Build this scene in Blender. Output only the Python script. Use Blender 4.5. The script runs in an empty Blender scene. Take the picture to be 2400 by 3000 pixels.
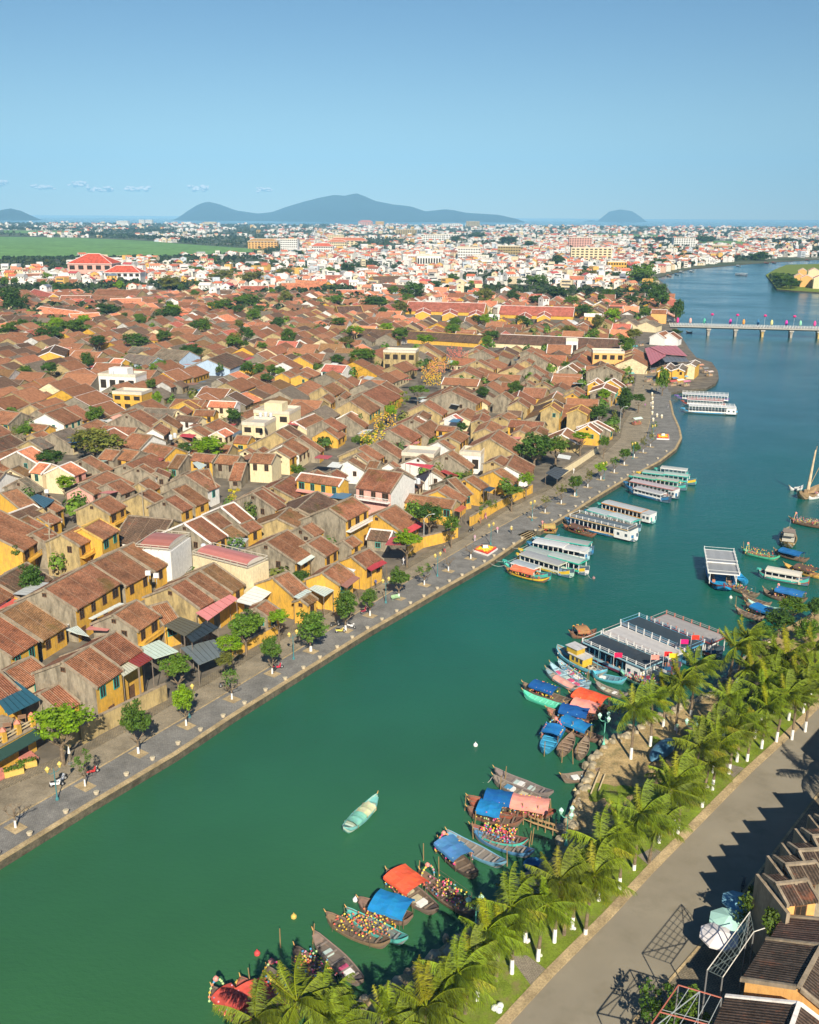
import bpy, bmesh, math, random
from mathutils import Vector, Matrix
from mathutils.geometry import tessellate_polygon
R = math.radians
rnd = random.Random(7)

# ------------------------------------------------------------------ camera, sky, sun, exposure
F = 2785.0; H = 65.0; HZ = 636.0
ROLL = -math.atan(15 / 2400.0)
P = math.atan((1500 - HZ) / F)
WZ = -0.95                                          # river level, quay top is 0
scene = bpy.context.scene
C = bpy.data.collections.new('place'); scene.collection.children.link(C)
cam_d = bpy.data.cameras.new('camera'); cam = bpy.data.objects.new('camera', cam_d); C.objects.link(cam)
cam_d.sensor_fit = 'VERTICAL'; cam_d.sensor_height = 30.0; cam_d.lens = F / 3000.0 * 30.0
cam_d.clip_start = 1.0; cam_d.clip_end = 200000.0
cam.location = (0, 0, H)
cam.rotation_euler = (Matrix.Rotation(math.pi / 2 - P, 3, 'X') @ Matrix.Rotation(-ROLL, 3, 'Z')).to_euler()
scene.camera = cam
SUN_EL = 37.0; SUN_AZ = 171.0                       # compass from +Y, clockwise; behind the camera
world = bpy.data.worlds.new('World'); scene.world = world; world.use_nodes = True
wn = world.node_tree.nodes; wl = world.node_tree.links
sky = wn.new('ShaderNodeTexSky'); sky.sky_type = 'NISHITA'; sky.sun_disc = False
sky.sun_elevation = R(SUN_EL); sky.sun_rotation = R(SUN_AZ)
sky.altitude = 0; sky.air_density = 1.0; sky.dust_density = 0.0; sky.ozone_density = 2.5
hs = wn.new('ShaderNodeHueSaturation'); hs.inputs['Saturation'].default_value = 1.27; hs.inputs['Hue'].default_value = 0.508; wl.new(sky.outputs[0], hs.inputs['Color'])
wl.new(hs.outputs[0], wn['Background'].inputs[0]); wn['Background'].inputs[1].default_value = 0.055
sl = bpy.data.lights.new('sun', 'SUN'); sl.energy = 5.0; sl.angle = R(0.5); sl.color = (1.0, 0.90, 0.72)
sun = bpy.data.objects.new('sun', sl); C.objects.link(sun); sun.location = (60, -300, 240)
sd = Vector((math.sin(R(SUN_AZ)) * math.cos(R(SUN_EL)), math.cos(R(SUN_AZ)) * math.cos(R(SUN_EL)), math.sin(R(SUN_EL))))
sun.rotation_euler = sd.to_track_quat('Z', 'Y').to_euler()
scene.view_settings.view_transform = 'Standard'; scene.view_settings.look = 'None'
scene.view_settings.exposure = 0.52; scene.view_settings.gamma = 1.0
scene.cycles.max_bounces = 5; scene.cycles.diffuse_bounces = 2; scene.cycles.glossy_bounces = 2
scene.cycles.transparent_max_bounces = 6; scene.cycles.volume_bounces = 0
scene.cycles.use_denoising = True

# ------------------------------------------------------------------ survey: photo point -> ground
_c, _s = math.cos(ROLL), math.sin(ROLL)
def unproj(x, y, z=0.0):
    u, v = x - 1200.0, y - 1500.0
    u, v = u * _c + v * _s, -u * _s + v * _c
    dy = math.cos(P) - v / F * math.sin(P); dz = -math.sin(P) - v / F * math.cos(P)
    t = (z - H) / dz
    return Vector((u / F * t, dy * t, z))
def proj(X, Y, Z=0.0):
    zz = Y * math.cos(P) + (H - Z) * math.sin(P); v = (H - Z) * math.cos(P) - Y * math.sin(P)
    zz = max(zz, 0.01)
    u = X / zz * F; v = v / zz * F
    return 1200 + u * _c - v * _s, 1500 + u * _s + v * _c
def G(pts, z=0.0): return [unproj(a, b, z) for a, b in pts]
def in_poly(x, y, poly):
    c = False; n = len(poly); j = n - 1
    for i in range(n):
        xi, yi = poly[i][0], poly[i][1]; xj, yj = poly[j][0], poly[j][1]
        if (yi > y) != (yj > y) and x < (xj - xi) * (y - yi) / (yj - yi) + xi: c = not c
        j = i
    return c

# ------------------------------------------------------------------ mesh helpers
class MB:
    def __init__(s): s.v = []; s.f = []; s.m = []; s.c = []
    def face(s, pts, m=0, c=(1, 1, 1)):
        n = len(s.v); s.v += [tuple(p) for p in pts]; s.f.append(tuple(range(n, n + len(pts)))); s.m.append(m); s.c.append(c)
    def shape(s, vs, fs, m=0, c=(1, 1, 1)):
        n = len(s.v); s.v += [tuple(p) for p in vs]
        for f in fs: s.f.append(tuple(n + i for i in f)); s.m.append(m); s.c.append(c)
    def box(s, x0, x1, y0, y1, z0, z1, m=0, c=(1, 1, 1), rz=0.0, o=(0, 0)):
        vs = [(x, y, z) for z in (z0, z1) for x, y in ((x0, y0), (x1, y0), (x1, y1), (x0, y1))]
        if rz or o != (0, 0):
            cc, ss = math.cos(rz), math.sin(rz)
            vs = [(x * cc - y * ss + o[0], x * ss + y * cc + o[1], z) for x, y, z in vs]
        s.shape(vs, [(3, 2, 1, 0), (4, 5, 6, 7), (0, 1, 5, 4), (1, 2, 6, 5), (2, 3, 7, 6), (3, 0, 4, 7)], m, c)
    def tube(s, p0, p1, r0, r1=None, n=6, m=0, c=(1, 1, 1)):
        p0, p1 = Vector(p0), Vector(p1); r1 = r0 if r1 is None else r1
        d = (p1 - p0); d = d.normalized() if d.length > 1e-6 else Vector((0, 0, 1))
        a = d.orthogonal().normalized(); b = d.cross(a)
        vs = [p0 + (a * math.cos(t) + b * math.sin(t)) * r0 for t in [2 * math.pi * i / n for i in range(n)]]
        vs += [p1 + (a * math.cos(t) + b * math.sin(t)) * r1 for t in [2 * math.pi * i / n for i in range(n)]]
        fs = [(i, (i + 1) % n, n + (i + 1) % n, n + i) for i in range(n)] + [tuple(range(n - 1, -1, -1)), tuple(range(n, 2 * n))]
        s.shape(vs, fs, m, c)
    def lathe(s, prof, o=(0, 0, 0), n=10, m=0, c=(1, 1, 1)):
        vs = [(o[0] + r * math.cos(2 * math.pi * i / n), o[1] + r * math.sin(2 * math.pi * i / n), o[2] + z) for r, z in prof for i in range(n)]
        fs = [(k * n + i, k * n + (i + 1) % n, (k + 1) * n + (i + 1) % n, (k + 1) * n + i) for k in range(len(prof) - 1) for i in range(n)]
        fs.append(tuple(range(n - 1, -1, -1))); q = (len(prof) - 1) * n; fs.append(tuple(range(q, q + n)))
        s.shape(vs, fs, m, c)
    def ball(s, o, r, c=(1, 1, 1), m=0, n=6, sz=1.0):
        s.lathe([(r * .45, -r * sz * .9), (r * .95, -r * sz * .35), (r * .95, r * sz * .35), (r * .45, r * sz * .9)], o, n, m, c)
    def build(s, name, mats, parent=None, smooth=False):
        me = bpy.data.meshes.new(name); me.from_pydata(s.v, [], s.f)
        mats = mats if isinstance(mats, (list, tuple)) else [mats]
        for k in mats: me.materials.append(k)
        if len(mats) > 1: me.polygons.foreach_set('material_index', s.m)
        if any(c != (1, 1, 1) for c in s.c):
            at = me.color_attributes.new('Col', 'FLOAT_COLOR', 'CORNER'); buf = []
            for f, c in zip(s.f, s.c): buf += (list(c) + [1.0]) * len(f)
            at.data.foreach_set('color', buf)
        if smooth: me.polygons.foreach_set('use_smooth', [True] * len(me.polygons))
        me.update()
        o = bpy.data.objects.new(name, me); C.objects.link(o)
        if parent: o.parent = parent
        return o
def tag(o, label=None, cat=None, group=None, kind=None):
    if label: o['label'] = label
    if cat: o['category'] = cat
    if group: o['group'] = group
    if kind: o['kind'] = kind
    return o
def empty(name, loc=(0, 0, 0), rz=0.0):
    o = bpy.data.objects.new(name, None); C.objects.link(o); o.location = loc; o.rotation_euler = (0, 0, rz); o.empty_display_size = .5
    return o
def copy_tree(o, parent=None, kids=None):
    c = o.copy(); C.objects.link(c); c.parent = parent
    for ch in list(o.children): copy_tree(ch, c)
    return c

# ------------------------------------------------------------------ materials
def new_mat(name):
    m = bpy.data.materials.new(name); m.use_nodes = True; nt = m.node_tree
    return m, nt, nt.nodes, nt.links, nt.nodes['Principled BSDF']
def mixc(nd, lk, a, b, fac, mode='MIX'):
    n = nd.new('ShaderNodeMix'); n.data_type = 'RGBA'; n.blend_type = mode
    for sock, v in ((n.inputs[6], a), (n.inputs[7], b), (n.inputs[0], fac)):
        if hasattr(v, 'is_linked'): lk.new(v, sock)
        elif isinstance(v, (int, float)): sock.default_value = v
        else: sock.default_value = (*v[:3], 1)
    return n.outputs[2]
def noise(nd, lk, vec, scale, detail=3, rough=.55):
    n = nd.new('ShaderNodeTexNoise'); n.inputs['Scale'].default_value = scale; n.inputs['Detail'].default_value = detail
    n.inputs['Roughness'].default_value = rough
    if vec: lk.new(vec, n.inputs['Vector'])
    return n.outputs[0]
def ramp(nd, lk, fac, stops):
    n = nd.new('ShaderNodeValToRGB'); lk.new(fac, n.inputs[0]); cr = n.color_ramp
    while len(cr.elements) < len(stops): cr.elements.new(.5)
    for e, (p, c) in zip(cr.elements, stops):
        e.position = p; e.color = (*c, 1) if not isinstance(c, (int, float)) else (c, c, c, 1)
    return n.outputs[0]
def coord(nd, kind='Object'): return nd.new('ShaderNodeTexCoord').outputs[kind]
def worldpos(nd): return nd.new('ShaderNodeNewGeometry').outputs['Position']

def rough_mat(name, col, var=.25, scale=.6, rough=.9, bump=0.0, dirt=None, wp=False, spec=.2, fine=None):
    m, nt, nd, lk, b = new_mat(name); v = worldpos(nd) if wp else coord(nd)
    n1 = noise(nd, lk, v, scale, 5)
    dark = tuple(c * (1 - var) for c in col); lite = tuple(min(1, c * (1 + var)) for c in col)
    out = ramp(nd, lk, n1, [(.3, dark), (.7, lite)])
    if fine:
        n2 = noise(nd, lk, v, fine, 3, .7); out = mixc(nd, lk, out, ramp(nd, lk, n2, [(.35, .72), (.65, 1.22)]), 1.0, 'MULTIPLY')
    if dirt:
        n3 = noise(nd, lk, v, scale * 1.7, 6, .65); out = mixc(nd, lk, out, dirt, ramp(nd, lk, n3, [(.5, 0.0), (.68, .8)]))
    lk.new(out, b.inputs['Base Color']); b.inputs['Roughness'].default_value = rough; b.inputs['Specular IOR Level'].default_value = spec
    if bump:
        bn = nd.new('ShaderNodeBump'); bn.inputs['Strength'].default_value = .6; bn.inputs['Distance'].default_value = bump
        lk.new(noise(nd, lk, v, scale * 8, 4, .7), bn.inputs['Height']); lk.new(bn.outputs[0], b.inputs['Normal'])
    return m

def roof_mat(name, spacing=.30, moss=True):
    m, nt, nd, lk, b = new_mat(name); v = coord(nd)
    oi = nd.new('ShaderNodeObjectInfo'); base = oi.outputs['Color']
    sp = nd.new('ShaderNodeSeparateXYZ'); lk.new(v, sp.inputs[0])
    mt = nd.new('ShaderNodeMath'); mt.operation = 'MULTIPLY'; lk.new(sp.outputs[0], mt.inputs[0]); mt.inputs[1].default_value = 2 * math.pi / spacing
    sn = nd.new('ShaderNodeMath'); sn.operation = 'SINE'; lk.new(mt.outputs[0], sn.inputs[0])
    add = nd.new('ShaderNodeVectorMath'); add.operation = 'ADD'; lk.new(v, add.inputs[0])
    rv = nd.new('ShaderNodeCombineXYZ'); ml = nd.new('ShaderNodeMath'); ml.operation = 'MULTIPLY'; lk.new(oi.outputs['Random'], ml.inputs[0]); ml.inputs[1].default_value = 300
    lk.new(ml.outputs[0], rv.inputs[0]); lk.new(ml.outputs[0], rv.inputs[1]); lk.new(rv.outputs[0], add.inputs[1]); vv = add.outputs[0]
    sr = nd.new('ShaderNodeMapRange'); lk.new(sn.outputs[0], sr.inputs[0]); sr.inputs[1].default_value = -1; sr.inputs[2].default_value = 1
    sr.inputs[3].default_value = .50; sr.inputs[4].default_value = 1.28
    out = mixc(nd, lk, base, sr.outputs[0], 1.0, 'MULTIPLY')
    n1 = noise(nd, lk, vv, .35, 5, .6); out = mixc(nd, lk, out, ramp(nd, lk, n1, [(.3, .68), (.7, 1.35)]), 1.0, 'MULTIPLY')
    n2 = noise(nd, lk, vv, 2.6, 4, .8); out = mixc(nd, lk, out, ramp(nd, lk, n2, [(.32, .55), (.66, 1.45)]), 1.0, 'MULTIPLY')
    n4 = noise(nd, lk, vv, .55, 4, .7); out = mixc(nd, lk, out, (.33, .115, .055), ramp(nd, lk, n4, [(.56, 0.0), (.72, .6)]))
    fr = nd.new('ShaderNodeMath'); fr.operation = 'PINGPONG'; lk.new(sp.outputs[0], fr.inputs[0]); fr.inputs[1].default_value = 1.65
    lt = nd.new('ShaderNodeMath'); lt.operation = 'LESS_THAN'; lk.new(fr.outputs[0], lt.inputs[0]); lt.inputs[1].default_value = .05
    m3 = nd.new('ShaderNodeMath'); m3.operation = 'MULTIPLY'; lk.new(lt.outputs[0], m3.inputs[0]); m3.inputs[1].default_value = .55
    out = mixc(nd, lk, out, (.36, .27, .19), m3.outputs[0])
    if moss:
        n3 = noise(nd, lk, vv, .16, 5, .6); out = mixc(nd, lk, out, (.085, .082, .015), ramp(nd, lk, n3, [(.60, 0.0), (.74, .75)]))
        n5 = noise(nd, lk, vv, .9, 6, .7); out = mixc(nd, lk, out, (.045, .036, .03), ramp(nd, lk, n5, [(.56, 0.0), (.7, .7)]))
    lk.new(out, b.inputs['Base Color']); b.inputs['Roughness'].default_value = .92; b.inputs['Specular IOR Level'].default_value = .15
    bn = nd.new('ShaderNodeBump'); bn.inputs['Strength'].default_value = .5; bn.inputs['Distance'].default_value = .06
    lk.new(sn.outputs[0], bn.inputs['Height']); lk.new(bn.outputs[0], b.inputs['Normal'])
    return m

def wall_mat(name, col, stain=(.10, .085, .06), amt=.7, thr=.5):
    m, nt, nd, lk, b = new_mat(name); v = worldpos(nd)
    mp = nd.new('ShaderNodeMapping'); mp.inputs['Scale'].default_value = (1, 1, .35); lk.new(v, mp.inputs[0])
    n1 = noise(nd, lk, mp.outputs[0], .9, 6, .65); n2 = noise(nd, lk, mp.outputs[0], 3.2, 4, .7)
    out = mixc(nd, lk, col, ramp(nd, lk, n2, [(.3, .78), (.7, 1.15)]), 1.0, 'MULTIPLY')
    out = mixc(nd, lk, out, stain, ramp(nd, lk, n1, [(thr, 0.0), (thr + .22, amt)]))
    lk.new(out, b.inputs['Base Color']); b.inputs['Roughness'].default_value = .95; b.inputs['Specular IOR Level'].default_value = .1
    return m

def paint_mat(name, rough=.6, spec=.3, nz=.2):
    m, nt, nd, lk, b = new_mat(name); at = nd.new('ShaderNodeAttribute'); at.attribute_name = 'Col'
    n1 = noise(nd, lk, worldpos(nd), 1.6, 5, .7)
    out = mixc(nd, lk, at.outputs[0], ramp(nd, lk, n1, [(.3, 1 - nz), (.7, 1 + nz * .6)]), 1.0, 'MULTIPLY')
    lk.new(out, b.inputs['Base Color']); b.inputs['Roughness'].default_value = rough; b.inputs['Specular IOR Level'].default_value = spec
    return m

def leaf_mat(name, trans=.25):
    m, nt, nd, lk, b = new_mat(name); at = nd.new('ShaderNodeAttribute'); at.attribute_name = 'Col'
    oi = nd.new('ShaderNodeObjectInfo'); out = mixc(nd, lk, oi.outputs['Color'], at.outputs[0], 1.0, 'MULTIPLY')
    lk.new(out, b.inputs['Base Color']); b.inputs['Roughness'].default_value = .6; b.inputs['Specular IOR Level'].default_value = .25
    tr = nd.new('ShaderNodeBsdfTranslucent'); lk.new(out, tr.inputs[0]); mx = nd.new('ShaderNodeMixShader'); mx.inputs[0].default_value = trans
    lk.new(b.outputs[0], mx.inputs[1]); lk.new(tr.outputs[0], mx.inputs[2]); lk.new(mx.outputs[0], nd['Material Output'].inputs[0])
    return m

ROOF = roof_mat('clay_tile')
WALL = {
 'gray': wall_mat('weathered_render', (.36, .31, .23), (.11, .095, .07), .8, .44),
 'yellow': wall_mat('ochre_limewash', (.74, .43, .07), (.36, .24, .09), .75, .48),
 'tan': wall_mat('stained_limewash', (.50, .38, .18), (.17, .135, .08), .8, .45),
 'cream': wall_mat('cream_render', (.78, .66, .42), (.30, .24, .14), .5, .56),
 'white': wall_mat('white_render', (.80, .79, .76), (.36, .33, .28), .45, .58),
 'pink': wall_mat('pink_render', (.72, .40, .33), (.40, .28, .22), .5, .55),
 'blue': wall_mat('pale_blue_render', (.45, .58, .74), (.35, .40, .42), .4, .58),
 'orange': wall_mat('orange_render', (.80, .45, .16), (.55, .33, .14), .4, .58),
}
TRIM = {'gray': wall_mat('old_mortar', (.36, .29, .21), (.12, .10, .07), .7, .46),
        'white': wall_mat('white_verge', (.85, .80, .76), (.5, .44, .38), .4, .58),
        'yellow': wall_mat('ochre_verge', (.62, .42, .12), (.25, .19, .09), .6, .5)}
DARK = rough_mat('dark_timber', (.035, .026, .02), .3, 1.2)  # even near-black brown, fills the window panes
WOOD = rough_mat('timber', (.16, .085, .045), .35, 1.2, fine=6)
TEAL = rough_mat('teal_paint', (.03, .34, .30), .25, 1.2)
PAINT = paint_mat('paint')
CLOTH = paint_mat('cloth', .9, .1, .12)
LEAF = leaf_mat('leaf'); FROND = leaf_mat('palm_leaf', .18)
BARK = rough_mat('bark', (.20, .15, .10), .35, 2.5)
WHITEWASH = rough_mat('whitewash', (.80, .80, .78), .1, 2)
METAL = paint_mat('metal', .45, .5, .12)

# ------------------------------------------------------------------ setting
def sheet(name, pts, z, m, skirt=0.0, sm=None):
    b = MB(); P3 = [Vector((p[0], p[1], z)) for p in pts]
    tri = tessellate_polygon([P3])
    b.v = [tuple(p) for p in P3]; area = sum(P3[i][0] * P3[(i + 1) % len(P3)][1] - P3[(i + 1) % len(P3)][0] * P3[i][1] for i in range(len(P3)))
    for t in tri:
        a, bb, c = (P3[i] for i in t); n = (bb - a).cross(c - a)
        b.f.append(tuple(t) if n.z > 0 else tuple(reversed(t))); b.m.append(0); b.c.append((1, 1, 1))
    if skirt:
        for i in range(len(P3)):
            p, q = P3[i], P3[(i + 1) % len(P3)]
            if area < 0: p, q = q, p
            b.face([p - Vector((0, 0, skirt)), q - Vector((0, 0, skirt)), q, p], 1)
    return b.build(name, [m, sm] if sm else [m])
def struct(o): o['kind'] = 'structure'; return o

quay_px = [(-500, 2870), (0, 2548), (276, 2373), (528, 2219), (700, 2101), (884, 1983), (1087, 1853), (1300, 1727), (1439, 1646), (1543, 1573),
           (1516, 1563), (1548, 1549), (1585, 1552), (1675, 1500), (1739, 1457), (1832, 1399), (1934, 1343), (1980, 1306), (1996, 1274), (1990, 1246), (1971, 1204),
           (1962, 1165), (1962, 1140), (2017, 1130), (2064, 1127), (2092, 1112), (2101, 1095), (2098, 1075), (2080, 1050), (2035, 1037), (2012, 1010), (1990, 975), (1971, 939),
           (1985, 905), (1975, 870), (1945, 830), (1915, 804), (1966, 790), (2017, 776), (2110, 767), (2203, 758), (2296, 751), (2400, 744), (2900, 735)]
quay = G(quay_px)
qx, qy = quay[-1].x, quay[-1].y
far_land = [(9000, 2600), (9000, 8300), (2600, 8750), (600, 8300), (-1500, 7800), (-3400, 7900), (-9000, 7600), (-9000, 60), (-400, 60)]
land_far_m, nt, nd, lk, b = new_mat('town_ground')
v = worldpos(nd); near = ramp(nd, lk, noise(nd, lk, v, .25, 5), [(.35, (.10, .085, .065)), (.65, (.20, .17, .13))])
farc = ramp(nd, lk, noise(nd, lk, v, .004, 6, .7), [(.35, (.03, .055, .022)), (.5, (.06, .09, .035)), (.62, (.17, .16, .10))])
sp = nd.new('ShaderNodeSeparateXYZ'); lk.new(v, sp.inputs[0]); mr = nd.new('ShaderNodeMapRange'); lk.new(sp.outputs[1], mr.inputs[0])
mr.inputs[1].default_value = 600; mr.inputs[2].default_value = 1500
lk.new(mixc(nd, lk, near, farc, mr.outputs[0]), b.inputs['Base Color']); b.inputs['Roughness'].default_value = .95
stone_wall = rough_mat('quay_stone', (.12, .10, .07), .45, .8, fine=4, wp=True, dirt=(.05, .06, .04))
struct(sheet('ground', quay + [Vector((a, c, 0)) for a, c in far_land], 0.0, land_far_m, 3.5, stone_wall))

# promenade, road and house-side pavement: strips between surveyed lines
def strip(name, L, Rr, z, m, step=0.0, sm=None):
    return struct(sheet(name, G(L) + G(list(reversed(Rr))), z, m, step, sm))
edge = quay_px[:10]
inner = [(-500, 2705), (0, 2442), (178, 2337), (467, 2162), (600, 2082), (734, 1999), (884, 1906), (1209, 1697), (1300, 1640), (1439, 1556), (1600, 1466), (1668, 1428), (1757, 1372), (1850, 1312), (1890, 1272), (1903, 1220), (1905, 1170), (1925, 1130), (1945, 1080)]
front = [(-500, 2560), (0, 2312), (199, 2227), (365, 2138), (499, 2057), (681, 1950), (884, 1825), (1038, 1743), (1119, 1695), (1241, 1625), (1343, 1570), (1468, 1487), (1600, 1422), (1716, 1341), (1758, 1315), (1799, 1274), (1809, 1232), (1832, 1199), (1850, 1153), (1860, 1093), (1850, 1046)]
def paving(name, c1, c2, sc, mortar=.6, rw=.5):
    m, nt, nd, lk, b = new_mat(name); v = worldpos(nd); mp = nd.new('ShaderNodeMapping'); mp.inputs['Rotation'].default_value = (0, 0, R(34)); lk.new(v, mp.inputs[0])
    br = nd.new('ShaderNodeTexBrick'); br.inputs['Scale'].default_value = sc; br.inputs['Mortar Size'].default_value = .04; lk.new(mp.outputs[0], br.inputs['Vector'])
    br.inputs['Color1'].default_value = (*c1, 1); br.inputs['Color2'].default_value = (*c2, 1); br.inputs['Mortar'].default_value = (*[x * mortar for x in c1], 1)
    out = mixc(nd, lk, br.outputs[0], ramp(nd, lk, noise(nd, lk, v, .35, 6, .65), [(.3, .70), (.7, 1.3)]), 1.0, 'MULTIPLY')
    out = mixc(nd, lk, out, ramp(nd, lk, noise(nd, lk, v, 4, 3, .7), [(.3, .8), (.7, 1.18)]), 1.0, 'MULTIPLY')
    lk.new(out, b.inputs['Base Color']); b.inputs['Roughness'].default_value = .9; b.inputs['Specular IOR Level'].default_value = .2
    return m
slate_m = paving('slate_paving', (.25, .24, .22), (.205, .20, .19), 1.6)
tan_m = paving('worn_road', (.33, .28, .20), (.29, .245, .18), 2.6)
side_m = paving('sidewalk_tiles', (.21, .18, .13), (.26, .21, .14), 1.2)
kerb_m = rough_mat('sandstone_kerb', (.42, .32, .18), .3, .5, wp=True, fine=5)
asph_m = rough_mat('grey_road', (.26, .23, .175), .10, .16, wp=True, dirt=(.21, .185, .135))
strip('promenade', edge + quay_px[10:24] + [(1955, 1140)], inner, .05, slate_m)
strip('road', inner, front, .03, tan_m)
# coping stones of the quay edge
def ribbon(name, px, w, z0, z1, m, side=1, close=False):
    pts = G(px); b = MB(); n = len(pts); off = []
    for i in range(n):
        a = pts[max(0, i - 1)]; c = pts[min(n - 1, i + 1)]; d = (c - a); d.z = 0; d.normalize(); off.append(Vector((-d.y, d.x, 0)) * w * side)
    for i in range(n - 1):
        a, c = pts[i], pts[i + 1]; a2, c2 = a + off[i], c + off[i + 1]
        q = [(p.x, p.y) for p in (a, c, c2, a2)]
        b.shape([(x, y, z0) for x, y in q] + [(x, y, z1) for x, y in q], [(4, 5, 6, 7), (0, 1, 5, 4), (2, 3, 7, 6), (1, 2, 6, 5), (3, 0, 4, 7)] if side > 0 else [(7, 6, 5, 4), (4, 5, 1, 0), (6, 7, 3, 2), (5, 6, 2, 1), (4, 0, 3, 7)])
    return b.build(name, m)
struct(ribbon('kerb', quay_px[:10], .65, -.02, .16, kerb_m, 1)); struct(ribbon('kerb', quay_px[12:22], .65, -.02, .16, kerb_m, 1))
struct(ribbon('kerb', inner[:16], .22, 0, .09, kerb_m, 1)); struct(ribbon('pavement', front[:18], 1.7, 0, .17, side_m, -1))
# landing steps in the notch
stp = MB()
for k in range(6):
    a, c = unproj(1519 + k * 3, 1563 + k * .6), unproj(1549 + k * 4, 1549 + k * .4)
    d = Vector((-.15 - k * .0, 0, 0)); z = -.1 - k * .22
    pts = [unproj(1516 + k * 5, 1563 + k * 1.8), unproj(1548 + k * 6, 1549 + k * .6), unproj(1554 + k * 6, 1549.6 + k * .6), unproj(1521 + k * 5, 1564.8 + k * 1.8)]
    stp.shape([(p.x, p.y, -2.5) for p in pts] + [(p.x, p.y, z) for p in pts], [(4, 5, 6, 7), (7, 6, 5, 4), (0, 1, 5, 4), (1, 2, 6, 5), (2, 3, 7, 6), (3, 0, 4, 7)])
tag(stp.build('landing_steps', kerb_m), 'sandstone landing steps cut into the quay edge beside the lantern boat', 'steps')

# river and sea
wm, nt, nd, lk, b = new_mat('river_water'); v = worldpos(nd)
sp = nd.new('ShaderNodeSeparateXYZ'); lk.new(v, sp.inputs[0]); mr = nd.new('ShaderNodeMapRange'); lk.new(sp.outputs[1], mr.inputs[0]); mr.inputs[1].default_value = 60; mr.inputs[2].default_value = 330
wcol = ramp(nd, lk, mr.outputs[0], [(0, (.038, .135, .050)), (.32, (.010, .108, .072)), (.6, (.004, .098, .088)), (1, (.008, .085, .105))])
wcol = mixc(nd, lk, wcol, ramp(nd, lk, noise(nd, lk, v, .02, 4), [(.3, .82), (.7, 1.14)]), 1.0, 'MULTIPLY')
lk.new(wcol, b.inputs['Base Color']); lk.new(ramp(nd, lk, noise(nd, lk, v, .012, 5, .6), [(.35, .09), (.65, .26)]), b.inputs['Roughness']); b.inputs['IOR'].default_value = 1.33; b.inputs['Specular IOR Level'].default_value = .5
bn = nd.new('ShaderNodeBump'); bn.inputs['Strength'].default_value = .6; bn.inputs['Distance'].default_value = .22
mp = nd.new('ShaderNodeMapping'); mp.inputs['Scale'].default_value = (1.0, 1.0, 1.0); lk.new(v, mp.inputs[0])
mp.inputs['Scale'].default_value = (1.0, 1.7, 1.0)
nn = mixc(nd, lk, noise(nd, lk, mp.outputs[0], 1.4, 4, .65), noise(nd, lk, mp.outputs[0], .22, 4, .6), .5)
lk.new(nn, bn.inputs['Height']); lk.new(bn.outputs[0], b.inputs['Normal'])
w = MB(); w.face([(-90000, -200, WZ), (90000, -200, WZ), (90000, 160000, WZ), (-90000, 160000, WZ)]); struct(w.build('water', wm))
bed = MB(); bed.face([(-90000, -201, -4), (90000, -201, -4), (90000, 9000, -4), (-90000, 9000, -4)])

# island in the river, right
isl = G([(2235, 793), (2252, 812), (2268, 834), (2320, 838), (2400, 842), (2560, 850), (2900, 850), (2900, 762), (2400, 758), (2296, 762), (2262, 776)])
grass_m = rough_mat('grass', (.17, .235, .022), .35, .35, wp=True, fine=7, dirt=(.22, .17, .08))
struct(sheet('islet', isl, .2, grass_m, 3, stone_wall))

# the camera's own bank
shore_px = [(820, 3110), (1006, 2979), (1124, 2898), (1209, 2845), (1350, 2742), (1500, 2620), (1643, 2497), (1662, 2427), (1687, 2346), (1716, 2297), (1725, 2254), (1774, 2175), (1814, 2155), (1846, 2132), (1990, 2062), (2100, 2010), (2160, 1950), (2225, 1890), (2300, 1830), (2400, 1770), (2700, 1600)]
kerb_px = [(1300, 3180), (1468, 3000), (1617, 2836), (1784, 2667), (1900, 2540), (2036, 2400), (2193, 2239), (2288, 2152), (2400, 2039), (2700, 1760)]
rk_px = [(1690, 3200), (1870, 3000), (1990, 2860), (2085, 2748), (2210, 2588), (2315, 2445), (2400, 2330), (2700, 1950)]
sand_m = rough_mat('sandy_soil', (.40, .29, .14), .4, .45, wp=True, fine=4, dirt=(.16, .15, .07))
bank = G(shore_px) + [Vector((260, 300, 0)), Vector((260, 10, 0)), Vector((-12, 40, 0))]
struct(sheet('bank', bank, -.02, sand_m, 3, stone_wall))
def offset(px, w):
    pts = G(px); out = []
    for i, p in enumerate(pts):
        d = pts[min(len(pts) - 1, i + 1)] - pts[max(0, i - 1)]; d.z = 0; d.normalize(); out.append(p + Vector((-d.y, d.x, 0)) * w)
    return out
k0 = G(kerb_px); rr = G(rk_px)
struct(sheet('road', k0 + list(reversed(rr)), .03, asph_m))
gi = offset(kerb_px, 6.3)
struct(sheet('grass', k0 + list(reversed(gi)), .07, grass_m)); struct(ribbon('kerb', kerb_px, -.95, 0, .13, kerb_m, 1))
struct(ribbon('kerb', rk_px, .25, 0, .14, kerb_m, 1))
pave2 = paving('garden_paving', (.30, .26, .19), (.26, .22, .17), 1.5)
struct(sheet('pavement', rr + list(reversed(offset(rk_px, -5.0))), .12, side_m, .12, kerb_m))
for px in ([(1508, 2800), (1560, 2797), (1615, 2836), (1572, 2884)], [(1925, 2475), (1960, 2495), (1915, 2530), (1880, 2500)], [(2135, 2225), (2190, 2240), (2160, 2268), (2135, 2248)], [(2280, 2030), (2370, 2050), (2350, 2072), (2290, 2055)]):
    struct(sheet('pavement', G(px), .10, pave2))
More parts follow.
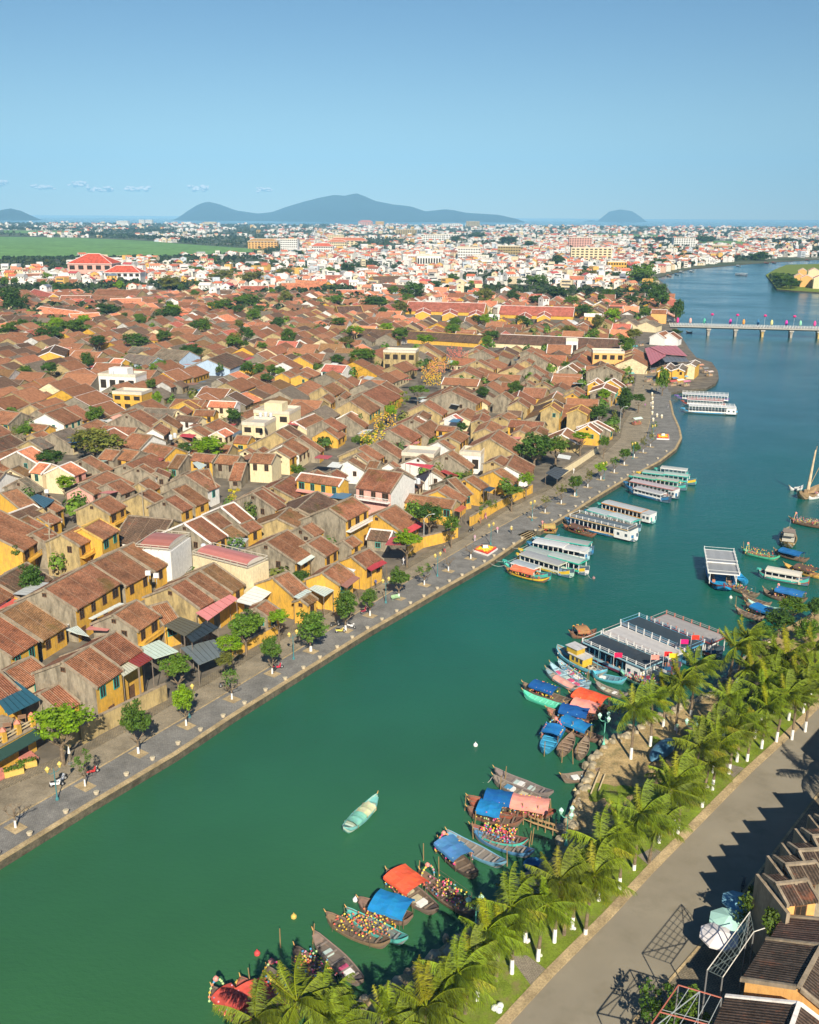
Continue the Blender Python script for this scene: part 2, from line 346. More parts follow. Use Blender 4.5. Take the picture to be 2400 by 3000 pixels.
# tussock patches on the sand
for i in range(26):
    t = rnd.random(); a = 1 + rnd.random() * 17; k = min(len(kerb_px) - 2, int(t * (len(kerb_px) - 1))); q = k0[k].lerp(k0[k + 1], rnd.random()); n = (gi[k] - k0[k]).normalized()
    c0 = q + n * (6.5 + rnd.random() * 6); r0 = .8 + rnd.random() * 2.0
    if (Vector((c0.x, c0.y)) - Vector((q.x, q.y))).length > 11 or k < 4: continue
    pl = [(c0.x + r0 * (1 + .35 * math.sin(3 * u + i)) * math.cos(u), c0.y + r0 * (1 + .35 * math.sin(3 * u + i)) * math.sin(u)) for u in [j * math.pi / 7 for j in range(14)]]
    struct(sheet('grass', pl, .03 + i * .0015, grass_m))
# stones lining the bank
stn = MB(); sp_ = G(shore_px)
for k in range(1, len(sp_) - 3):
    n = int((sp_[k + 1] - sp_[k]).length / .55)
    for j in range(n):
        p = sp_[k].lerp(sp_[k + 1], j / n); r0 = .25 + rnd.random() * .45
        stn.lathe([(r0, -.5), (r0 * 1.0, .05), (r0 * .7, .3), (r0 * .2, .38)], (p.x + rnd.uniform(-.5, .9), p.y + rnd.uniform(-.9, .4), rnd.uniform(-.25, .0)), 6)
tag(stn.build('bank_stones', rough_mat('bank_stone', (.34, .29, .20), .5, 1.2, wp=True)), 'loose pale stones lining the sandy bank at the waterline', 'stones', kind='stuff')

# fields
fld = rough_mat('rice_field', (.16, .31, .08), .16, .012, wp=True, fine=.06)
struct(sheet('field', G([(-300, 705), (0, 709), (200, 709), (300, 712), (420, 716), (533, 724), (640, 730), (780, 738), (700, 748), (520, 758), (300, 765), (0, 775), (-300, 778)]), .5, fld))
struct(sheet('field', G([(2030, 694), (2170, 696), (2175, 708), (2040, 710)]), .5, fld)); struct(sheet('field', G([(1740, 678), (1930, 680), (1920, 688), (1740, 686)]), .5, fld))
struct(sheet('field', G([(0, 690), (230, 688), (230, 697), (0, 698)]), .5, fld))

# islands on the horizon
hill_m = rough_mat('far_forest', (.010, .030, .030), .35, .0012, wp=True)
def mountain(prof, D, depth):
    b = MB(); n = 90; m = 14; xs = [prof[0][0] + (prof[-1][0] - prof[0][0]) * i / n for i in range(n + 1)]
    g = random.Random(int(prof[0][0])); ph = [(g.uniform(.3, 1.2), g.uniform(0, 6)) for _ in range(8)]
    for i, x in enumerate(xs):
        for k in range(len(prof) - 1):
            if prof[k][0] <= x <= prof[k + 1][0]: break
        t = (x - prof[k][0]) / (prof[k + 1][0] - prof[k][0]); y = prof[k][1] * (1 - t) + prof[k + 1][1] * t
        hz = 643 - 15 * x / 2400
        h = max(0, (hz - y)) / F * D * 1.07
        X = (x - 1200) / F * D * math.cos(P) * 1.02
        for j in range(m + 1):
            s = j / m * 2 - 1; yy = D + s * depth
            f = max(0, 1 - abs(s)) ** 1.2
            wob = sum(math.sin(a * i * .35 + p + s * 5) for a, p in ph) / 8
            b.v.append((X * (yy / D), yy, WZ - 5 + (h + 5) * min(1.0, f * (1 + .25 * wob * (1 - f) * 2))))
    for i in range(n):
        for j in range(m):
            a = i * (m + 1) + j; b.f.append((a, a + m + 1, a + m + 2, a + 1)); b.m.append(0); b.c.append((1, 1, 1))
    return struct(b.build('hills', hill_m, smooth=True))
mountain([(-60, 640), (-20, 630), (0, 626), (25, 618), (51, 614), (80, 620), (110, 632), (137, 642)], 13000, 900)
mountain([(505, 643), (530, 634), (560, 616), (590, 600), (617, 593), (650, 599), (696, 614), (760, 621), (800, 617), (840, 604), (888, 591), (940, 579), (981, 572), (1010, 574), (1043, 567), (1065, 574), (1097, 586), (1150, 594), (1199, 598), (1240, 610), (1270, 607), (1296, 604), (1320, 606), (1357, 612), (1449, 616), (1505, 626), (1540, 637)], 16000, 2200)
mountain([(1690, 633), (1715, 629), (1735, 631), (1752, 618), (1767, 607), (1799, 601), (1832, 605), (1855, 617), (1880, 633)], 21000, 1000)

# ------------------------------------------------------------------ houses
LM = []                                             # landmarks used for finding one thing among many
OCC = {}; OCS = 1.0
def occ_mark(cx, cy, az, hl, hw, val=1):
    ux, uy = math.sin(az), math.cos(az); vx, vy = uy, -ux
    n1 = max(1, int(hl / (OCS * .5))); n2 = max(1, int(hw / (OCS * .5)))
    for i in range(-n1, n1 + 1):
        for j in range(-n2, n2 + 1):
            a = hl * i / n1; c = hw * j / n2
            OCC[(int((cx + ux * a + vx * c) // OCS), int((cy + uy * a + vy * c) // OCS))] = val
def occ_frac(cx, cy, az, hl, hw):
    ux, uy = math.sin(az), math.cos(az); vx, vy = uy, -ux; t = n = 0
    for i in range(-4, 5):
        for j in range(-4, 5):
            a = hl * i / 4; c = hw * j / 4; n += 1
            t += (int((cx + ux * a + vx * c) // OCS), int((cy + uy * a + vy * c) // OCS)) in OCC
    return t / n
RC = {'b': (.30, .138, .074), 'd': (.15, .092, .062), 'r': (.31, .130, .072), 'o': (.68, .25, .13), 'g': (.19, .155, .12), 'm': (.24, .135, .062), 'p': (.46, .14, .095), 'k': (.085, .06, .047)}
RNAME = {'b': 'brown tiled', 'd': 'dark brown tiled', 'r': 'reddish tiled', 'o': 'orange tiled', 'g': 'grey roofed', 'm': 'mossy brown tiled', 'p': 'red roofed', 'k': 'blackish tiled'}
houses = []                                         # (root, label words, px, noun)
def part_mesh(mb, name, mats, root, col=None):
    o = mb.build(name, mats, root)
    if col: o.color = (*col, 1)
    return o
win_cache = {}
def window(root, x, y, z, w, h, face, kind='wood'):
    """face: 'f' front (-y) or 'e' gable end (-x)"""
    key = (round(w, 1), round(h, 1), face, kind)
    if key not in win_cache:
        b = MB(); t = .06
        b.box(-w / 2, w / 2, -t, .05, -h / 2, h / 2, 0); f = MB()
        f.box(-w / 2 - .09, w / 2 + .09, -t - .03, .0, -h / 2 - .09, -h / 2); f.box(-w / 2 - .09, w / 2 + .09, -t - .03, .0, h / 2, h / 2 + .09)
        f.box(-w / 2 - .09, -w / 2, -t - .03, .0, -h / 2, h / 2); f.box(w / 2, w / 2 + .09, -t - .03, .0, -h / 2, h / 2); f.box(-.03, .03, -t - .02, .0, -h / 2, h / 2)
        if face == 'e': b.v = [(y_, -x_, z_) for x_, y_, z_ in b.v]; f.v = [(y_, -x_, z_) for x_, y_, z_ in f.v]
        o = b.build('window', DARK, root); fo = f.build('frame', {'wood': WOOD, 'teal': TEAL, 'white': TRIM['white']}[kind], o); win_cache[key] = (o, fo)
    else:
        o = win_cache[key][0].copy(); C.objects.link(o); o.parent = root; fo = win_cache[key][1].copy(); C.objects.link(fo); fo.parent = o
    o.location = (x, y, z); return o

def house(cx, cy, az, L, W, zr, ze, rc='b', gw='gray', fw='yellow', tr='gray', detail=1, side=1, vent=False, balcony=False, col=None, noun='house', porch=None, hip=False):
    """ridge along azimuth az through (cx, cy); front (-y local) faces the C side"""
    L = max(L, 3.0); W = max(W, 2.5)
    root = empty('house', (cx, cy, 0), math.pi / 2 - az if side > 0 else math.pi / 2 - az + math.pi)
    h = W / 2; ins = .32; b = MB(); hl = L / 2 - .12
    k = (zr - ze) / h; zi = ze + k * ins - .1; zt = zr - .12
    y0, y1 = -h + ins, h - ins
    b.shape([(-hl, y0, -.3), (-hl, y1, -.3), (-hl, y1, zi), (-hl, 0, zt), (-hl, y0, zi), (hl, y0, -.3), (hl, y1, -.3), (hl, y1, zi), (hl, 0, zt), (hl, y0, zi)], [(0, 4, 3, 2, 1), (5, 6, 7, 8, 9)], 0)
    n = len(b.v) - 10
    for f in ((0, 5, 9, 4), (2, 7, 6, 1)): b.f.append(tuple(n + i for i in f)); b.m.append(1); b.c.append((1, 1, 1))
    wl_ = b.build('wall', [WALL[gw], WALL[fw]], root)
    # tiled slopes
    b = MB(); t = .13; e = L / 2
    nseg = max(2, int(L / 3)); sag = [(-.07 * math.sin(math.pi * i / nseg)) for i in range(nseg + 1)] if detail else [0] * (nseg + 1)
    for s in (-1, 1):
        for i in range(nseg):
            xa = -e + L * i / nseg; xb = -e + L * (i + 1) / nseg
            A = (xa, 0, zr + sag[i]); B = (xb, 0, zr + sag[i + 1]); Cc = (xb, s * h, ze + sag[i + 1] * .6); D = (xa, s * h, ze + sag[i] * .6)
            q = [A, B, Cc, D] if s > 0 else [B, A, D, Cc]
            b.face(list(reversed(q))); b.face([(p[0], p[1], p[2] - t) for p in q])
            ev = [(D[0], D[1], D[2] - t), (Cc[0], Cc[1], Cc[2] - t), Cc, D]; b.face(ev if s < 0 else list(reversed(ev)))
    cl = col or RC[rc]; j = rnd.uniform(.82, 1.18); cl = tuple(min(1, c * j * rnd.uniform(.95, 1.05)) for c in cl)
    roof_o = part_mesh(b, 'roof', ROOF, root, cl)
    # mortar ridge and raised gable verges
    b = MB(); tw = .17 if detail else .2
    b.box(-e - .05, e + .05, -.16, .16, zr - .06, zr + .16)
    for s in (-1, 1):
        for x0, x1 in ((-e - .10, -e + .16), (e - .16, e + .10)):
            q = [(x0, s * .16, zr - .25), (x1, s * .16, zr - .25), (x1, s * (h + .05), ze - .22), (x0, s * (h + .05), ze - .22), (x0, s * .16, zr + .12), (x1, s * .16, zr + .12), (x1, s * (h + .05), ze + .14), (x0, s * (h + .05), ze + .14)]
            fs = [(4, 5, 6, 7), (0, 4, 7, 3), (1, 2, 6, 5), (3, 7, 6, 2)]; b.shape(q, fs if s < 0 else [tuple(reversed(f)) for f in fs])
    b.build('verge', TRIM[tr], roof_o)
    if detail >= 1:
        nwin = max(1, int(L / 2.6)); kd = 'teal' if rnd.random() < .15 else 'wood'
        for i in range(min(nwin, 5)):
            x = -L / 2 + L * (i + .5) / nwin; z = max(1.3, ze - 1.25); hh = min(1.5, ze * .4)
            window(root, x, y0, z, .95 if rnd.random() < .7 else 1.4, hh, 'f', kd)
        if vent or rnd.random() < .35: window(root, -hl, 0, zr - k * 1.0 - .55, .6, .5, 'e', 'wood')
        if rnd.random() < .4 and W > 5: window(root, -hl, -h * .4, ze - .9, .8, 1.1, 'e', kd)
    if detail >= 2 and ze > 5:
        for i in range(min(max(1, int(L / 3)), 4)):
            n_ = max(1, int(L / 3)); x = -L / 2 + L * (i + .5) / n_
            b = MB(); b.box(x - .6, x + .6, y0 - .05, y0 + .05, 0, 2.2); b.build('door', WOOD, root)
    if balcony:
        b = MB(); zb = ze - 2.3; b.box(-L / 2 + .2, L / 2 - .2, y0 - 1.1, y0, zb - .15, zb)
        b.box(-L / 2 + .2, L / 2 - .2, y0 - 1.1, y0 - 1.03, zb + .85, zb + .95)
        for i in range(int(L / .35)): b.box(-L / 2 + .25 + i * .35, -L / 2 + .32 + i * .35, y0 - 1.09, y0 - 1.04, zb, zb + .85)
        b.build('balcony', TRIM['white'] if balcony == 'white' else WALL['yellow'], root)
    if porch:
        pc, dz, dp = porch; b = MB(); zz = max(2.4, ze - dz)
        b.shape([(-L / 2 + .3, y0, zz + .3), (L / 2 - .3, y0, zz + .3), (L / 2 - .3, y0 - dp, zz - .1), (-L / 2 + .3, y0 - dp, zz - .1)], [(3, 2, 1, 0)], 0, pc)
        b.shape([(-L / 2 + .3, y0, zz + .22), (L / 2 - .3, y0, zz + .22), (L / 2 - .3, y0 - dp, zz - .18), (-L / 2 + .3, y0 - dp, zz - .18)], [(0, 1, 2, 3)], 0, pc)
        for i in range(max(2, int(L / 2.5))):
            x = -L / 2 + .4 + i * (L - .8) / max(1, int(L / 2.5) - 1); b.tube((x, y0 - dp + .1, 0), (x, y0 - dp + .1, zz - .1), .05, m=0, c=(.2, .15, .1))
        b.build('awning', PAINT, root)
    occ_mark(cx, cy, az, L / 2 + .1, W / 2 - .1)
    return root
WN = {'gray': 'grey', 'tan': 'stained tan', 'yellow': 'ochre yellow', 'cream': 'cream', 'white': 'white', 'pink': 'pink', 'blue': 'pale blue', 'orange': 'orange'}
def reg(root, rc, gw, px, extra=''):
    houses.append([root, f"{RNAME[rc]} house with {WN[gw]} gable{extra}", px])
PORCH = [(.55, .06, .07), (.30, .30, .31), (.60, .12, .10), (.12, .16, .20), (.62, .62, .60), (.35, .12, .08)]
def hp(T, A, B, Cc, zr, rc='b', gw='gray', fw='yellow', tr='gray', pw=.50, **kw):
    ox, oy, s = T; f = lambda p: (ox + p[0] / s, oy + p[1] / s)
    a, b_, c = f(A), f(B), f(Cc)
    if unproj(*a, zr).y > 185 and zr < 11: zr *= .86
    pa, pb = unproj(*a, zr), unproj(*b_, zr)
    d = pb - pa; d.z = 0; L = d.length; d.normalize(); best = None
    for i in range(160):
        z = zr - .4 - i * .04; q = unproj(*c, z) - pa; e = abs(q.x * d.x + q.y * d.y)
        w_ = abs(q.x * d.y - q.y * d.x); pit = (zr - z) / max(w_, .1)
        e += 2.2 * abs(pit - pw) * w_
        if pw - .10 < pit < pw + .14 and (best is None or e < best[0]): best = (e, z, w_, q.x * d.y - q.y * d.x)
    if best is None: 
        q = unproj(*c, zr - 2) - pa; w_ = max(1.5, abs(q.x * d.y - q.y * d.x)); best = (0, zr - w_ * .5, w_, q.x * d.y - q.y * d.x)
    _, ze, w_, sgn = best; w_ = max(1.4, w_) * 1.04
    mid = (pa + pb) / 2; az = math.atan2(d.x, d.y); L = max(3.0, min(L, 95)); ze = max(ze, 2.3)
    dist = math.hypot(mid.x, mid.y)
    r = house(mid.x, mid.y, az, L, 2 * w_, zr, ze, rc, gw, fw, tr, detail=2 if dist < 210 else 1 if dist < 420 else 0, side=1 if sgn > 0 else -1, **kw)
    reg(r, rc, gw, ((a[0] + b_[0] + c[0]) / 3, (a[1] + b_[1] + c[1]) / 3)); return r

TA = (0, 1500, 2.464); TB = (600, 1500, 2.464); T1 = (0, 1180, 4.3125); T2 = (0, 1440, 4.3125); T3 = (400, 1180, 4.3125); T4 = (400, 1440, 4.3125)
T5 = (800, 1100, 4.3125); T6 = (1200, 1000, 4.3125); T7 = (1200, 1240, 4.3125); T8 = (1560, 980, 4.3125); Z4 = (0, 1000, 2.156); Z5 = (800, 1000, 2.156)
Y = 'yellow'; Wt = 'white'
hp(TA, (320, 590), (655, 400), (480, 785), 8.5, 'b', vent=True)
hp(TA, (662, 400), (860, 300), (940, 545), 7.6, 'b'); hp(TA, (868, 298), (965, 245), (1075, 480), 7.4, 'b')
hp(TA, (10, 770), (200, 665), (250, 1000), 6.8, 'm', 'gray'); hp(TA, (-200, 900), (5, 785), (60, 1105), 7.5, 'r')
hp(TA, (825, 770), (995, 660), (975, 905), 7.5, 'b', 'gray', Y, vent=True, balcony='yellow'); hp(TA, (1090, 705), (1215, 668), (1210, 840), 6.0, 'b')
hp(TA, (1230, 565), (1345, 502), (1430, 725), 8, 'b', 'tan'); hp(TA, (1350, 500), (1443, 442), (1545, 690), 8, 'b'); hp(TA, (1450, 440), (1550, 385), (1650, 615), 8, 'm')
hp(TA, (665, 995), (850, 885), (845, 1145), 8.6, 'b', 'gray', Y); hp(TA, (460, 1120), (660, 997), (650, 1335), 8.8, 'b', 'gray', Y, tr='gray')
hp(TA, (35, 1190), (240, 1078), (165, 1320), 6, 'b', 'gray', 'cream'); hp(TA, (290, 1350), (440, 1270), (430, 1500), 5.5, 'b'); hp(TA, (-170, 1250), (0, 1170), (-30, 1420), 7.5, 'r')
hp(TA, (-200, 140), (0, 25), (70, 380), 10, 'r', 'yellow', Y, balcony='yellow'); hp(TA, (100, 110), (200, 60), (215, 185), 7.5, 'b'); hp(TA, (270, 70), (360, 30), (325, 145), 7, 'b', Y)
hp(TA, (440, 195), (565, 130), (550, 290), 8.5, 'b', 'tan', Y, balcony='yellow'); hp(TA, (590, 150), (720, 75), (735, 235), 8.8, 'b', Y, Y, tr='yellow'); hp(TA, (225, 190), (330, 140), (295, 385), 7, 'b')
hp(T4, (600, 440), (820, 345), (930, 690), 8.5, 'b', vent=True, tr='white'); hp(T4, (850, 345), (1020, 280), (1030, 505), 7.6, 'b'); hp(T4, (1060, 225), (1230, 165), (1300, 440), 8, 'b', tr='white')
hp(T4, (1290, 455), (1470, 378), (1430, 545), 5.6, 'b'); hp(T4, (1460, 45), (1590, -10), (1760, 250), 9.2, 'r', 'gray', vent=True); hp(T4, (20, 75), (160, 5), (255, 320), 8.5, 'b', 'tan', Y, balcony='yellow')
hp(T4, (340, 140), (490, 75), (455, 350), 8, 'b', 'gray', Y); hp(T4, (440, 10), (620, -60), (740, 220), 7, 'b'); hp(T4, (1060, 530), (1200, 450), (1210, 680), 6, 'm')
hp(TB, (440, 230), (600, 140), (635, 390), 8, 'b', porch=((.62, .70, .66), .3, 1.2)); hp(TB, (740, 240), (840, 180), (875, 330), 6.8, 'b'); hp(TB, (690, 120), (775, 80), (760, 200), 7, 'b')
hp(TB, (790, 25), (870, -15), (905, 100), 7.6, 'b', 'gray', 'white'); hp(Z5, (350, 1060), (500, 985), (495, 1120), 9.5, 'r', 'gray', Y, balcony='white')
hp(TB, (1240, 20), (1375, -50), (1395, 160), 6.4, 'b', Y, Y, porch=((.62, .08, .09), .2, 1.6)); hp(TB, (850, 450), (960, 370), (945, 560), 6.8, 'b', Y, Y, porch=((.34, .16, .12), .3, 1.5))
hp(TB, (1060, 330), (1190, 265), (1180, 405), 6, 'b', Y, Y, porch=((.42, .05, .06), .2, 1.3)); hp(TB, (495, 490), (610, 440), (635, 620), 6.5, 'b', Y, Y); hp(TB, (370, 710), (450, 650), (440, 805), 4.8, 'b')
hp(TB, (700, 640), (765, 600), (775, 670), 4.6, 'm', Y, Y); hp(TB, (1000, 215), (1070, 175), (1060, 270), 5.8, 'b')
hp(Z5, (175, 838), (448, 873), (148, 885), 8, 'b', Y, Y, tr='white', porch=((.70, .30, .25), 2.4, 1.0)); hp(Z5, (600, 805), (822, 832), (533, 928), 11, 'r', 'white', 'pink', tr='gray', balcony='white')
hp(Z5, (800, 955), (1160, 1000), (775, 1008), 6.3, 'b', 'tan', Y)
for A, B, Cc, zr, rc, gw in [((590, 165), (740, 95), (750, 270), 8, 'b', 'tan'), ((780, 80), (850, 40), (930, 190), 8, 'b', 'tan'), ((1100, 235), (1335, 122), (1385, 385), 8.5, 'r', 'gray'), ((1345, 122), (1420, 75), (1560, 260), 8.3, 'b', 'gray'),
    ((950, 335), (1100, 250), (1200, 500), 8.6, 'b', 'tan'), ((600, 290), (680, 240), (690, 385), 6, 'b', 'tan'), ((900, 520), (965, 475), (1130, 680), 7.5, 'b', 'gray'), ((600, 590), (720, 535), (790, 720), 8, 'r', 'gray'),
    ((640, 700), (740, 640), (745, 860), 6.2, 'b', Y), ((10, 740), (110, 685), (370, 965), 9, 'b', 'tan'), ((310, 805), (370, 765), (540, 1020), 8, 'b', 'gray'), ((30, 965), (125, 915), (215, 1060), 7.5, 'b', 'cream'),
    ((1450, 695), (1600, 610), (1725, 850), 8.5, 'r', 'gray'), ((1050, 930), (1160, 875), (1300, 1080), 7.2, 'b', 'tan'), ((1280, 865), (1400, 810), (1600, 1080), 7.5, 'b', 'gray'), ((930, 1085), (1000, 1040), (1150, 1220), 7, 'b', Wt),
    ((1040, 1000), (1110, 975), (1210, 1120), 7, 'b', 'cream'), ((700, 1260), (800, 1195), (900, 1300), 6.5, 'r', 'gray'), ((1215, 1080), (1355, 1092), (1170, 1190), 7.5, 'b', 'gray'), ((1460, 1110), (1500, 1080), (1540, 1200), 7, 'b', Wt),
    ((820, 275), (910, 205), (880, 320), 5.5, 'b', 'gray')]: hp(T5, A, B, Cc, zr, rc, gw)
for A, B, Cc, zr, gw in [((155, 105), (210, 85), (240, 155), 9, Y), ((45, 210), (90, 195), (95, 240), 8, Y), ((155, 220), (185, 200), (215, 245), 8, Y)]: hp(Z5, A, B, Cc, zr, 'b', gw)
hp(Z5, (320, 150), (460, 158), (295, 195), 7.5, 'p', 'white', 'white', 'white')
for A, B, Cc, zr, rc, gw in [((140, 45), (200, 15), (380, 190), 9, 'b', 'tan'), ((890, 105), (950, 80), (1050, 190), 9, 'b', 'gray'), ((830, 235), (880, 210), (1040, 345), 8.5, 'b', 'tan'), ((665, 370), (720, 300), (870, 460), 8.5, 'r', 'tan'),
    ((500, 625), (590, 565), (820, 790), 10, 'b', 'gray'), ((1150, 650), (1200, 615), (1260, 740), 8, 'b', 'gray'), ((1350, 740), (1390, 690), (1480, 830), 8, 'b', 'tan'), ((1440, 100), (1490, 75), (1520, 130), 10, 'r', 'gray'),
    ((1530, 135), (1560, 110), (1725, 250), 10, 'b', 'gray'), ((1440, 225), (1480, 190), (1520, 270), 8, 'b', 'tan'), ((1520, 300), (1560, 270), (1700, 410), 9, 'b', 'gray'), ((1530, 415), (1570, 380), (1610, 480), 7.5, 'r', 'tan'),
    ((1450, 490), (1490, 470), (1540, 545), 7, 'b', 'gray'), ((1145, 500), (1290, 505), (1120, 600), 7, 'b', 'tan'), ((1430, 560), (1725, 575), (1400, 685), 6, 'b', 'tan'), ((150, 790), (230, 730), (390, 940), 8, 'b', 'tan'),
    ((100, 930), (160, 870), (210, 990), 7, 'b', Wt), ((880, 870), (930, 845), (955, 900), 6, 'b', 'tan'), ((860, 980), (905, 890), (985, 985), 7, 'r', 'tan'), ((940, 1090), (1010, 985), (1090, 1165), 8.2, 'b', 'tan'),
    ((350, 1055), (585, 1075), (310, 1115), 7, 'b', 'gray'), ((475, 1200), (590, 1112), (630, 1280), 8, 'b', 'tan'), ((1130, 930), (1230, 875), (1340, 950), 6, 'b', 'tan'), ((1380, 1110), (1430, 1035), (1480, 1160), 7, 'b', 'tan'),
    ((1580, 1120), (1630, 1045), (1700, 1180), 7, 'b', 'tan'), ((1260, 970), (1700, 1000), (1250, 1060), 7, 'r', 'tan'), ((60, 1100), (250, 985), (230, 1230), 7.2, 'b', 'gray')]: hp(T6, A, B, Cc, zr, rc, gw)
hp(T6, (520, 930), (565, 912), (620, 1000), 6.8, 'p', Wt, Wt, 'white')
for A, B, Cc, zr, rc, gw, fw in [((1000, 180), (1120, 65), (1340, 395), 10, 'b', 'tan', 'cream'), ((460, 385), (530, 330), (740, 580), 9, 'b', 'gray', Y), ((350, 225), (420, 195), (520, 320), 8, 'b', Wt, Wt), ((1040, 460), (1150, 390), (1170, 530), 6.5, 'b', 'tan', 'cream'),
    ((1050, 595), (1150, 545), (1260, 775), 6.6, 'b', Y, Y), ((690, 700), (800, 645), (890, 830), 7, 'b', Y, Y), ((100, 420), (160, 390), (380, 590), 7, 'b', Wt, Wt), ((260, 590), (300, 560), (420, 690), 6, 'b', Wt, Wt),
    ((350, 850), (450, 770), (650, 1000), 7, 'b', Y, Y), ((480, 700), (560, 680), (690, 910), 7.4, 'b', 'gray', Y)]: hp(T7, A, B, Cc, zr, rc, gw, fw)
for A, B, Cc, zr, rc, gw, tr in [((425, 370), (480, 335), (530, 460), 9, 'b', 'gray', 'white'), ((890, 365), (925, 335), (1115, 470), 10, 'b', 'gray', 'gray'), ((765, 560), (800, 520), (850, 620), 7, 'b', Y, 'white'), ((970, 545), (1010, 520), (1110, 640), 7.5, 'b', Y, 'white'),
    ((870, 640), (910, 580), (1040, 700), 7.5, 'b', 'gray', 'white'), ((850, 680), (890, 650), (990, 740), 6.5, 'b', 'gray', 'gray'), ((500, 660), (540, 630), (620, 730), 7.5, 'b', 'tan', 'gray'), ((490, 710), (530, 680), (590, 850), 7, 'b', Y, 'gray'),
    ((210, 880), (250, 830), (330, 970), 10, 'b', 'tan', 'yellow'), ((550, 920), (600, 860), (680, 990), 9.5, 'b', 'tan', 'yellow'), ((680, 1120), (715, 1080), (830, 1240), 7, 'b', Y, 'white'), ((100, 590), (125, 570), (280, 690), 7, 'b', 'tan', 'gray'),
    ((770, 1075), (800, 1060), (990, 1180), 6, 'b', 'gray', 'white')]: hp(T8, A, B, Cc, zr, rc, gw, Y, tr)
for A, B, Cc, zr, rc, gw, fw, tr in [((550, 195), (780, 117), (740, 350), 9, 'b', Wt, 'cream', 'gray'), ((790, 115), (950, 75), (975, 290), 8.8, 'b', 'gray', Y, 'gray'), ((360, 85), (440, 55), (480, 210), 8, 'b', 'tan', Y, 'gray'), ((0, 160), (250, 187), (-10, 325), 9, 'b', 'gray', Y, 'gray'),
    ((380, 320), (610, 345), (350, 405), 6.2, 'b', Y, Y, 'gray'), ((375, 460), (530, 410), (430, 515), 6.5, 'b', 'tan', Y, 'gray'), ((350, 540), (510, 490), (480, 665), 7.2, 'g', 'tan', 'gray', 'gray'), ((200, 680), (390, 610), (400, 840), 8.5, 'o', 'gray', 'gray', 'white'),
    ((490, 810), (640, 830), (400, 940), 7.5, 'o', 'cream', 'cream', 'white'), ((730, 865), (890, 800), (940, 975), 8, 'o', 'cream', 'pink', 'white'), ((1000, 775), (1140, 715), (1250, 960), 8, 'b', 'gray', 'cream', 'gray'), ((120, 905), (240, 850), (300, 1000), 6.5, 'm', 'cream', Y, 'gray'),
    ((220, 1040), (340, 1000), (430, 1200), 7, 'g', 'gray', 'gray', 'gray'), ((990, 1110), (1150, 1030), (1150, 1230), 7, 'b', 'pink', 'pink', 'gray'), ((1330, 1080), (1520, 1010), (1590, 1180), 7, 'b', 'gray', 'gray', 'gray'), ((1330, 630), (1525, 650), (1260, 755), 7, 'b', 'gray', 'gray', 'gray')]: hp(T1, A, B, Cc, zr, rc, gw, fw, tr)
hp(T2, (0, 85), (215, 20), (200, 325), 9, 'b', Y, 'gray'); hp(T2, (560, 250), (680, 190), (780, 280), 6.5, 'b', 'tan'); hp(T2, (1150, 195), (1370, 90), (1375, 345), 8.8, 'b', 'tan', Y, vent=True, balcony='yellow')
hp(Z4, (790, 480), (880, 450), (905, 590), 9, 'b', 'gray', Y, vent=True); hp(Z4, (775, 700), (885, 715), (740, 765), 7, 'b', 'gray'); hp(Z4, (950, 662), (1105, 690), (905, 730), 7.5, 'b', Y, 'gray', tr='gray', porch=((.35, .10, .08), .5, 1.4)); hp(Z4, (830, 600), (960, 615), (780, 690), 6.8, 'r', Wt, 'gray')
for A, B, Cc, zr, rc, gw, fw, tr in [((560, 30), (640, 0), (720, 120), 8, 'b', Y, Y, 'yellow'), ((510, 130), (600, 75), (610, 190), 6.8, 'b', 'cream', 'cream', 'gray'), ((515, 190), (820, 218), (495, 255), 6.5, 'd', 'cream', Wt, 'gray'), ((735, 120), (990, 125), (700, 190), 6.8, 'b', Y, Y, 'gray'),
    ((915, 5), (1260, 15), (885, 80), 8, 'o', Wt, 'cream', 'white'), ((960, 280), (1010, 250), (1060, 345), 6, 'b', 'tan', 'gray', 'gray'), ((670, 360), (780, 315), (870, 470), 7, 'b', 'cream', 'gray', 'gray'), ((300, 250), (380, 190), (470, 400), 7, 'b', 'tan', 'gray', 'gray'),
    ((190, 370), (280, 295), (310, 480), 7.5, 'b', Wt, 'gray', 'gray'), ((1000, 400), (1110, 350), (1070, 480), 7, 'o', 'cream', 'cream', 'white'), ((720, 665), (1010, 690), (695, 760), 6.5, 'b', 'gray', Y, 'gray'), ((1045, 680), (1310, 700), (985, 790), 6.5, 'b', 'gray', 'gray', 'gray'),
    ((1475, 655), (1760, 670), (1395, 775), 8.0, 'b', 'cream', 'cream', 'gray'), ((10, 850), (80, 815), (130, 1040), 7.5, 'b', 'gray', 'white', 'gray'), ((600, 950), (755, 887), (860, 1165), 8.5, 'b', 'gray', 'white', 'gray'), ((760, 885), (900, 868), (1040, 1085), 8.4, 'b', 'gray', 'white', 'gray'),
    ((230, 920), (265, 860), (400, 990), 6, 'b', 'gray', 'gray', 'gray'), ((500, 690), (640, 700), (410, 860), 6.8, 'm', 'gray', 'gray', 'gray'), ((1360, 625), (1420, 590), (1470, 655), 6.5, 'b', 'cream', 'gray', 'gray'), ((1230, 780), (1390, 782), (1190, 1020), 6, 'r', 'gray', 'gray', 'gray')]: hp(T3, A, B, Cc, zr, rc, gw, fw, tr)
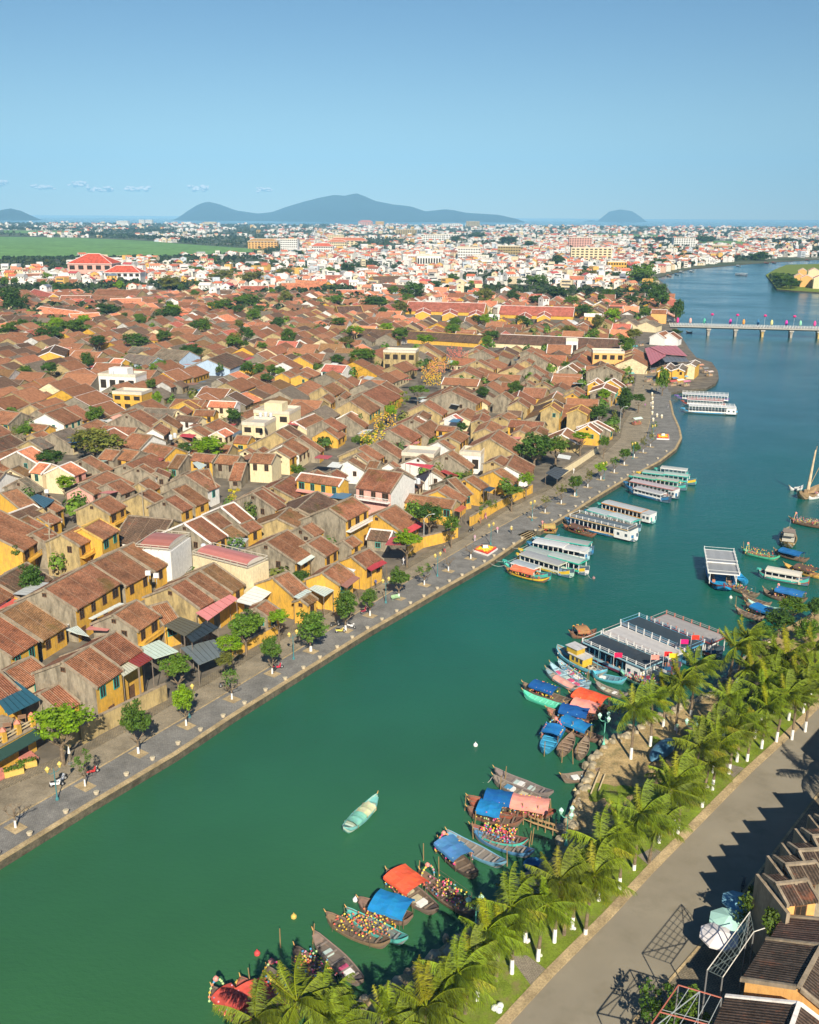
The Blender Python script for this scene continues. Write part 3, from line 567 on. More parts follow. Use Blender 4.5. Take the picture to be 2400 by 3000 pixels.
for A, B, Cc, zr, rc, gw, fw, tr in [((300, 95), (335, 50), (410, 100), 8, 'd', Y, Y, 'white'), ((800, 100), (985, 118), (775, 155), 8, 'g', 'blue', 'blue', 'gray'), ((1010, 65), (1185, 80), (985, 128), 9, 'g', 'blue', 'gray', 'gray'), ((825, 55), (930, 60), (800, 90), 8, 'g', 'blue', 'gray', 'gray'),
    ((1300, 130), (1420, 85), (1440, 190), 8, 'd', 'blue', 'blue', 'gray'), ((710, 130), (780, 135), (700, 165), 7, 'o', Y, Y, 'white')]: hp(Z4, A, B, Cc, zr, rc, gw, fw, tr)
Z2 = (800, 540, 2.156); Z3 = (1600, 540, 2.156); Z1 = (0, 540, 2.156)
def hall(T, A, B, Cc, zr, rc, gw, label, dormers=0, **kw):
    r = hp(T, A, B, Cc, zr, rc, gw, gw, **kw); ys_ = r.location.y; occ_mark(r.location.x, ys_ - (16 if zr > 8 else 8), R(90), 34, 7 if zr > 8 else 3) if zr > 8 else None; houses[-1][1] = label; houses[-1].append('u')
    return r
hall(Z2, (840, 740), (1330, 745), (836, 802), 9, 'p', Y, 'long red roofed market hall with yellow gables, left of the pair', tr='white')
hall(Z2, (1422, 758), (1890, 764), (1425, 822), 8.5, 'p', Y, 'long red roofed market hall with yellow gables, right of the pair', tr='white')
hall(Z2, (555, 912), (1320, 948), (540, 965), 6.6, 'd', Y, 'very long dark brown roofed hall left of its twin', tr='yellow')
hall(Z2, (1395, 938), (2190, 962), (1375, 1002), 7.0, 'd', 'cream', 'very long reddish brown roofed hall nearest the river', tr='white')
# dormer gables of the market halls
for (x, y) in [(930, 800), (1100, 805), (1265, 810)]: hp(Z2, (x, y), (x + 6, y - 22), (x + 48, y + 22), 6.5, 'p', Y, Y, 'white')
for (x, y) in [(1572, 820), (1695, 812)]: hp(Z2, (x, y), (x + 6, y - 22), (x + 42, y + 24), 7, 'p', Y, Y, 'white')
for A, B, Cc, zr, rc, gw, fw, tr in [((600, 685), (880, 690), (580, 740), 10, 'b', 'tan', Y, 'gray'), ((370, 730), (560, 728), (365, 765), 8, 'r', 'cream', 'cream', 'white'), ((240, 800), (500, 830), (215, 850), 8, 'o', 'cream', Y, 'white'), ((420, 845), (610, 835), (360, 885), 7, 'o', 'cream', Y, 'white'),
    ((680, 745), (880, 740), (660, 800), 8, 'o', 'cream', 'cream', 'white'), ((200, 690), (320, 720), (190, 725), 8, 'p', Y, 'cream', 'white'), ((150, 625), (290, 625), (130, 655), 8, 'r', 'cream', 'cream', 'white'), ((320, 625), (480, 625), (310, 655), 8, 'r', 'cream', 'cream', 'white'),
    ((90, 595), (240, 595), (70, 630), 8, 'r', 'cream', 'cream', 'white'), ((1500, 655), (1680, 652), (1480, 692), 9, 'p', 'white', 'white', 'white'), ((1240, 635), (1425, 632), (1230, 665), 9, 'o', 'cream', 'white', 'gray'), ((1075, 520), (1310, 520), (1065, 535), 9, 'p', 'white', 'white', 'white'),
    ((520, 720), (760, 735), (490, 775), 7.5, 'r', Y, Y, 'gray'), ((1310, 680), (1460, 682), (1300, 705), 8, 'd', Wt, Wt, 'white')]: hp(Z1, A, B, Cc, zr, rc, gw, fw, tr)
for A, B, Cc, zr, rc, gw, fw, tr in [((-60, 605), (330, 620), (-70, 630), 9, 'o', Y, Y, 'gray'), ((30, 635), (270, 628), (15, 672), 9, 'o', Y, Y, 'gray'), ((300, 580), (440, 578), (285, 605), 10, 'p', Y, 'cream', 'white'), ((400, 605), (545, 612), (390, 640), 9, 'p', Wt, Wt, 'white'), ((380, 672), (560, 670), (370, 692), 8, 'o', Y, Y, 'white'),
    ((600, 585), (860, 575), (590, 620), 10, 'd', Y, Y, 'yellow'), ((570, 625), (830, 640), (540, 665), 9, 'd', 'cream', 'cream', 'gray'), ((380, 775), (540, 770), (370, 812), 8.5, 'd', Y, Y, 'yellow'), ((1160, 602), (1300, 600), (1150, 618), 8, 'p', 'cream', 'cream', 'white')]: hp(Z2, A, B, Cc, zr, rc, gw, fw, tr)
for A, B, Cc, zr, rc, gw, fw, tr in [((100, 565), (240, 565), (85, 600), 8, 'o', 'cream', 'cream', 'white'), ((330, 580), (490, 582), (320, 600), 8, 'o', 'cream', 'cream', 'white'), ((650, 770), (750, 772), (645, 795), 10, 'r', 'orange', 'orange', 'white'), ((450, 625), (480, 610), (490, 660), 8, 'r', Y, Y, 'yellow'),
    ((520, 630), (545, 615), (570, 660), 8, 'r', Y, Y, 'yellow'), ((690, 920), (740, 905), (715, 960), 7.5, 'r', Wt, Wt, 'white'), ((765, 920), (790, 910), (820, 960), 7.5, 'r', Wt, Wt, 'white'), ((620, 850), (660, 838), (680, 880), 7, 'g', 'cream', 'cream', 'gray'), ((510, 845), (545, 835), (560, 880), 7, 'g', 'cream', 'cream', 'gray'),
    ((720, 1125), (760, 1120), (700, 1160), 7, 'b', Y, Y, 'gray')]: hp(Z3, A, B, Cc, zr, rc, gw, fw, tr)
Z6 = (1600, 1000, 2.156)
for A, B, Cc, zr, rc, gw, fw, tr in [((745, 145), (775, 115), (790, 180), 7, 'g', Y, Y, 'white'), ((825, 150), (850, 120), (868, 165), 7, 'g', Y, Y, 'white'), ((900, 120), (930, 95), (935, 135), 7.5, 'g', 'cream', Y, 'white')]: hp(Z6, A, B, Cc, zr, rc, gw, fw, tr)

# flat roofed and modern buildings in the old town: footprint by photo points on the ground
def block(name, label, cat, px, yb, wpx, Hh, D, az, mat_, trim=None, floors=2, roofc=(.5, .47, .42), hiprc=None, wins=True, rail=True, nbay=None, group=None):
    """px,yb: base centre in the photo; wpx: frontage width in photo px"""
    c0 = unproj(px, yb); dist = c0.y * math.cos(P) + H * math.sin(P); W = wpx / F * dist
    a = math.atan2(c0.x, c0.y) if az is None else R(az)
    root = empty(name, (c0.x, c0.y, 0), -a); b = MB(); b.box(-W / 2, W / 2, 0, D, -.3, Hh); b.build('wall', mat_, root)
    if hiprc:
        b = MB(); e = .8; r = min(W, D) / 2 * (.62 if W > 1.6 * D else .55); zt = Hh + r * 1.0; x0, x1 = -W / 2 - e, W / 2 + e; y0, y1 = -e, D + e; m = D / 2
        rx = max(0, W / 2 - D / 2); b.shape([(x0, y0, Hh), (x1, y0, Hh), (x1, y1, Hh), (x0, y1, Hh), (-rx, m, zt), (rx, m, zt)], [(0, 1, 5, 4), (1, 2, 5), (2, 3, 4, 5), (3, 0, 4), (3, 2, 1, 0)] if rx > .1 else [(0, 1, 5), (1, 2, 5), (2, 3, 5), (3, 0, 5), (3, 2, 1, 0)])
        part_mesh(b, 'roof', ROOF, root, hiprc)
        b = MB()
        for q in ((x0, y0), (x1, y0), (x1, y1), (x0, y1)): b.tube((q[0], q[1], Hh + .1), (-rx if q[0] < 0 else rx, m, zt + .1), .28, n=4)
        b.tube((-rx, m, zt + .1), (rx, m, zt + .1), .28, n=4); b.box(x0, x1, y0, y1, Hh - .5, Hh - .02); b.build('roof_trim', TRIM['white'], root)
    else:
        b = MB(); b.box(-W / 2 + .3, W / 2 - .3, .3, D - .3, Hh, Hh + .05, 0, roofc)
        for q in ((-W / 2 - .1, W / 2 + .1, -.1, .2), (-W / 2 - .1, W / 2 + .1, D - .2, D + .1)): b.box(*q, Hh - .1, Hh + .9, 0, (.7, .62, .5))
        for q in ((-W / 2 - .1, -W / 2 + .2, .2, D - .2), (W / 2 - .2, W / 2 + .1, .2, D - .2)): b.box(*q, Hh - .1, Hh + .9, 0, (.7, .62, .5))
        b.build('roof_parapet', PAINT, root)
        if trim: b = MB(); b.box(-W * .3, W * .2, D * .3, D * .8, Hh, Hh + 2.6); b.build('stair_head', mat_, root)
    if wins:
        n = min(nbay or max(2, int(W / 3.2)), 9); fh = Hh / floors; b = MB(); ww = W / n * .3; b.box(-ww, ww, -.06, .05, -fh * .25, fh * .25); w0 = b.build('window', DARK, root); w0.location = (-W / 2 + W * .5 / n, 0, fh * .53)
        for s in range(floors):
            for i in range(n):
                if s or i: wo = w0.copy(); C.objects.link(wo); wo.parent = root; wo.location = (-W / 2 + W * (i + .5) / n, 0, s * fh + fh * .53)
    tag(root, label, cat, group); occ_mark(c0.x + math.sin(a) * D / 2, c0.y + math.cos(a) * D / 2, a, D / 2 + .3, W / 2 + .3)
    return root
WM = WALL
block('theatre', 'pink pillared theatre with square red pyramid roof', 'theatre', 258, 833, 128, 17, 34, 0, WM['pink'], hiprc=(.62, .10, .055), floors=2, nbay=5)
block('annex_building', 'long white annex with red roof beside the theatre', 'building', 352, 842, 105, 11, 20, 0, WM['white'], hiprc=(.62, .11, .06), floors=2, nbay=6)
block('terrace_building', 'white building with planted roof terrace among brown roofs', 'building', 342, 1162, 118, 6.4, 9, 12, WM['white'], floors=1, trim=True)
block('terrace_building', 'yellow flat roofed house just below the white terrace building', 'house', 372, 1212, 92, 5.6, 8, 12, WM['yellow'], floors=2)
block('terrace_building', 'cream stepped terrace building with white balconies above bright green tree', 'building', 742, 1310, 70, 6, 9, 14, WM['cream'], floors=2)
block('terrace_building', 'cream rooftop terrace block behind the stepped terrace building', 'building', 795, 1280, 110, 6.8, 10, 14, WM['cream'], floors=2, trim=True)
block('terrace_building', 'grey walled house with glassed upper floor and red awning', 'house', 1222, 1395, 95, 5.4, 8, 14, WM['gray'], floors=2)
block('terrace_building', 'white L shaped block with grey edged roof between tan gables', 'building', 1375, 1385, 62, 5, 7, 14, WM['white'], floors=1)
block('terrace_building', 'bare grey concrete house behind yellow lantern street', 'house', 1165, 1090, 95, 8.5, 9, 10, WM['tan'], floors=2)
block('terrace_building', 'yellow two storey house with flat parapet near red warehouse roof', 'house', 1775, 1080, 90, 8, 9, 6, WM['orange'], floors=2)
block('terrace_building', 'small white rooftop room in front of long reddish hall', 'house', 1668, 1045, 34, 8.5, 5, 6, WM['white'], floors=1)

# the long white house with pink metal roofs close to the promenade
def metal_roofed(label, e0, e1, W, Hh, col=(.55, .20, .17)):
    a_, b_ = unproj(*e0, Hh + .8), unproj(*e1, Hh + .8); c0 = (a_ + b_) / 2; d = b_ - a_; L = math.hypot(d.x, d.y); az = math.degrees(math.atan2(d.x, d.y)); root = empty('terrace_house', (c0.x, c0.y, 0), math.pi / 2 - R(az)); b = MB(); b.box(-L / 2, L / 2, -W / 2, W / 2, -.3, Hh); b.build('wall', WALL['cream' if 'tall' in label else 'white'], root)
    b = MB(); n = 8; hw = W / 2 - .5
    for i in range(n):
        a0 = math.pi * i / n; a1 = math.pi * (i + 1) / n
        q = [(-L / 2 + .6, math.cos(a0) * hw, Hh + .5 + math.sin(a0) * .8), (L / 2 - .6, math.cos(a0) * hw, Hh + .5 + math.sin(a0) * .8), (L / 2 - .6, math.cos(a1) * hw, Hh + .5 + math.sin(a1) * .8), (-L / 2 + .6, math.cos(a1) * hw, Hh + .5 + math.sin(a1) * .8)]
        b.face(q, 0, tuple(c * (1 if i % 2 else .85) for c in col))
        for e in (0, 1): b.face([(q[e][0], 0, Hh + .5), q[e], q[3 if e == 0 else 2]][::1 if e else -1], 0, (.6, .55, .5))
    b.box(-L / 2 + .6, L / 2 - .6, -hw, hw, Hh, Hh + .5, 0, (.5, .46, .4)); b.build('roof', METAL, root)
    b = MB()
    for z in (Hh + .45, Hh + .95):
        for q in ((-L / 2, L / 2, -W / 2, -W / 2 + .1), (-L / 2, L / 2, W / 2 - .1, W / 2), (-L / 2, -L / 2 + .1, -W / 2, W / 2), (L / 2 - .1, L / 2, -W / 2, W / 2)): b.box(*q, z, z + .1, 0, (.6, .55, .45))
    for i in range(int(L / 1.5)): b.box(-L / 2 + i * 1.5, -L / 2 + i * 1.5 + .1, -W / 2, -W / 2 + .1, Hh, Hh + 1, 0, (.5, .45, .35)); b.box(-L / 2 + i * 1.5, -L / 2 + i * 1.5 + .1, W / 2 - .1, W / 2, Hh, Hh + 1, 0, (.5, .45, .35))
    b.build('railing', PAINT, root); tag(root, label, 'house'); occ_mark(c0.x, c0.y, R(az), L / 2, W / 2)
    return root
metal_roofed('tall white house with barrel shaped pink metal roof and railing near promenade', (596, 1612), (758, 1650), 5.4, 7.4)
metal_roofed('low whitewashed house with flat pink metal roof behind the barrel roofed house', (430, 1585), (530, 1592), 8.5, 6.4, col=(.45, .17, .13))
def flat_roof(name, label, cat, px4, z, col, th=.12, posts=True, mt=None):
    pts = [unproj(a, c, z) for a, c in px4]; root = empty(name, (pts[0].x, pts[0].y, 0)); o = Vector((pts[0].x, pts[0].y, 0)); q = [p - o for p in pts]
    ar = sum(q[i].x * q[(i + 1) % 4].y - q[(i + 1) % 4].x * q[i].y for i in range(4))
    if ar < 0: q.reverse()
    b = MB(); n = 6
    lo = [(p.x, p.y, p.z - th) for p in q]; b.shape([tuple(p) for p in q] + lo, [(0, 1, 2, 3), (7, 6, 5, 4), (0, 4, 5, 1), (1, 5, 6, 2), (2, 6, 7, 3), (3, 7, 4, 0)], 0, col)
    for i in range(1, n):
        a0 = q[0].lerp(q[1], i / n); a1 = q[3].lerp(q[2], i / n); b.tube((a0.x, a0.y, z + .03), (a1.x, a1.y, z + .03), .05, n=4, c=tuple(x * .6 for x in col))
    b.build('cover', METAL, root)
    if posts:
        for p in q: b = MB(); b.tube((p.x * .97, p.y * .97, 0), (p.x * .97, p.y * .97, z - .1), .06, c=(.25, .2, .16)); b.build('post', PAINT, root)
    tag(root, label, cat); return root
def Z(T, *ps): return [(T[0] + x / T[2], T[1] + y / T[2]) for x, y in ps]
flat_roof('canopy', 'blue corrugated canopy over the terrace at the left edge', 'canopy', Z(TA, (-40, 1350), (130, 1255), (310, 1385), (80, 1500)), 5.5, (.03, .12, .17))
flat_roof('canopy', 'dark grey ribbed terrace roof beside the pink sheet roof', 'canopy', Z(TA, (1195, 840), (1310, 775), (1465, 830), (1345, 915)), 5, (.13, .12, .08))
flat_roof('canopy', 'black shade net stretched over terrace by the promenade', 'canopy', Z(TA, (1345, 905), (1500, 800), (1590, 850), (1400, 960)), 4.8, (.03, .04, .045))
flat_roof('canopy', 'grey tarpaulin awning with blue edges over street cafe', 'canopy', Z(TA, (1315, 1000), (1560, 935), (1640, 1040), (1450, 1120)), 3.6, (.16, .19, .20))
flat_roof('canopy', 'pale green sheet roof in the corner below yellow front', 'canopy', Z(TA, (1005, 1010), (1160, 945), (1300, 1025), (1130, 1080)), 3.4, (.58, .70, .62), posts=False)
flat_roof('canopy', 'pink painted sheet roof running between two brown roofs', 'canopy', Z(TA, (1425, 745), (1670, 610), (1725, 640), (1510, 800)), 5.2, (.78, .28, .26))
flat_roof('canopy', 'dark red sheet roof over upstairs veranda', 'canopy', Z(TA, (930, 1095), (1045, 1035), (1115, 1080), (1020, 1140)), 6.2, (.30, .05, .04))
flat_roof('canopy', 'pale cream sheet roof beside the dark red veranda roof', 'canopy', Z(TA, (850, 1145), (930, 1100), (1015, 1140), (905, 1210)), 5.9, (.60, .60, .48))
flat_roof('canopy', 'pale triangle of metal roof below the ochre front', 'canopy', Z(TA, (490, 880), (570, 850), (655, 925), (560, 905)), 3.0, (.66, .74, .70), posts=False)
flat_roof('canopy', 'white strip of sheet roof running past the ochre front', 'canopy', Z(TA, (650, 795), (870, 680), (905, 685), (680, 800)), 3.4, (.70, .75, .72), posts=False)
flat_roof('canopy', 'long white metal awning on the promenade corner stall', 'canopy', Z(TB, (760, 560), (820, 525), (940, 570), (870, 615)), 4.4, (.62, .72, .68))
flat_roof('canopy', 'narrow pale metal roof left of corner stall awning', 'canopy', Z(TB, (650, 620), (740, 565), (780, 580), (700, 640)), 4.4, (.60, .70, .66))
flat_roof('canopy', 'grey glazed skylight frame among brown roofs at left', 'skylight', Z(T2, (380, 130), (470, 90), (690, 160), (560, 265)), 6, (.06, .14, .20))
flat_roof('canopy', 'red sheet awning on small terrace above bright green tree', 'canopy', Z(T3, (530, 455), (570, 425), (745, 435), (700, 475)), 5.5, (.60, .08, .10))
flat_roof('canopy', 'white sheet roof and green tarp shelter between brown roofs', 'canopy', Z(T3, (700, 790), (760, 775), (880, 815), (790, 880)), 5, (.66, .76, .72))
flat_roof('canopy', 'bright red awning along the grey glassed house', 'canopy', Z(T7, (-60, 505), (0, 500), (300, 525), (250, 570)), 7.2, (.70, .10, .13))
flat_roof('canopy', 'red sheet roof over lane beside wide tan gable', 'canopy', Z(T7, (385, 600), (440, 580), (615, 650), (570, 670)), 4.5, (.62, .10, .10))
flat_roof('canopy', 'orange sheet awning at the end of tree shaded house', 'canopy', Z(T7, (560, 1090), (660, 1020), (720, 1050), (640, 1110)), 4.2, (.62, .16, .08))
flat_roof('canopy', 'navy blue sheet awning above promenade courtyard', 'canopy', Z(T7, (935, 830), (1000, 785), (1085, 800), (1010, 850)), 4.5, (.06, .10, .16))
flat_roof('canopy', 'pink sheet roof of covered market by the promontory', 'canopy', Z(Z6, (610, 25), (700, 5), (745, 70), (650, 130)), 5, (.55, .17, .18))
flat_roof('canopy', 'longer pink sheet roof of covered market facing river', 'canopy', Z(Z6, (640, 15), (810, 5), (880, 70), (730, 60)), 5.3, (.55, .18, .19))
flat_roof('canopy', 'grey sheet roof behind yellow market house', 'canopy', Z(Z6, (710, 75), (860, 65), (890, 105), (740, 110)), 4.5, (.16, .16, .17))
flat_roof('canopy', 'dark canopy over bench area beside the promenade road', 'canopy', Z(Z6, (-5, 820), (50, 780), (140, 800), (70, 860)), 3.2, (.09, .10, .11))
# compound wall with coping along the promenade
def wall_run(label, px, h, m, t=.35):
    pts = G(px); o = pts[0]; b = MB()
    for i in range(len(pts) - 1):
        a, c = pts[i] - o, pts[i + 1] - o; d = (c - a); n = Vector((-d.y, d.x, 0)).normalized() * t
        q = [a, c, c + n, a + n]; b.shape([(p.x, p.y, -.2) for p in q] + [(p.x, p.y, h) for p in q], [(4, 5, 6, 7), (0, 1, 5, 4), (2, 3, 7, 6), (3, 0, 4, 7), (1, 2, 6, 5)], 0)
        n2 = n * 1.3; a2 = a - n * .15; c2 = c - n * .15; q = [a2, c2, c2 + n2, a2 + n2]; b.shape([(p.x, p.y, h) for p in q] + [(p.x, p.y, h + .14) for p in q], [(4, 5, 6, 7), (0, 1, 5, 4), (2, 3, 7, 6), (3, 0, 4, 7), (1, 2, 6, 5)], 1)
        mk = (pts[i] + pts[i + 1]) / 2; occ_mark(mk.x, mk.y, math.atan2(d.x, d.y), d.length / 2, .6)
    r = b.build('garden_wall', [m, TRIM['gray']]); r.location = o; tag(r, label, 'wall'); return r
wall_run('stained ochre garden wall along the promenade below two brown roofs', [(255, 2193), (300, 2165), (400, 2112), (499, 2062)], 2.6, WALL['tan'])
wall_run('low cream wall with gate gap beside bright green tree', [(195, 2215), (255, 2175)], 3.6, WALL['tan'])
wall_run('short ochre wall with red coping near large promenade tree', [(690, 1935), (760, 1895), (820, 1862)], 1.6, WALL['yellow'])
wall_run('ochre courtyard wall with climbing plants opposite the curved promenade', [(1380, 1540), (1420, 1515), (1480, 1482), (1560, 1440)], 2.2, WALL['yellow'])
wall_run('ochre garden wall under trees at the street corner', [(1195, 1635), (1241, 1605), (1300, 1590), (1343, 1575)], 2.4, WALL['yellow'])
wall_run('pale wall beside the dark pavilion on the curved road', [(1640, 1395), (1690, 1362), (1750, 1320)], 2.0, WALL['cream'])

# ------------------------------------------------------------------ the rest of the roofs
from mathutils import noise as mnoise
def nz(x, y, s): return mnoise.noise(Vector((x / s, y / s, 3.7)))
QP = [(p.x, p.y) for p in quay] + [(9000, 2600), (9000, 60), (-60, 60)]          # river side region
FR = G(front); front_poly = [(p.x, p.y) for p in FR] + [(p.x, p.y) for p in G([(1850, 1046), (1835, 1000), (1860, 960), (1955, 930), (1960, 880), (1935, 845), (1890, 800), (1990, 775), (2110, 758), (2296, 741), (2900, 722)])] + [(9000, 8000), (-9000, 8000), (-9000, 60)]
def seg_keep(pts, w):
    for i in range(len(pts) - 1):
        a, c = pts[i], pts[i + 1]; d = c - a; m = (a + c) / 2; occ_mark(m.x, m.y, math.atan2(d.x, d.y), d.length / 2, w / 2)
seg_keep(G([(330, 1610), (557, 1525), (680, 1472), (850, 1420), (939, 1380), (1078, 1284), (1125, 1219), (1200, 1160), (1245, 1130), (1333, 1035), (1345, 1015)]), 7.0)
def keep_px(x0, x1, y0, y1):
    y = y0
    while y <= y1:
        x = x0
        while x <= x1: p = unproj(x, y); OCC[(int(p.x // OCS), int(p.y // OCS))] = 1; x += 2.2
        y += .35
keep_px(1187, 1425, 916, 950); keep_px(1459, 1690, 926, 956); keep_px(1050, 1405, 1016, 1042); keep_px(1440, 1815, 1008, 1036)
seg_keep(G([(440, 1228), (500, 1190), (556, 1163), (640, 1125), (700, 1095)]), 4.0)
TOWN_TREES = [  # crown centre px, width px, height px, tone
 (271, 1301, 170, 60, 'o'), (605, 1311, 115, 52, 'l'), (148, 1350, 88, 50, 'd'), (190, 1427, 58, 70, 'l'), (250, 1065, 44, 60, 'd'), (141, 1090, 52, 46, 'd'), (70, 1097, 40, 34, 'm'), (561, 1037, 70, 34, 'd'), (457, 1176, 32, 62, 'l'),
 (682, 1222, 50, 60, 'd'), (438, 1134, 34, 46, 'm'), (70, 1274, 62, 44, 'm'), (760, 1018, 34, 30, 'm'), (981, 1053, 50, 34, 'd'), (1055, 1037, 86, 36, 'm'), (1220, 1141, 62, 34, 'm'), (1410, 1144, 50, 36, 'd'), (1347, 1248, 46, 34, 'd'), (1143, 1204, 42, 40, 'l'),
 (1046, 1290, 38, 34, 'm'), (870, 1380, 50, 46, 'm'), (1565, 1300, 110, 100, 'd'), (1628, 1300, 90, 70, 'm'), (1542, 1399, 52, 50, 'l'), (1500, 1432, 66, 34, 'm'), (1259, 1501, 100, 66, 'd'), (1324, 1533, 60, 70, 'm'), (1194, 1578, 90, 66, 'l'), (179, 2128, 180, 140, 'l'),
 (89, 1703, 76, 110, 'd'), (524, 1959, 100, 84, 'm'), (722, 1837, 110, 100, 'm'), (681, 1892, 86, 60, 'l'), (819, 1808, 70, 44, 'l'), (884, 1691, 70, 40, 'd'), (666, 1938, 56, 60, 'o'), (1827, 1162, 56, 96, 'd'), (1748, 1200, 76, 56, 'd'), (1769, 1285, 34, 44, 'm'), (1869, 1158, 44, 32, 'd'), (1939, 1100, 40, 86, 'm'),
 (1700, 1270, 60, 30, 'l'), (172, 855, 60, 40, 'd'), (28, 890, 84, 84, 'd'), (311, 916, 84, 44, 'd'), (487, 837, 70, 56, 'o'), (640, 815, 90, 40, 'o'), (730, 820, 80, 60, 'o'), (139, 985, 90, 50, 'd'), (209, 967, 90, 36, 'm'), (492, 925, 90, 36, 'd'), (640, 900, 80, 36, 'm'), (720, 885, 90, 40, 'm'), (385, 1004, 90, 34, 'd'),
 (278, 1006, 60, 36, 'd'), (557, 1032, 70, 34, 'd'), (1009, 784, 46, 40, 'd'), (958, 798, 60, 30, 'm'), (1203, 848, 76, 60, 'd'), (1088, 886, 84, 46, 'd'), (1166, 900, 54, 50, 'o'), (823, 804, 70, 36, 'o'), (976, 879, 60, 30, 'm'), (828, 874, 50, 50, 'o'), (986, 943, 54, 24, 'm'), (1032, 967, 56, 32, 'l'), (1241, 992, 66, 24, 'l'),
 (1435, 976, 54, 30, 'd'), (1264, 832, 54, 26, 'd'), (1412, 862, 64, 60, 'o'), (1496, 862, 44, 44, 'd'), (1565, 872, 56, 30, 'd'), (1570, 815, 66, 44, 'm'), (1320, 812, 44, 30, 'm'), (1874, 795, 80, 80, 'm'), (1897, 835, 66, 60, 'd'), (1925, 858, 60, 84, 'd'), (1978, 897, 44, 76, 'd'), (1846, 869, 56, 32, 'd'), (1702, 897, 60, 40, 'd'),
 (1670, 872, 50, 36, 'm'), (1888, 906, 44, 44, 'm'), (1711, 797, 66, 26, 'o'), (1623, 757, 54, 40, 'd'), (1623, 850, 70, 44, 'd'), (1850, 968, 60, 30, 'o'), (1832, 1010, 34, 36, 'm'), (1976, 962, 34, 22, 'd'), (2277, 800, 60, 40, 'm'), (2310, 812, 60, 30, 'd'), (1800, 800, 40, 30, 'd'), (1772, 850, 40, 30, 'm'), (1520, 930, 50, 20, 'd'), (300, 805, 40, 26, 'd'), (560, 800, 60, 26, 'm'), (1010, 1000, 50, 20, 'o'), (1480, 700, 60, 26, 'd'), (1540, 712, 50, 20, 'd'), (1330, 700, 50, 20, 'd'), (860, 748, 50, 20, 'd'), (1110, 757, 30, 26, 'd'), (1920, 760, 60, 18, 'd'), (2000, 742, 60, 16, 'd'), (2220, 738, 70, 18, 'd'), (2060, 690, 60, 18, 'd'), (1390, 690, 60, 16, 'd'), (1050, 722, 60, 16, 'd')]
tree_specs = []
for (x, y, w, h, tone) in TOWN_TREES:
    yb = y + h * .5; p = unproj(x, y, 4.0); s = p.y * math.cos(P) + (H - 4) * math.sin(P); cw = w / F * s
    zc = 5.2 if cw < 6 else 6.0 if cw < 10 else 6.6; p = unproj(x, y, zc); s = p.y * math.cos(P) + (H - zc) * math.sin(P); cw = w / F * s; chh = h / F * s * .8
    zc = max(zc, chh * .5 + 2.0); p = unproj(x, y, zc)
    tree_specs.append((p.x, p.y, zc, cw, max(chh, cw * .45), tone, (x, y), 'town')); occ_mark(p.x, p.y, 0, cw * .36, cw * .36)

g8 = random.Random(31)
for _ in range(700):
    x, y = g8.uniform(-20, 1880), g8.uniform(770, 1330); p = unproj(x, y, 6)
    if len(tree_specs) > 245: break
    if mnoise.noise(Vector((x / 120, y / 45, 1.3))) < (.12 if y < 1010 else .38) or not in_poly(p.x, p.y, front_poly) or occ_frac(p.x, p.y, 0, 2.5, 2.5) > .3: continue
    cw = g8.uniform(5, 11) if y < 1010 else g8.uniform(3.5, 6.5); chh = cw * g8.uniform(.55, .9); zc = 3.2 + chh * .5
    tree_specs.append((p.x, p.y, zc, cw, chh, g8.choice('ddmmmqol'), (x, y), 'town')); occ_mark(p.x, p.y, 0, cw * .36, cw * .36)
hand_n = len(houses); cand = []
AZ0 = 15.0
def town_ok(x, y): return in_poly(x, y, front_poly) and abs(x) < .47 * y + 30
r2 = random.Random(11)
Yr = 92.0
while Yr < 760:
    Yr += 0.001; break
ux, uy = math.sin(R(AZ0)), math.cos(R(AZ0)); vx, vy = uy, -ux
v_ = -620.0; row = 0
while v_ < 420:
    depth = r2.uniform(9, 13.5); u_ = 40.0 + r2.uniform(0, 6); row += 1
    while u_ < 900:
        Ln = r2.uniform(7.0, 14.0); cu = u_ + Ln / 2; cv = v_ + depth / 2 + r2.uniform(-.8, .8)
        x = ux * cu + vx * cv; y = uy * cu + vy * cv
        if town_ok(x, y) and 85 < y < 820: cand.append((x, y, Ln, depth, r2.gauss(0, 2.5)))
        u_ += Ln + (r2.uniform(.0, .4) if r2.random() < .8 else r2.uniform(1.5, 6))
    v_ += depth + (0.2 if row % 4 else 2.0)
cand.sort(key=lambda c: c[1]); fill = []
def try_place(x, y, Ln, dp, da, thr):
    az = R(AZ0 + da); perp = r2.random() < .2
    if perp: az += R(90); Ln, dp = dp, Ln
    ca, sa = math.cos(az), math.sin(az)
    if y < 420 and not all(in_poly(x + sa * i * (Ln / 2 + .5) + ca * j * (dp / 2 + .5), y + ca * i * (Ln / 2 + .5) - sa * j * (dp / 2 + .5), front_poly) for i in (-1, 1) for j in (-1, 1)): return False
    if occ_frac(x, y, az, Ln / 2, dp / 2) <= thr:
        zr = r2.choice([4.8, 5.1, 5.4, 5.8, 6.6]) * (1.0 if dp > 7 else .78)
        ze = zr - dp / 2 * r2.uniform(.46, .58)
        fill.append((x, y, az, Ln, dp, zr, max(2.4, ze), perp)); occ_mark(x, y, az, Ln / 2, dp / 2); return True
    return False
for x, y, Ln, dp, da in cand: try_place(x, y, Ln * 1.06, dp * 1.08, da, .27)
for x, y, Ln, dp, da in cand:
    for _ in range(2):
        xx, yy = x + r2.uniform(-5, 5), y + r2.uniform(-5, 5)
        if town_ok(xx, yy): try_place(xx, yy, r2.uniform(4, 6.5), r2.uniform(4.5, 7), r2.gauss(0, 3), .12)
fill.sort(key=lambda c: c[1])
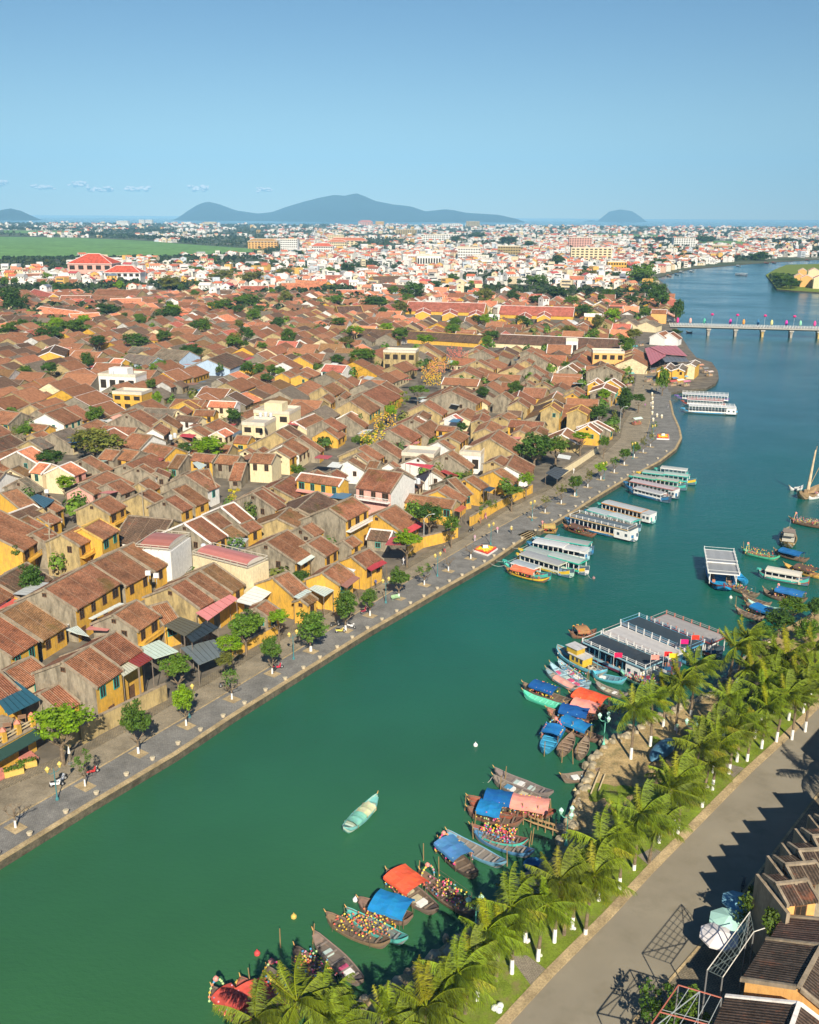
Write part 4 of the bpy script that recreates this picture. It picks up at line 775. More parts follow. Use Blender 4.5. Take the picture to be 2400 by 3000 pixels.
def pick(y, g):
    f = min(1, max(0, (y - 430) / 400))
    rc = g.choices(['b', 'd', 'r', 'o', 'g', 'm', 'p'], [7 * (1 - f) + 2.5, 1.6, .9 + 2 * f, .3 + 2.4 * f, .6, .8 * (1 - f), .15 + 1.0 * f])[0]
    gw = g.choices(['gray', 'tan', 'yellow', 'cream', 'white', 'pink'], [5 * (1 - f) + .5, 4, 1, 1 + 2 * f, .4 + 3 * f, .12])[0]
    fw = g.choices(['yellow', 'cream', 'gray', 'white', 'tan'], [3, 1.4, 2, .6 + 2 * f, 2.5])[0]
    return rc, gw, fw
n_ind = 300 - hand_n
g3 = random.Random(5)
for (x, y, az, Ln, dp, zr, ze, perp) in fill[:max(0, n_ind)]:
    rc, gw, fw = pick(y, g3); fac = (az if not perp else az)
    porch = (g3.choice(PORCH), g3.uniform(.2, 2.2), g3.uniform(.9, 1.8)) if g3.random() < .22 else None
    r_ = house(x, y, az, Ln, dp, zr, ze, rc, gw, fw, 'white' if rc in 'op' or g3.random() < .15 else 'gray', detail=1 if y < 300 else 0, side=1, porch=porch)
    reg(r_, rc, gw, proj(x, y, zr))
PAINT_FAR, nt, nd, lk, b = new_mat('far_house_paint')
at = nd.new('ShaderNodeAttribute'); at.attribute_name = 'Col'
out = mixc(nd, lk, at.outputs[0], ramp(nd, lk, noise(nd, lk, worldpos(nd), .9, 5, .75), [(.3, .62), (.7, 1.3)]), 1.0, 'MULTIPLY')
lk.new(out, b.inputs['Base Color']); b.inputs['Roughness'].default_value = .9; b.inputs['Specular IOR Level'].default_value = .1
WCOL = {'gray': (.34, .30, .23), 'tan': (.52, .40, .20), 'yellow': (.72, .42, .06), 'cream': (.78, .66, .42), 'white': (.80, .79, .76), 'pink': (.72, .40, .33), 'blue': (.45, .58, .74)}
def lite_house(b, x, y, az, L, W, zr, ze, rcol, gcol, fcol, tcol, win=True):
    cc, ss = math.cos(math.pi / 2 - az), math.sin(math.pi / 2 - az); hl, h = L / 2, W / 2
    T = lambda p: (x + p[0] * cc - p[1] * ss, y + p[0] * ss + p[1] * cc, p[2])
    vs = [T(p) for p in [(-hl, -h, 0), (-hl, h, 0), (-hl, h, ze), (-hl, 0, zr), (-hl, -h, ze), (hl, -h, 0), (hl, h, 0), (hl, h, ze), (hl, 0, zr), (hl, -h, ze)]]
    n = len(b.v); b.v += vs
    for f, c in (((0, 4, 3, 2, 1), gcol), ((5, 6, 7, 8, 9), gcol), ((0, 5, 9, 4), fcol), ((2, 7, 6, 1), fcol)): b.f.append(tuple(n + i for i in f)); b.m.append(0); b.c.append(c)
    e = hl + .15; o = .4; k = (zr - ze) / h; t = .12
    for s in (-1, 1):
        q = [T(p) for p in [(-e, 0, zr + t), (e, 0, zr + t), (e, s * (h + o), ze - k * o + t), (-e, s * (h + o), ze - k * o + t)]]
        b.face(q if s < 0 else list(reversed(q)), 0, rcol)
        for x0 in (-e, e - .3):
            q = [T(p) for p in [(x0, 0, zr + t + .12), (x0 + .3, 0, zr + t + .12), (x0 + .3, s * (h + o), ze - k * o + t + .12), (x0, s * (h + o), ze - k * o + t + .12)]]
            b.face(q if s < 0 else list(reversed(q)), 0, tcol)
    q = [T(p) for p in [(-e, -.15, zr + t + .1), (e, -.15, zr + t + .1), (e, .15, zr + t + .1), (-e, .15, zr + t + .1)]]; b.face(q, 0, tcol)
    if win:
        nn = max(1, int(L / 2.8))
        for i in range(nn):
            xx = -hl + L * (i + .5) / nn
            q = [T(p) for p in [(xx - .5, -h - .04, ze - 2.0), (xx + .5, -h - .04, ze - 2.0), (xx + .5, -h - .04, ze - .7), (xx - .5, -h - .04, ze - .7)]]; b.face(q, 0, (.07, .045, .03))
        if ze > 3.4 and L > 2: 
            q = [T(p) for p in [(-hl - .04, h * .3, ze - 2), (-hl - .04, -h * .1, ze - 2), (-hl - .04, -h * .1, ze - .8), (-hl - .04, h * .3, ze - .8)]]; b.face(q, 0, (.09, .07, .05))
sb = MB()
for (x, y, az, Ln, dp, zr, ze, perp) in fill[max(0, n_ind):]:
    rc, gw, fw = pick(y, g3); j = g3.uniform(.75, 1.2); rcol = tuple(c * j * 1.05 for c in RC[rc]); tc = (.8, .76, .72) if rc in 'op' or g3.random() < .15 else (.34, .28, .21)
    gj = g3.uniform(.6, 1.0); lite_house(sb, x, y, az, Ln, dp, zr, ze, rcol, tuple(c * gj for c in WCOL[gw]), tuple(c * gj for c in WCOL[fw]), tc)
print('houses', hand_n, len(fill))
tag(sb.build('tiled_houses', PAINT_FAR), 'dense mass of small tiled houses filling the middle distance of the old town', 'houses', kind='stuff')

# modern quarter, out to the coast
fields = [[(p.x, p.y) for p in G(q)] for q in ([(-300, 705), (200, 709), (420, 716), (533, 724), (640, 730), (790, 740), (700, 752), (520, 764), (0, 782), (-300, 785)], [(2030, 694), (2170, 696), (2180, 710), (2035, 711)], [(1740, 677), (1930, 680), (1920, 689), (1740, 687)], [(-50, 690), (230, 688), (230, 699), (-50, 699)])]
islp = [(p.x, p.y) for p in isl]
BLK = [  # px, base y, width px, height m, depth, wall, label, floors, hip
 (1010, 728, 110, 15, 20, 'cream', 'long cream school block with red eaves left of white offices', 4, (.6, .2, .1)), (760, 735, 86, 15, 18, 'orange', 'long peach coloured block beside the green field', 4, (.5, .3, .12)),
 (935, 755, 62, 17, 16, 'white', 'white office block with dark window bands', 4, (.62, .14, .08)), (978, 738, 56, 17, 16, 'cream', 'cream block right of white office block', 4, (.6, .22, .12)), (838, 750, 50, 26, 20, 'white', 'tall white tower block at the left of the white quarter', 7, None), (975, 723, 46, 24, 18, 'cream', 'tall cream tower in the middle of the white quarter', 6, None),
 (1248, 782, 70, 15, 22, 'white', 'blank white windowless hall', 1, None), (1365, 765, 66, 20, 20, 'white', 'white stepped hotel right of the blank hall', 5, None), (1395, 772, 40, 12, 15, 'white', 'low white wing below the stepped hotel', 3, None), (1482, 750, 66, 18, 24, 'tan', 'olive grey concrete block among trees', 4, None),
 (1722, 765, 118, 22, 16, 'cream', 'wide concrete hotel with rows of dark balconies', 6, None), (1690, 724, 66, 24, 18, 'pink', 'pale pink hotel behind wide concrete hotel', 7, None), (1798, 795, 54, 14, 16, 'yellow', 'yellow three storey building before dark riverside trees', 3, None), (1995, 713, 62, 20, 26, 'white', 'bright white stepped building near the far river bend', 5, None),
 (1060, 665, 42, 30, 40, 'pink', 'pink roofed hotel on the skyline', 4, (.55, .18, .12)), (1102, 664, 24, 34, 40, 'yellow', 'yellow hotel beside the pink hotel on the skyline', 4, None), (1375, 664, 40, 40, 60, 'tan', 'grey unfinished concrete frame on the skyline', 6, None), (1312, 665, 56, 24, 50, 'white', 'long white hotel on the skyline', 4, None), (348, 672, 34, 30, 40, 'white', 'white hotel left of centre on the skyline', 4, None), (405, 668, 16, 34, 30, 'white', 'narrow white block left of its twin on the skyline', 4, None), (426, 668, 20, 34, 30, 'white', 'wider white twin block on the skyline', 4, None), (605, 668, 34, 24, 40, 'cream', 'cream block with spire on the skyline', 4, None),
 (1740, 702, 40, 14, 30, 'white', 'small white block on the green plain', 3, None), (2105, 722, 60, 10, 60, 'tan', 'long low grey warehouse near the river bend', 1, None), (1180, 690, 60, 20, 40, 'tan', 'grey building site block with crane height frame', 5, None), (1260, 708, 60, 18, 40, 'white', 'broad white block behind the blank hall', 4, None), (1300, 702, 70, 16, 40, 'white', 'second broad white block further right behind the hall', 3, None)]
for (x, yb, w, hh, dpt, wm, lab, fl, hip) in BLK:
    block('apartment_block', lab, 'building', x, yb, w, hh, dpt, 4, WALL[wm], floors=fl, hiprc=hip)
    p = unproj(x, yb); occ_mark(p.x, p.y, 0, dpt, w / F * p.y / 2)
fb = MB(); g4 = random.Random(21); MW = [(.76, .74, .70), (.72, .68, .60), (.72, .60, .40), (.72, .44, .12), (.66, .44, .33), (.54, .60, .66), (.80, .78, .75)]
MWW = [5, 3, 2, 1, .8, .5, 4]; MR = [(.60, .17, .09), (.66, .26, .15), (.30, .12, .08), (.42, .42, .42), (.75, .73, .70), (.16, .20, .26), (.50, .10, .10)]; MRW = [4, 2.4, 1.4, 1.2, 2.4, .4, .8]
def ok_far(x, y):
    if not in_poly(x, y, front_poly): return False
    return not any(in_poly(x, y, f) for f in fields)
nfar = 0; far_tr = []
for (y0, y1, n, sc) in ((560, 900, 1500, 1.0), (800, 1300, 3600, 1.0), (1300, 2000, 4200, 1.1), (2000, 3200, 4200, 1.3), (3200, 5200, 3600, 1.7), (5200, 7900, 2600, 2.4)):
    for _ in range(n):
        y = math.sqrt(g4.uniform(y0 * y0, y1 * y1)); x = g4.uniform(-.47, .47) * y
        if not ok_far(x, y): continue
        d = nz(x, y, 160 * sc) + .6 * nz(x + 99, y, 60 * sc); px_, py_ = proj(x, y)
        left = px_ < 900; thr = -.25 if not left else .0
        if y > 1900: thr += .26
        if 560 < y < 900: thr = .1
        if d < thr: far_tr.append((x, y, sc)); continue
        Ln, dp = g4.uniform(5, 12) * sc, g4.uniform(5, 9) * sc; az = R(g4.choice([15, 105, 60, -20]) + g4.gauss(0, 8))
        if y < 1300 and occ_frac(x, y, az, Ln / 2, dp / 2) > .3: continue
        if y < 1300: occ_mark(x, y, az, Ln / 2, dp / 2)
        ze = g4.choice([3.5, 4, 5, 7, 9]) * (1 if sc < 1.4 else sc * .7); wcl = g4.choices(MW, MWW)[0]; rcl = g4.choices(MR, MRW)[0]
        if y > 900 and g4.random() < .28:  # flat roofed block
            cc, ss = math.cos(-az), math.sin(-az); fb.box(-Ln / 2, Ln / 2, -dp / 2, dp / 2, -.3, ze + 2, 0, wcl, -az, (x, y)); fb.box(-Ln / 2 + .4, Ln / 2 - .4, -dp / 2 + .4, dp / 2 - .4, ze + 2, ze + 2.1, 0, tuple(c * .75 for c in wcl), -az, (x, y))
            for s in range(int((ze + 2) / 3)):
                a = -dp / 2 - .05; q = [(-Ln * .38, a), (Ln * .38, a)]; qq = [(x + p[0] * cc - p[1] * ss, y + p[0] * ss + p[1] * cc) for p in q]
                fb.face([(*qq[0], s * 3 + 1), (*qq[1], s * 3 + 1), (*qq[1], s * 3 + 2.3), (*qq[0], s * 3 + 2.3)], 0, (.10, .10, .11))
        else: lite_house(fb, x, y, az, Ln, dp, ze + dp * .25, ze, rcl, wcl, wcl, (.84, .80, .76) if g4.random() < .5 else rcl, win=y < 2200)
        nfar += 1
for (x, y, Ln, dp, ze, w_, rr_) in [(2330, 818, 14, 10, 8, (.80, .45, .16), (.66, .30, .12)), (2352, 826, 12, 12, 9, (.78, .56, .36), (.6, .2, .1)), (2390, 830, 18, 12, 10, (.80, .62, .42), (.66, .3, .16)), (2372, 805, 20, 12, 10, (.84, .8, .7), (.6, .2, .1)), (2340, 800, 16, 10, 8, (.80, .5, .1), (.8, .5, .1)), (2410, 815, 18, 12, 10, (.84, .7, .5), (.6, .2, .1)), (2440, 826, 18, 12, 10, (.84, .7, .5), (.6, .2, .1))]:
    p = unproj(x, y); r_ = house(p.x, p.y, R(20), Ln, dp, ze + 3, ze, 'o', 'orange' if w_[1] < .6 else 'cream', 'cream', 'white', detail=0); tag(r_, f"{'orange' if w_[1] < .6 else 'cream'} villa on the river islet, {['nearest the tip','behind the front lawn','at the frame edge','tallest behind the front villa','small one beside dark trees','partly cut by the frame','beyond the frame edge'][[2330,2352,2390,2372,2340,2410,2440].index(x)]}", 'house')
tag(fb.build('town_houses', PAINT_FAR), 'white and red roofed modern houses spreading to the coast', 'houses', kind='stuff')
print('far', nfar, len(far_tr))

# ------------------------------------------------------------------ trees
def leaf_cloud(b, centres, nleaf, rad, size, g, flat=.75, tone=(.75, 1.25)):
    for (cx, cy, cz, cr) in centres:
        k = g.uniform(*tone); w_ = g.uniform(.9, 1.1)
        for _ in range(nleaf):
            d = Vector((g.gauss(0, 1), g.gauss(0, 1), g.gauss(0, 1))).normalized() * cr * (g.random() ** .35); d.z *= flat
            p = Vector((cx, cy, cz)) + d; n = (d.normalized() * .9 + Vector((g.uniform(-1, 1), g.uniform(-1, 1), g.uniform(-.3, 1)))).normalized()
            a = n.orthogonal().normalized(); a.rotate(Matrix.Rotation(g.uniform(0, 6.28), 3, n)); c = n.cross(a); s = size * g.uniform(.6, 1.4)
            j = k * g.uniform(.82, 1.18); b.face([p - a * s, p - c * s * .55, p + a * s, p + c * s * .55], 0, (j * w_, j, j * .8))
def crown_template(seed, ncl=54, nleaf=50):
    """unit crown: half width 1, half height 1"""
    g = random.Random(seed); b = MB(); cs = []; lob = [(g.uniform(0, 6.28), g.uniform(.75, 1.15)) for _ in range(5)]
    for i in range(ncl):
        th = g.uniform(0, 6.28); ph = math.acos(g.uniform(-.75, 1)); rr_ = g.uniform(.35, .84)
        sc = 1 + .18 * sum(math.cos(th - a) * w for a, w in lob) / 3
        cs.append((math.sin(ph) * math.cos(th) * rr_ * sc, math.sin(ph) * math.sin(th) * rr_ * sc, math.cos(ph) * rr_ * g.uniform(.8, 1.1), g.uniform(.16, .32)))
    leaf_cloud(b, cs, nleaf, 1, .072, g, .8); me = b.build('crown', LEAF); C.objects.unlink(me); return me.data
CROWNS = [crown_template(k) for k in range(6)]; SPARSE = [crown_template(k + 50, 20, 26) for k in range(3)]
TONE = {'d': (.060, .125, .022), 'm': (.110, .200, .022), 'l': (.20, .34, .012), 'o': (.17, .18, .04), 'q': (.095, .175, .026)}
TNAME = {'d': 'dark green', 'm': 'mid green', 'l': 'bright light green', 'o': 'olive brown', 'q': 'green'}
def limb(b, p, d, r, n, g, spread=.55, shrink=.72):
    ln = r * g.uniform(7, 11); q = p + d * ln; b.tube(p, q, r, r * .72, 5)
    if n <= 0: return
    for _ in range(2 if n > 1 else 3):
        dd = (d + Vector((g.uniform(-1, 1), g.uniform(-1, 1), g.uniform(-.1, .6))) * spread).normalized(); limb(b, q, dd, r * shrink, n - 1, g, spread, shrink)
trees = []
def tree(x, y, zc, cw, chh, tone, px, white=False, sparse=False, bare=False, base=0.0, name='tree', trunk_px=None):
    root = empty(name, (x, y, base), rnd.uniform(0, 6.28)); g = random.Random(int(x * 31 + y * 17)); b = MB(); th = max(.6, zc - chh * .35)
    tr_ = max(.07, min(.28, cw * .03)); mats = [BARK, WHITEWASH] if white else BARK
    if white: b.tube((0, 0, -.1), (0, 0, 1.0), tr_ * 1.5, tr_ * 1.25, 7, 1); b.tube((0, 0, 1.0), (0, 0, th * .62), tr_ * 1.2, tr_, 7, 0)
    else: b.tube((0, 0, -.1), (0, 0, th * .62), tr_ * 1.4, tr_, 7)
    for k in range(4): 
        dd = Vector((math.cos(k * 1.6 + x), math.sin(k * 1.6 + x), 1.0 if not bare else .75)).normalized(); limb(b, Vector((0, 0, th * .58)), dd, tr_ * .72, 4 if bare else 1, g, .75 if bare else .5, .70)
    b.build('trunk', mats, root)
    if not (bare and not sparse):
        o = bpy.data.objects.new('crown', (SPARSE if sparse else CROWNS)[g.randrange(3 if sparse else 6)]); C.objects.link(o); o.parent = root
        o.location = (0, 0, zc); o.scale = (cw / 2 * 1.04, cw / 2 * 1.04, chh / 2 * 1.08); c = TONE[tone]; j = g.uniform(.8, 1.2); o.color = (c[0] * j, c[1] * j, c[2] * j, 1)
    trees.append([root, 'leafless' if bare and not sparse else TNAME[tone], px, 'promenade tree' if white else 'tree']); return root
for (x, y, zc, cw, chh, tone, px, kind) in tree_specs: tree(x, y, zc, cw, chh, tone, px)
QT = [(58, 2440, 84, 0, 'o', 'b'), (260, 2316, 62, 70, 'q', 's'), (415, 2218, 92, 110, 'q', ''), (554, 2135, 68, 80, 'l', ''), (687, 2056, 66, 50, 'q', 's'), (804, 1980, 64, 72, 'q', ''), (916, 1912, 104, 84, 'q', ''), (1017, 1850, 84, 80, 'q', ''), (1088, 1806, 60, 50, 'q', ''), (1172, 1754, 66, 58, 'q', ''),
      (1246, 1714, 50, 40, 'q', 's'), (1316, 1672, 52, 0, 'o', 'b'), (1381, 1635, 52, 0, 'o', 'b'), (1644, 1471, 40, 40, 'o', 's'), (1683, 1448, 46, 40, 'q', ''), (1721, 1422, 36, 36, 'o', 's'), (1759, 1399, 40, 32, 'l', ''), (1798, 1378, 36, 30, 'q', 's'), (1827, 1355, 38, 30, 'q', ''), (1856, 1332, 34, 28, 'q', ''), (1882, 1318, 26, 30, 'o', 's'), (1903, 1301, 24, 30, 'o', 's'), (1912, 1268, 22, 26, 'q', 's'),
      (1597, 1498, 34, 30, 'o', 's'), (1560, 1512, 30, 0, 'o', 'b')]
for (x, y, w, h, tone, k) in QT:
    p = unproj(x, y); s = p.y * math.cos(P) + H * math.sin(P); cw = w / F * s; chh = (h or w * .8) / F * s / .9; zc = 1.7 + chh * .5 + (.4 if w > 60 else .1)
    tree(p.x, p.y, zc, cw, chh, tone, (x, y), True, 's' in k, 'b' in k or 's' in k)
for t in trees:
    pass
# tan soil squares round the promenade trees
tb = MB()
for (x, y, w, h, tone, k) in QT:
    p = unproj(x, y); z = .075
    for q in [[(-1.1, -.8), (1.1, -.8), (1.1, .8), (-1.1, .8)]]:
        a = R(-34); tb.face([(p.x + u * math.cos(a) - w_ * math.sin(a), p.y + u * math.sin(a) + w_ * math.cos(a), z) for u, w_ in q])
struct(tb.build('tree_pits', kerb_m))

# woodland too far away to count
fw = MB(); g5 = random.Random(9)
def blob_tree(b, x, y, r0, h, col, g, n=14, k_=1.0):
    for _ in range(n):
        d = Vector((g.gauss(0, 1), g.gauss(0, 1), abs(g.gauss(0, 1)) * .8)).normalized() * g.uniform(.5, 1); p = Vector((x + d.x * r0, y + d.y * r0, h * .45 + d.z * h * .5)); s = r0 * g.uniform(.35, .6) * k_
        a = d.orthogonal().normalized(); a.rotate(Matrix.Rotation(g.uniform(0, 6.28), 3, d)); c = d.cross(a); j = g.uniform(.6, 1.3)
        b.face([p - a * s, p - c * s, p + a * s, p + c * s], 0, tuple(q * j for q in col))
for (x, y, sc) in far_tr:
    if g5.random() < (.75 if y < 900 else .9):
        col = g5.choice([(.028, .055, .016), (.04, .07, .018), (.055, .075, .022)]); blob_tree(fw, x, y, g5.uniform(2.2, 4.2) * sc, g5.uniform(4.5, 8.5) * (sc ** .7), col, g5, 16 if y < 2000 else 10)
for (x0, y0, x1, y1, n, dp_) in [(0, 782, 330, 775, 130, 40), (330, 775, 800, 765, 90, 60), (0, 690, 500, 690, 160, 260), (200, 700, 560, 722, 110, 120), (1500, 730, 1700, 760, 60, 60), (1180, 660, 2400, 668, 400, 900), (1850, 702, 2080, 700, 140, 200), (2180, 700, 2400, 706, 120, 200), (0, 672, 1200, 668, 300, 600), (1900, 790, 2060, 762, 110, 14), (2060, 757, 2400, 738, 120, 25)]:
    for _ in range(n):
        t = g5.random(); p = unproj(x0 + (x1 - x0) * t, y0 + (y1 - y0) * t); yy = p.y + g5.uniform(0, dp_); xx = p.x * yy / p.y
        if not in_poly(xx, yy, front_poly): continue
        sc = 1 if p.y < 2000 else 1.8; blob_tree(fw, xx, yy, g5.uniform(2.5, 5) * sc, g5.uniform(5, 9) * sc, g5.choice([(.022, .048, .016), (.03, .06, .018)]), g5, 14)
for _ in range(90):   # shrubs of the river islet
    x, y = g5.uniform(2245, 2330), g5.uniform(800, 832); p = unproj(x, y)
    if in_poly(p.x, p.y, islp): blob_tree(fw, p.x, p.y, g5.uniform(2, 4.5), g5.uniform(4, 8), (.035, .07, .02), g5, 16)
# gardens between the middle distance roofs
for _ in range(2600):
    y = math.sqrt(g5.uniform(150 ** 2, 640 ** 2)); x = g5.uniform(-.45, .4) * y
    if town_ok(x, y) and nz(x, y, 45) > .0 and occ_frac(x, y, 0, 1.2, 1.2) < .45: blob_tree(fw, x, y, g5.uniform(1.3, 3.0), g5.uniform(4.5, 8), g5.choice([(.07, .14, .02), (.13, .23, .02), (.14, .16, .03), (.09, .18, .02)]), g5, 150 if y < 330 else 60, .34 if y < 330 else .6)
LEAF_FAR = leaf_mat('far_leaf', .1)
o = fw.build('woodland', LEAF_FAR); tag(o, 'dark green woods and garden greenery scattered through the town and plain', 'woodland', kind='stuff')

# climbing greenery and flowers on walls and streets
def shrub(label, px, z, w, d, h, col, n=14, leaf=44, name='climbing_plant', sz=.16):
    p = unproj(*px, z); g = random.Random(int(px[0] * 7 + px[1])); b = MB(); az = R(32)
    cs = [(g.uniform(-w / 2, w / 2), g.uniform(-d / 2, d / 2), g.uniform(-h / 2, h / 2), g.uniform(.35, .75)) for _ in range(n)]
    leaf_cloud(b, cs, leaf, 1, sz, g, .8); o = b.build(name, LEAF); o.location = (p.x, p.y, z); o.rotation_euler = (0, 0, -az + math.pi / 2); o.color = (*col, 1); tag(o, label, 'plant'); return o
shrub('climbing plants hanging over the ochre courtyard wall by the curved promenade', (1420, 1480), 2.6, 9, 2, 1.6, (.10, .17, .02))
shrub('green hedge trailing along wall below yellow gable near curved promenade', (1495, 1440), 2.6, 8, 2, 1.8, (.12, .2, .02))
shrub('yellow flowering bush by red shed between brown roofs', (683, 1455), 3, 2, 2, 3, (.75, .60, .02), 10)
shrub('small bush rooted on the eave of the large left house', (45, 1628), 8, 1.2, 1.2, 1, (.06, .14, .03), 5)
shrub('green creeper over wall of the white stair house', (730, 1822), 4, 3.5, 2, 2.5, (.08, .14, .02), 12)
shrub('leafy garden between yellow fronted shop and tiled shed', (690, 1680), 2.5, 4, 3, 2, (.07, .12, .02), 10)
for i, (x, y) in enumerate([(1065, 1302), (1090, 1280), (1112, 1240), (1135, 1205), (1150, 1190), (1185, 1165)]):
    shrub(f"bougainvillea and creepers in the lantern street, {['nearest','second','third','fourth','fifth','farthest'][i]} clump", (x, y), 4.6, 4.2, 3, 4, (.22, .30, .02), 16, 44)
for i, (x, y, c) in enumerate([(1255, 1090, (.80, .42, .05)), (1275, 1075, (.78, .34, .16)), (1290, 1062, (.80, .45, .06)), (1262, 1108, (.75, .5, .05)), (1325, 1030, (.74, .22, .16)), (1345, 1040, (.74, .25, .18)), (1090, 1290, (.8, .55, .05)), (1125, 1235, (.8, .5, .05))]):
    w_ = MB(); g = random.Random(i); p = unproj(x, y, 5.2)
    for _ in range(130):
        q = (g.uniform(-3.5, 3.5), g.uniform(-3, 3), g.uniform(-2.5, 2.2)); w_.ball(q, g.uniform(.14, .26), tuple(min(1, a * g.uniform(.8, 1.15)) for a in c), n=5)
        if g.random() < .3: w_.tube((q[0] - 1.5, q[1], q[2] + .3), (q[0] + 1.5, q[1] + .3, q[2] + .3), .025, n=3, c=(.2, .15, .1))
    o = w_.build('lantern_strings', PAINT); o.location = (p.x, p.y, 5.2); tag(o, f"{'orange' if c[1] < .4 else 'golden'} lantern strings across the old town street, {['first','second','third','fourth','farthest','far right','nearest','second nearest'][i]} cluster", 'lanterns')

# ------------------------------------------------------------------ coconut palms
def frond(b, g, az, el, ln, wind, col):
    n = 13; p = Vector((0, 0, 0)); d = Vector((math.cos(az) * math.cos(el), math.sin(az) * math.cos(el), math.sin(el))); pts = [p.copy()]; st = ln / n
    for i in range(n):
        t = (i + 1) / n; d = (d + Vector((wind[0], wind[1], -.70)) * st * (.14 + .46 * t) * .46).normalized(); p = p + d * st; pts.append(p.copy())
    for i in range(n):
        a, c = pts[i], pts[i + 1]; t = i / n; r_ = .035 * (1 - t) + .008; b.tube(a, c, r_, r_ * .9, 3, 0, (1.7, 1.5, .8)); dd = (c - a).normalized(); s = dd.cross(Vector((0, 0, 1)))
        s = s.normalized() if s.length > .1 else Vector((1, 0, 0)); up = s.cross(dd)
        if t < .08: continue
        L_ = ln * .25 * math.sin(math.pi * min(1, .18 + .80 * t) ** .8) + .15
        for q in range(6):
            o = a.lerp(c, q / 6)
            for sd_ in (-1, 1):
                tip = o + s * sd_ * L_ * g.uniform(.22, .8) + dd * L_ * g.uniform(.3, .7) + Vector((wind[0] * .35, wind[1] * .35, -.75)) * L_ * g.uniform(.45, 1.15)
                w_ = dd * .034; j = g.uniform(.4, 1.55); b.face([o - w_, o + w_, tip + w_ * .4, tip - w_ * .4], 0, (col[0] * j, col[1] * j, col[2] * j))
def palm_template(seed):
    g = random.Random(seed); b = MB(); n = 20 + seed % 3; wind = (.85, -.40)
    for i in range(n):
        az = i * 2.4 + g.uniform(-.2, .2); el = g.uniform(-.1, 1.15) if i % 4 else g.uniform(-.7, .1); k = g.uniform(.75, 1.2)
        frond(b, g, az, el, g.uniform(3.1, 4.3), wind, (1.0 * k, 1.0 * k, .9 * k) if g.random() > .06 else (1.5, 1.1, .9))
    for i in range(7): a = i * .9; b.ball((math.cos(a) * .28, math.sin(a) * .28, -.25), .15, (.9, .8, .5))
    o = b.build('crown', FROND); C.objects.unlink(o); return o.data
PALMS = [palm_template(k + 3) for k in range(5)]
palms = []
def palm(x, y, hh, px, lean=None, sc=1.0, white=True):
    g = random.Random(int(x * 13 + y * 7)); lean = lean or (g.uniform(-.4, .9), g.uniform(-.5, .5)); root = empty('palm_tree', (x, y, 0)); b = MB(); n = 8
    f = lambda t: Vector((lean[0] * t * t, lean[1] * t * t, hh * t - .15))
    for i in range(n):
        a, c = f(i / n), f((i + 1) / n); w_ = white and i / n * hh < .9; r0 = .19 - .07 * i / n; b.tube(a, c, r0 + (.02 if w_ else 0), r0 - .005, 8, 1 if w_ else 0)
    b.build('trunk', [BARK, WHITEWASH], root); o = bpy.data.objects.new('crown', PALMS[g.randrange(5)]); C.objects.link(o); o.parent = root; o.location = f(1.0)
    o.scale = (sc, sc, sc); o.rotation_euler = (g.uniform(-.08, .08), g.uniform(-.08, .08), g.uniform(-.35, .35)); j = g.uniform(.85, 1.2); o.color = (.150 * j, .208 * j * g.uniform(.92, 1.08), .012, 1)
    palms.append([root, '', px]); return root
PC = [(876, 2930, 7, 1.1), (1256, 2956, 7, 1.1), (734, 2990, 6.5, 1), (1350, 2841, 7.5, 1.2), (1420, 2735, 7, 1.05), (1523, 2660, 7, 1.1), (1600, 2640, 6.4, 1.0), (1649, 2573, 7, 1.05), (1742, 2545, 7.2, 1.1), (1700, 2560, 6, .9), (1780, 2457, 7, 1.05), (1840, 2440, 6.4, .9), (1884, 2367, 7.2, 1.1), (1957, 2297, 7, 1.0), (1996, 2262, 6.5, 1.0), (2010, 2295, 6.0, .9),
      (2051, 2178, 7, 1.0), (2112, 2160, 6.6, .9), (2114, 2105, 7, 1.0), (2184, 2074, 7, 1.0), (2160, 2120, 6.4, .9), (2236, 2010, 7, 1.0), (2255, 2050, 6.4, .9), (2300, 2020, 7, 1.0), (1868, 2069, 7, 1.15), (1925, 2035, 7, 1.05), (2000, 1985, 7.2, 1.1), (2045, 1940, 7.4, 1.1), (2150, 1882, 8, 1.2), (2180, 1850, 7.5, 1.0), (2250, 1980, 7, 1), (2320, 1905, 7.5, 1.2), (2335, 1960, 7, 1.05), (2378, 1940, 7, 1.1), (2385, 1990, 7, 1), (2270, 1900, 7, 1), (2205, 1940, 6.8, 1.0), (2345, 2020, 6.6, .9), (1130, 2975, 6.5, .9), (1010, 3010, 6.5, 1.0), (1300, 2905, 6.6, .9), (2400, 1880, 7.5, 1.1)]
for (x, y, hh, sc) in PC:
    gp = random.Random(int(x * 3 + y)); p = unproj(x, y, hh); palm(p.x, p.y, hh, (x, y), sc=sc * gp.uniform(.74, .94))
for (x, y, hh, sc) in [(1385, 2800, 6, .8), (1475, 2720, 5.6, .8), (1560, 2615, 5.4, .8), (1675, 2600, 5.2, .75), (1815, 2400, 6, .8), (1925, 2390, 5.5, .8), (1985, 2320, 5, .8), (2080, 2230, 5.6, .8), (2140, 2030, 6, .8), (2210, 2110, 5.2, .75), (2075, 2140, 5.5, .8), (2290, 1960, 6, .9), (1180, 2990, 6, .9), (960, 2960, 6, .9), (1960, 2010, 5.5, .8), (2225, 1880, 6.5, .9)]:
    p = unproj(x, y, hh); palm(p.x, p.y, hh, (x, y), sc=sc * .95, white=x % 2 == 0)
p = unproj(2360, 2246); q = p + Vector((1.9, -9.6, 0)); palm(q.x, q.y, 7.2, (2430, 2330), sc=1.05)
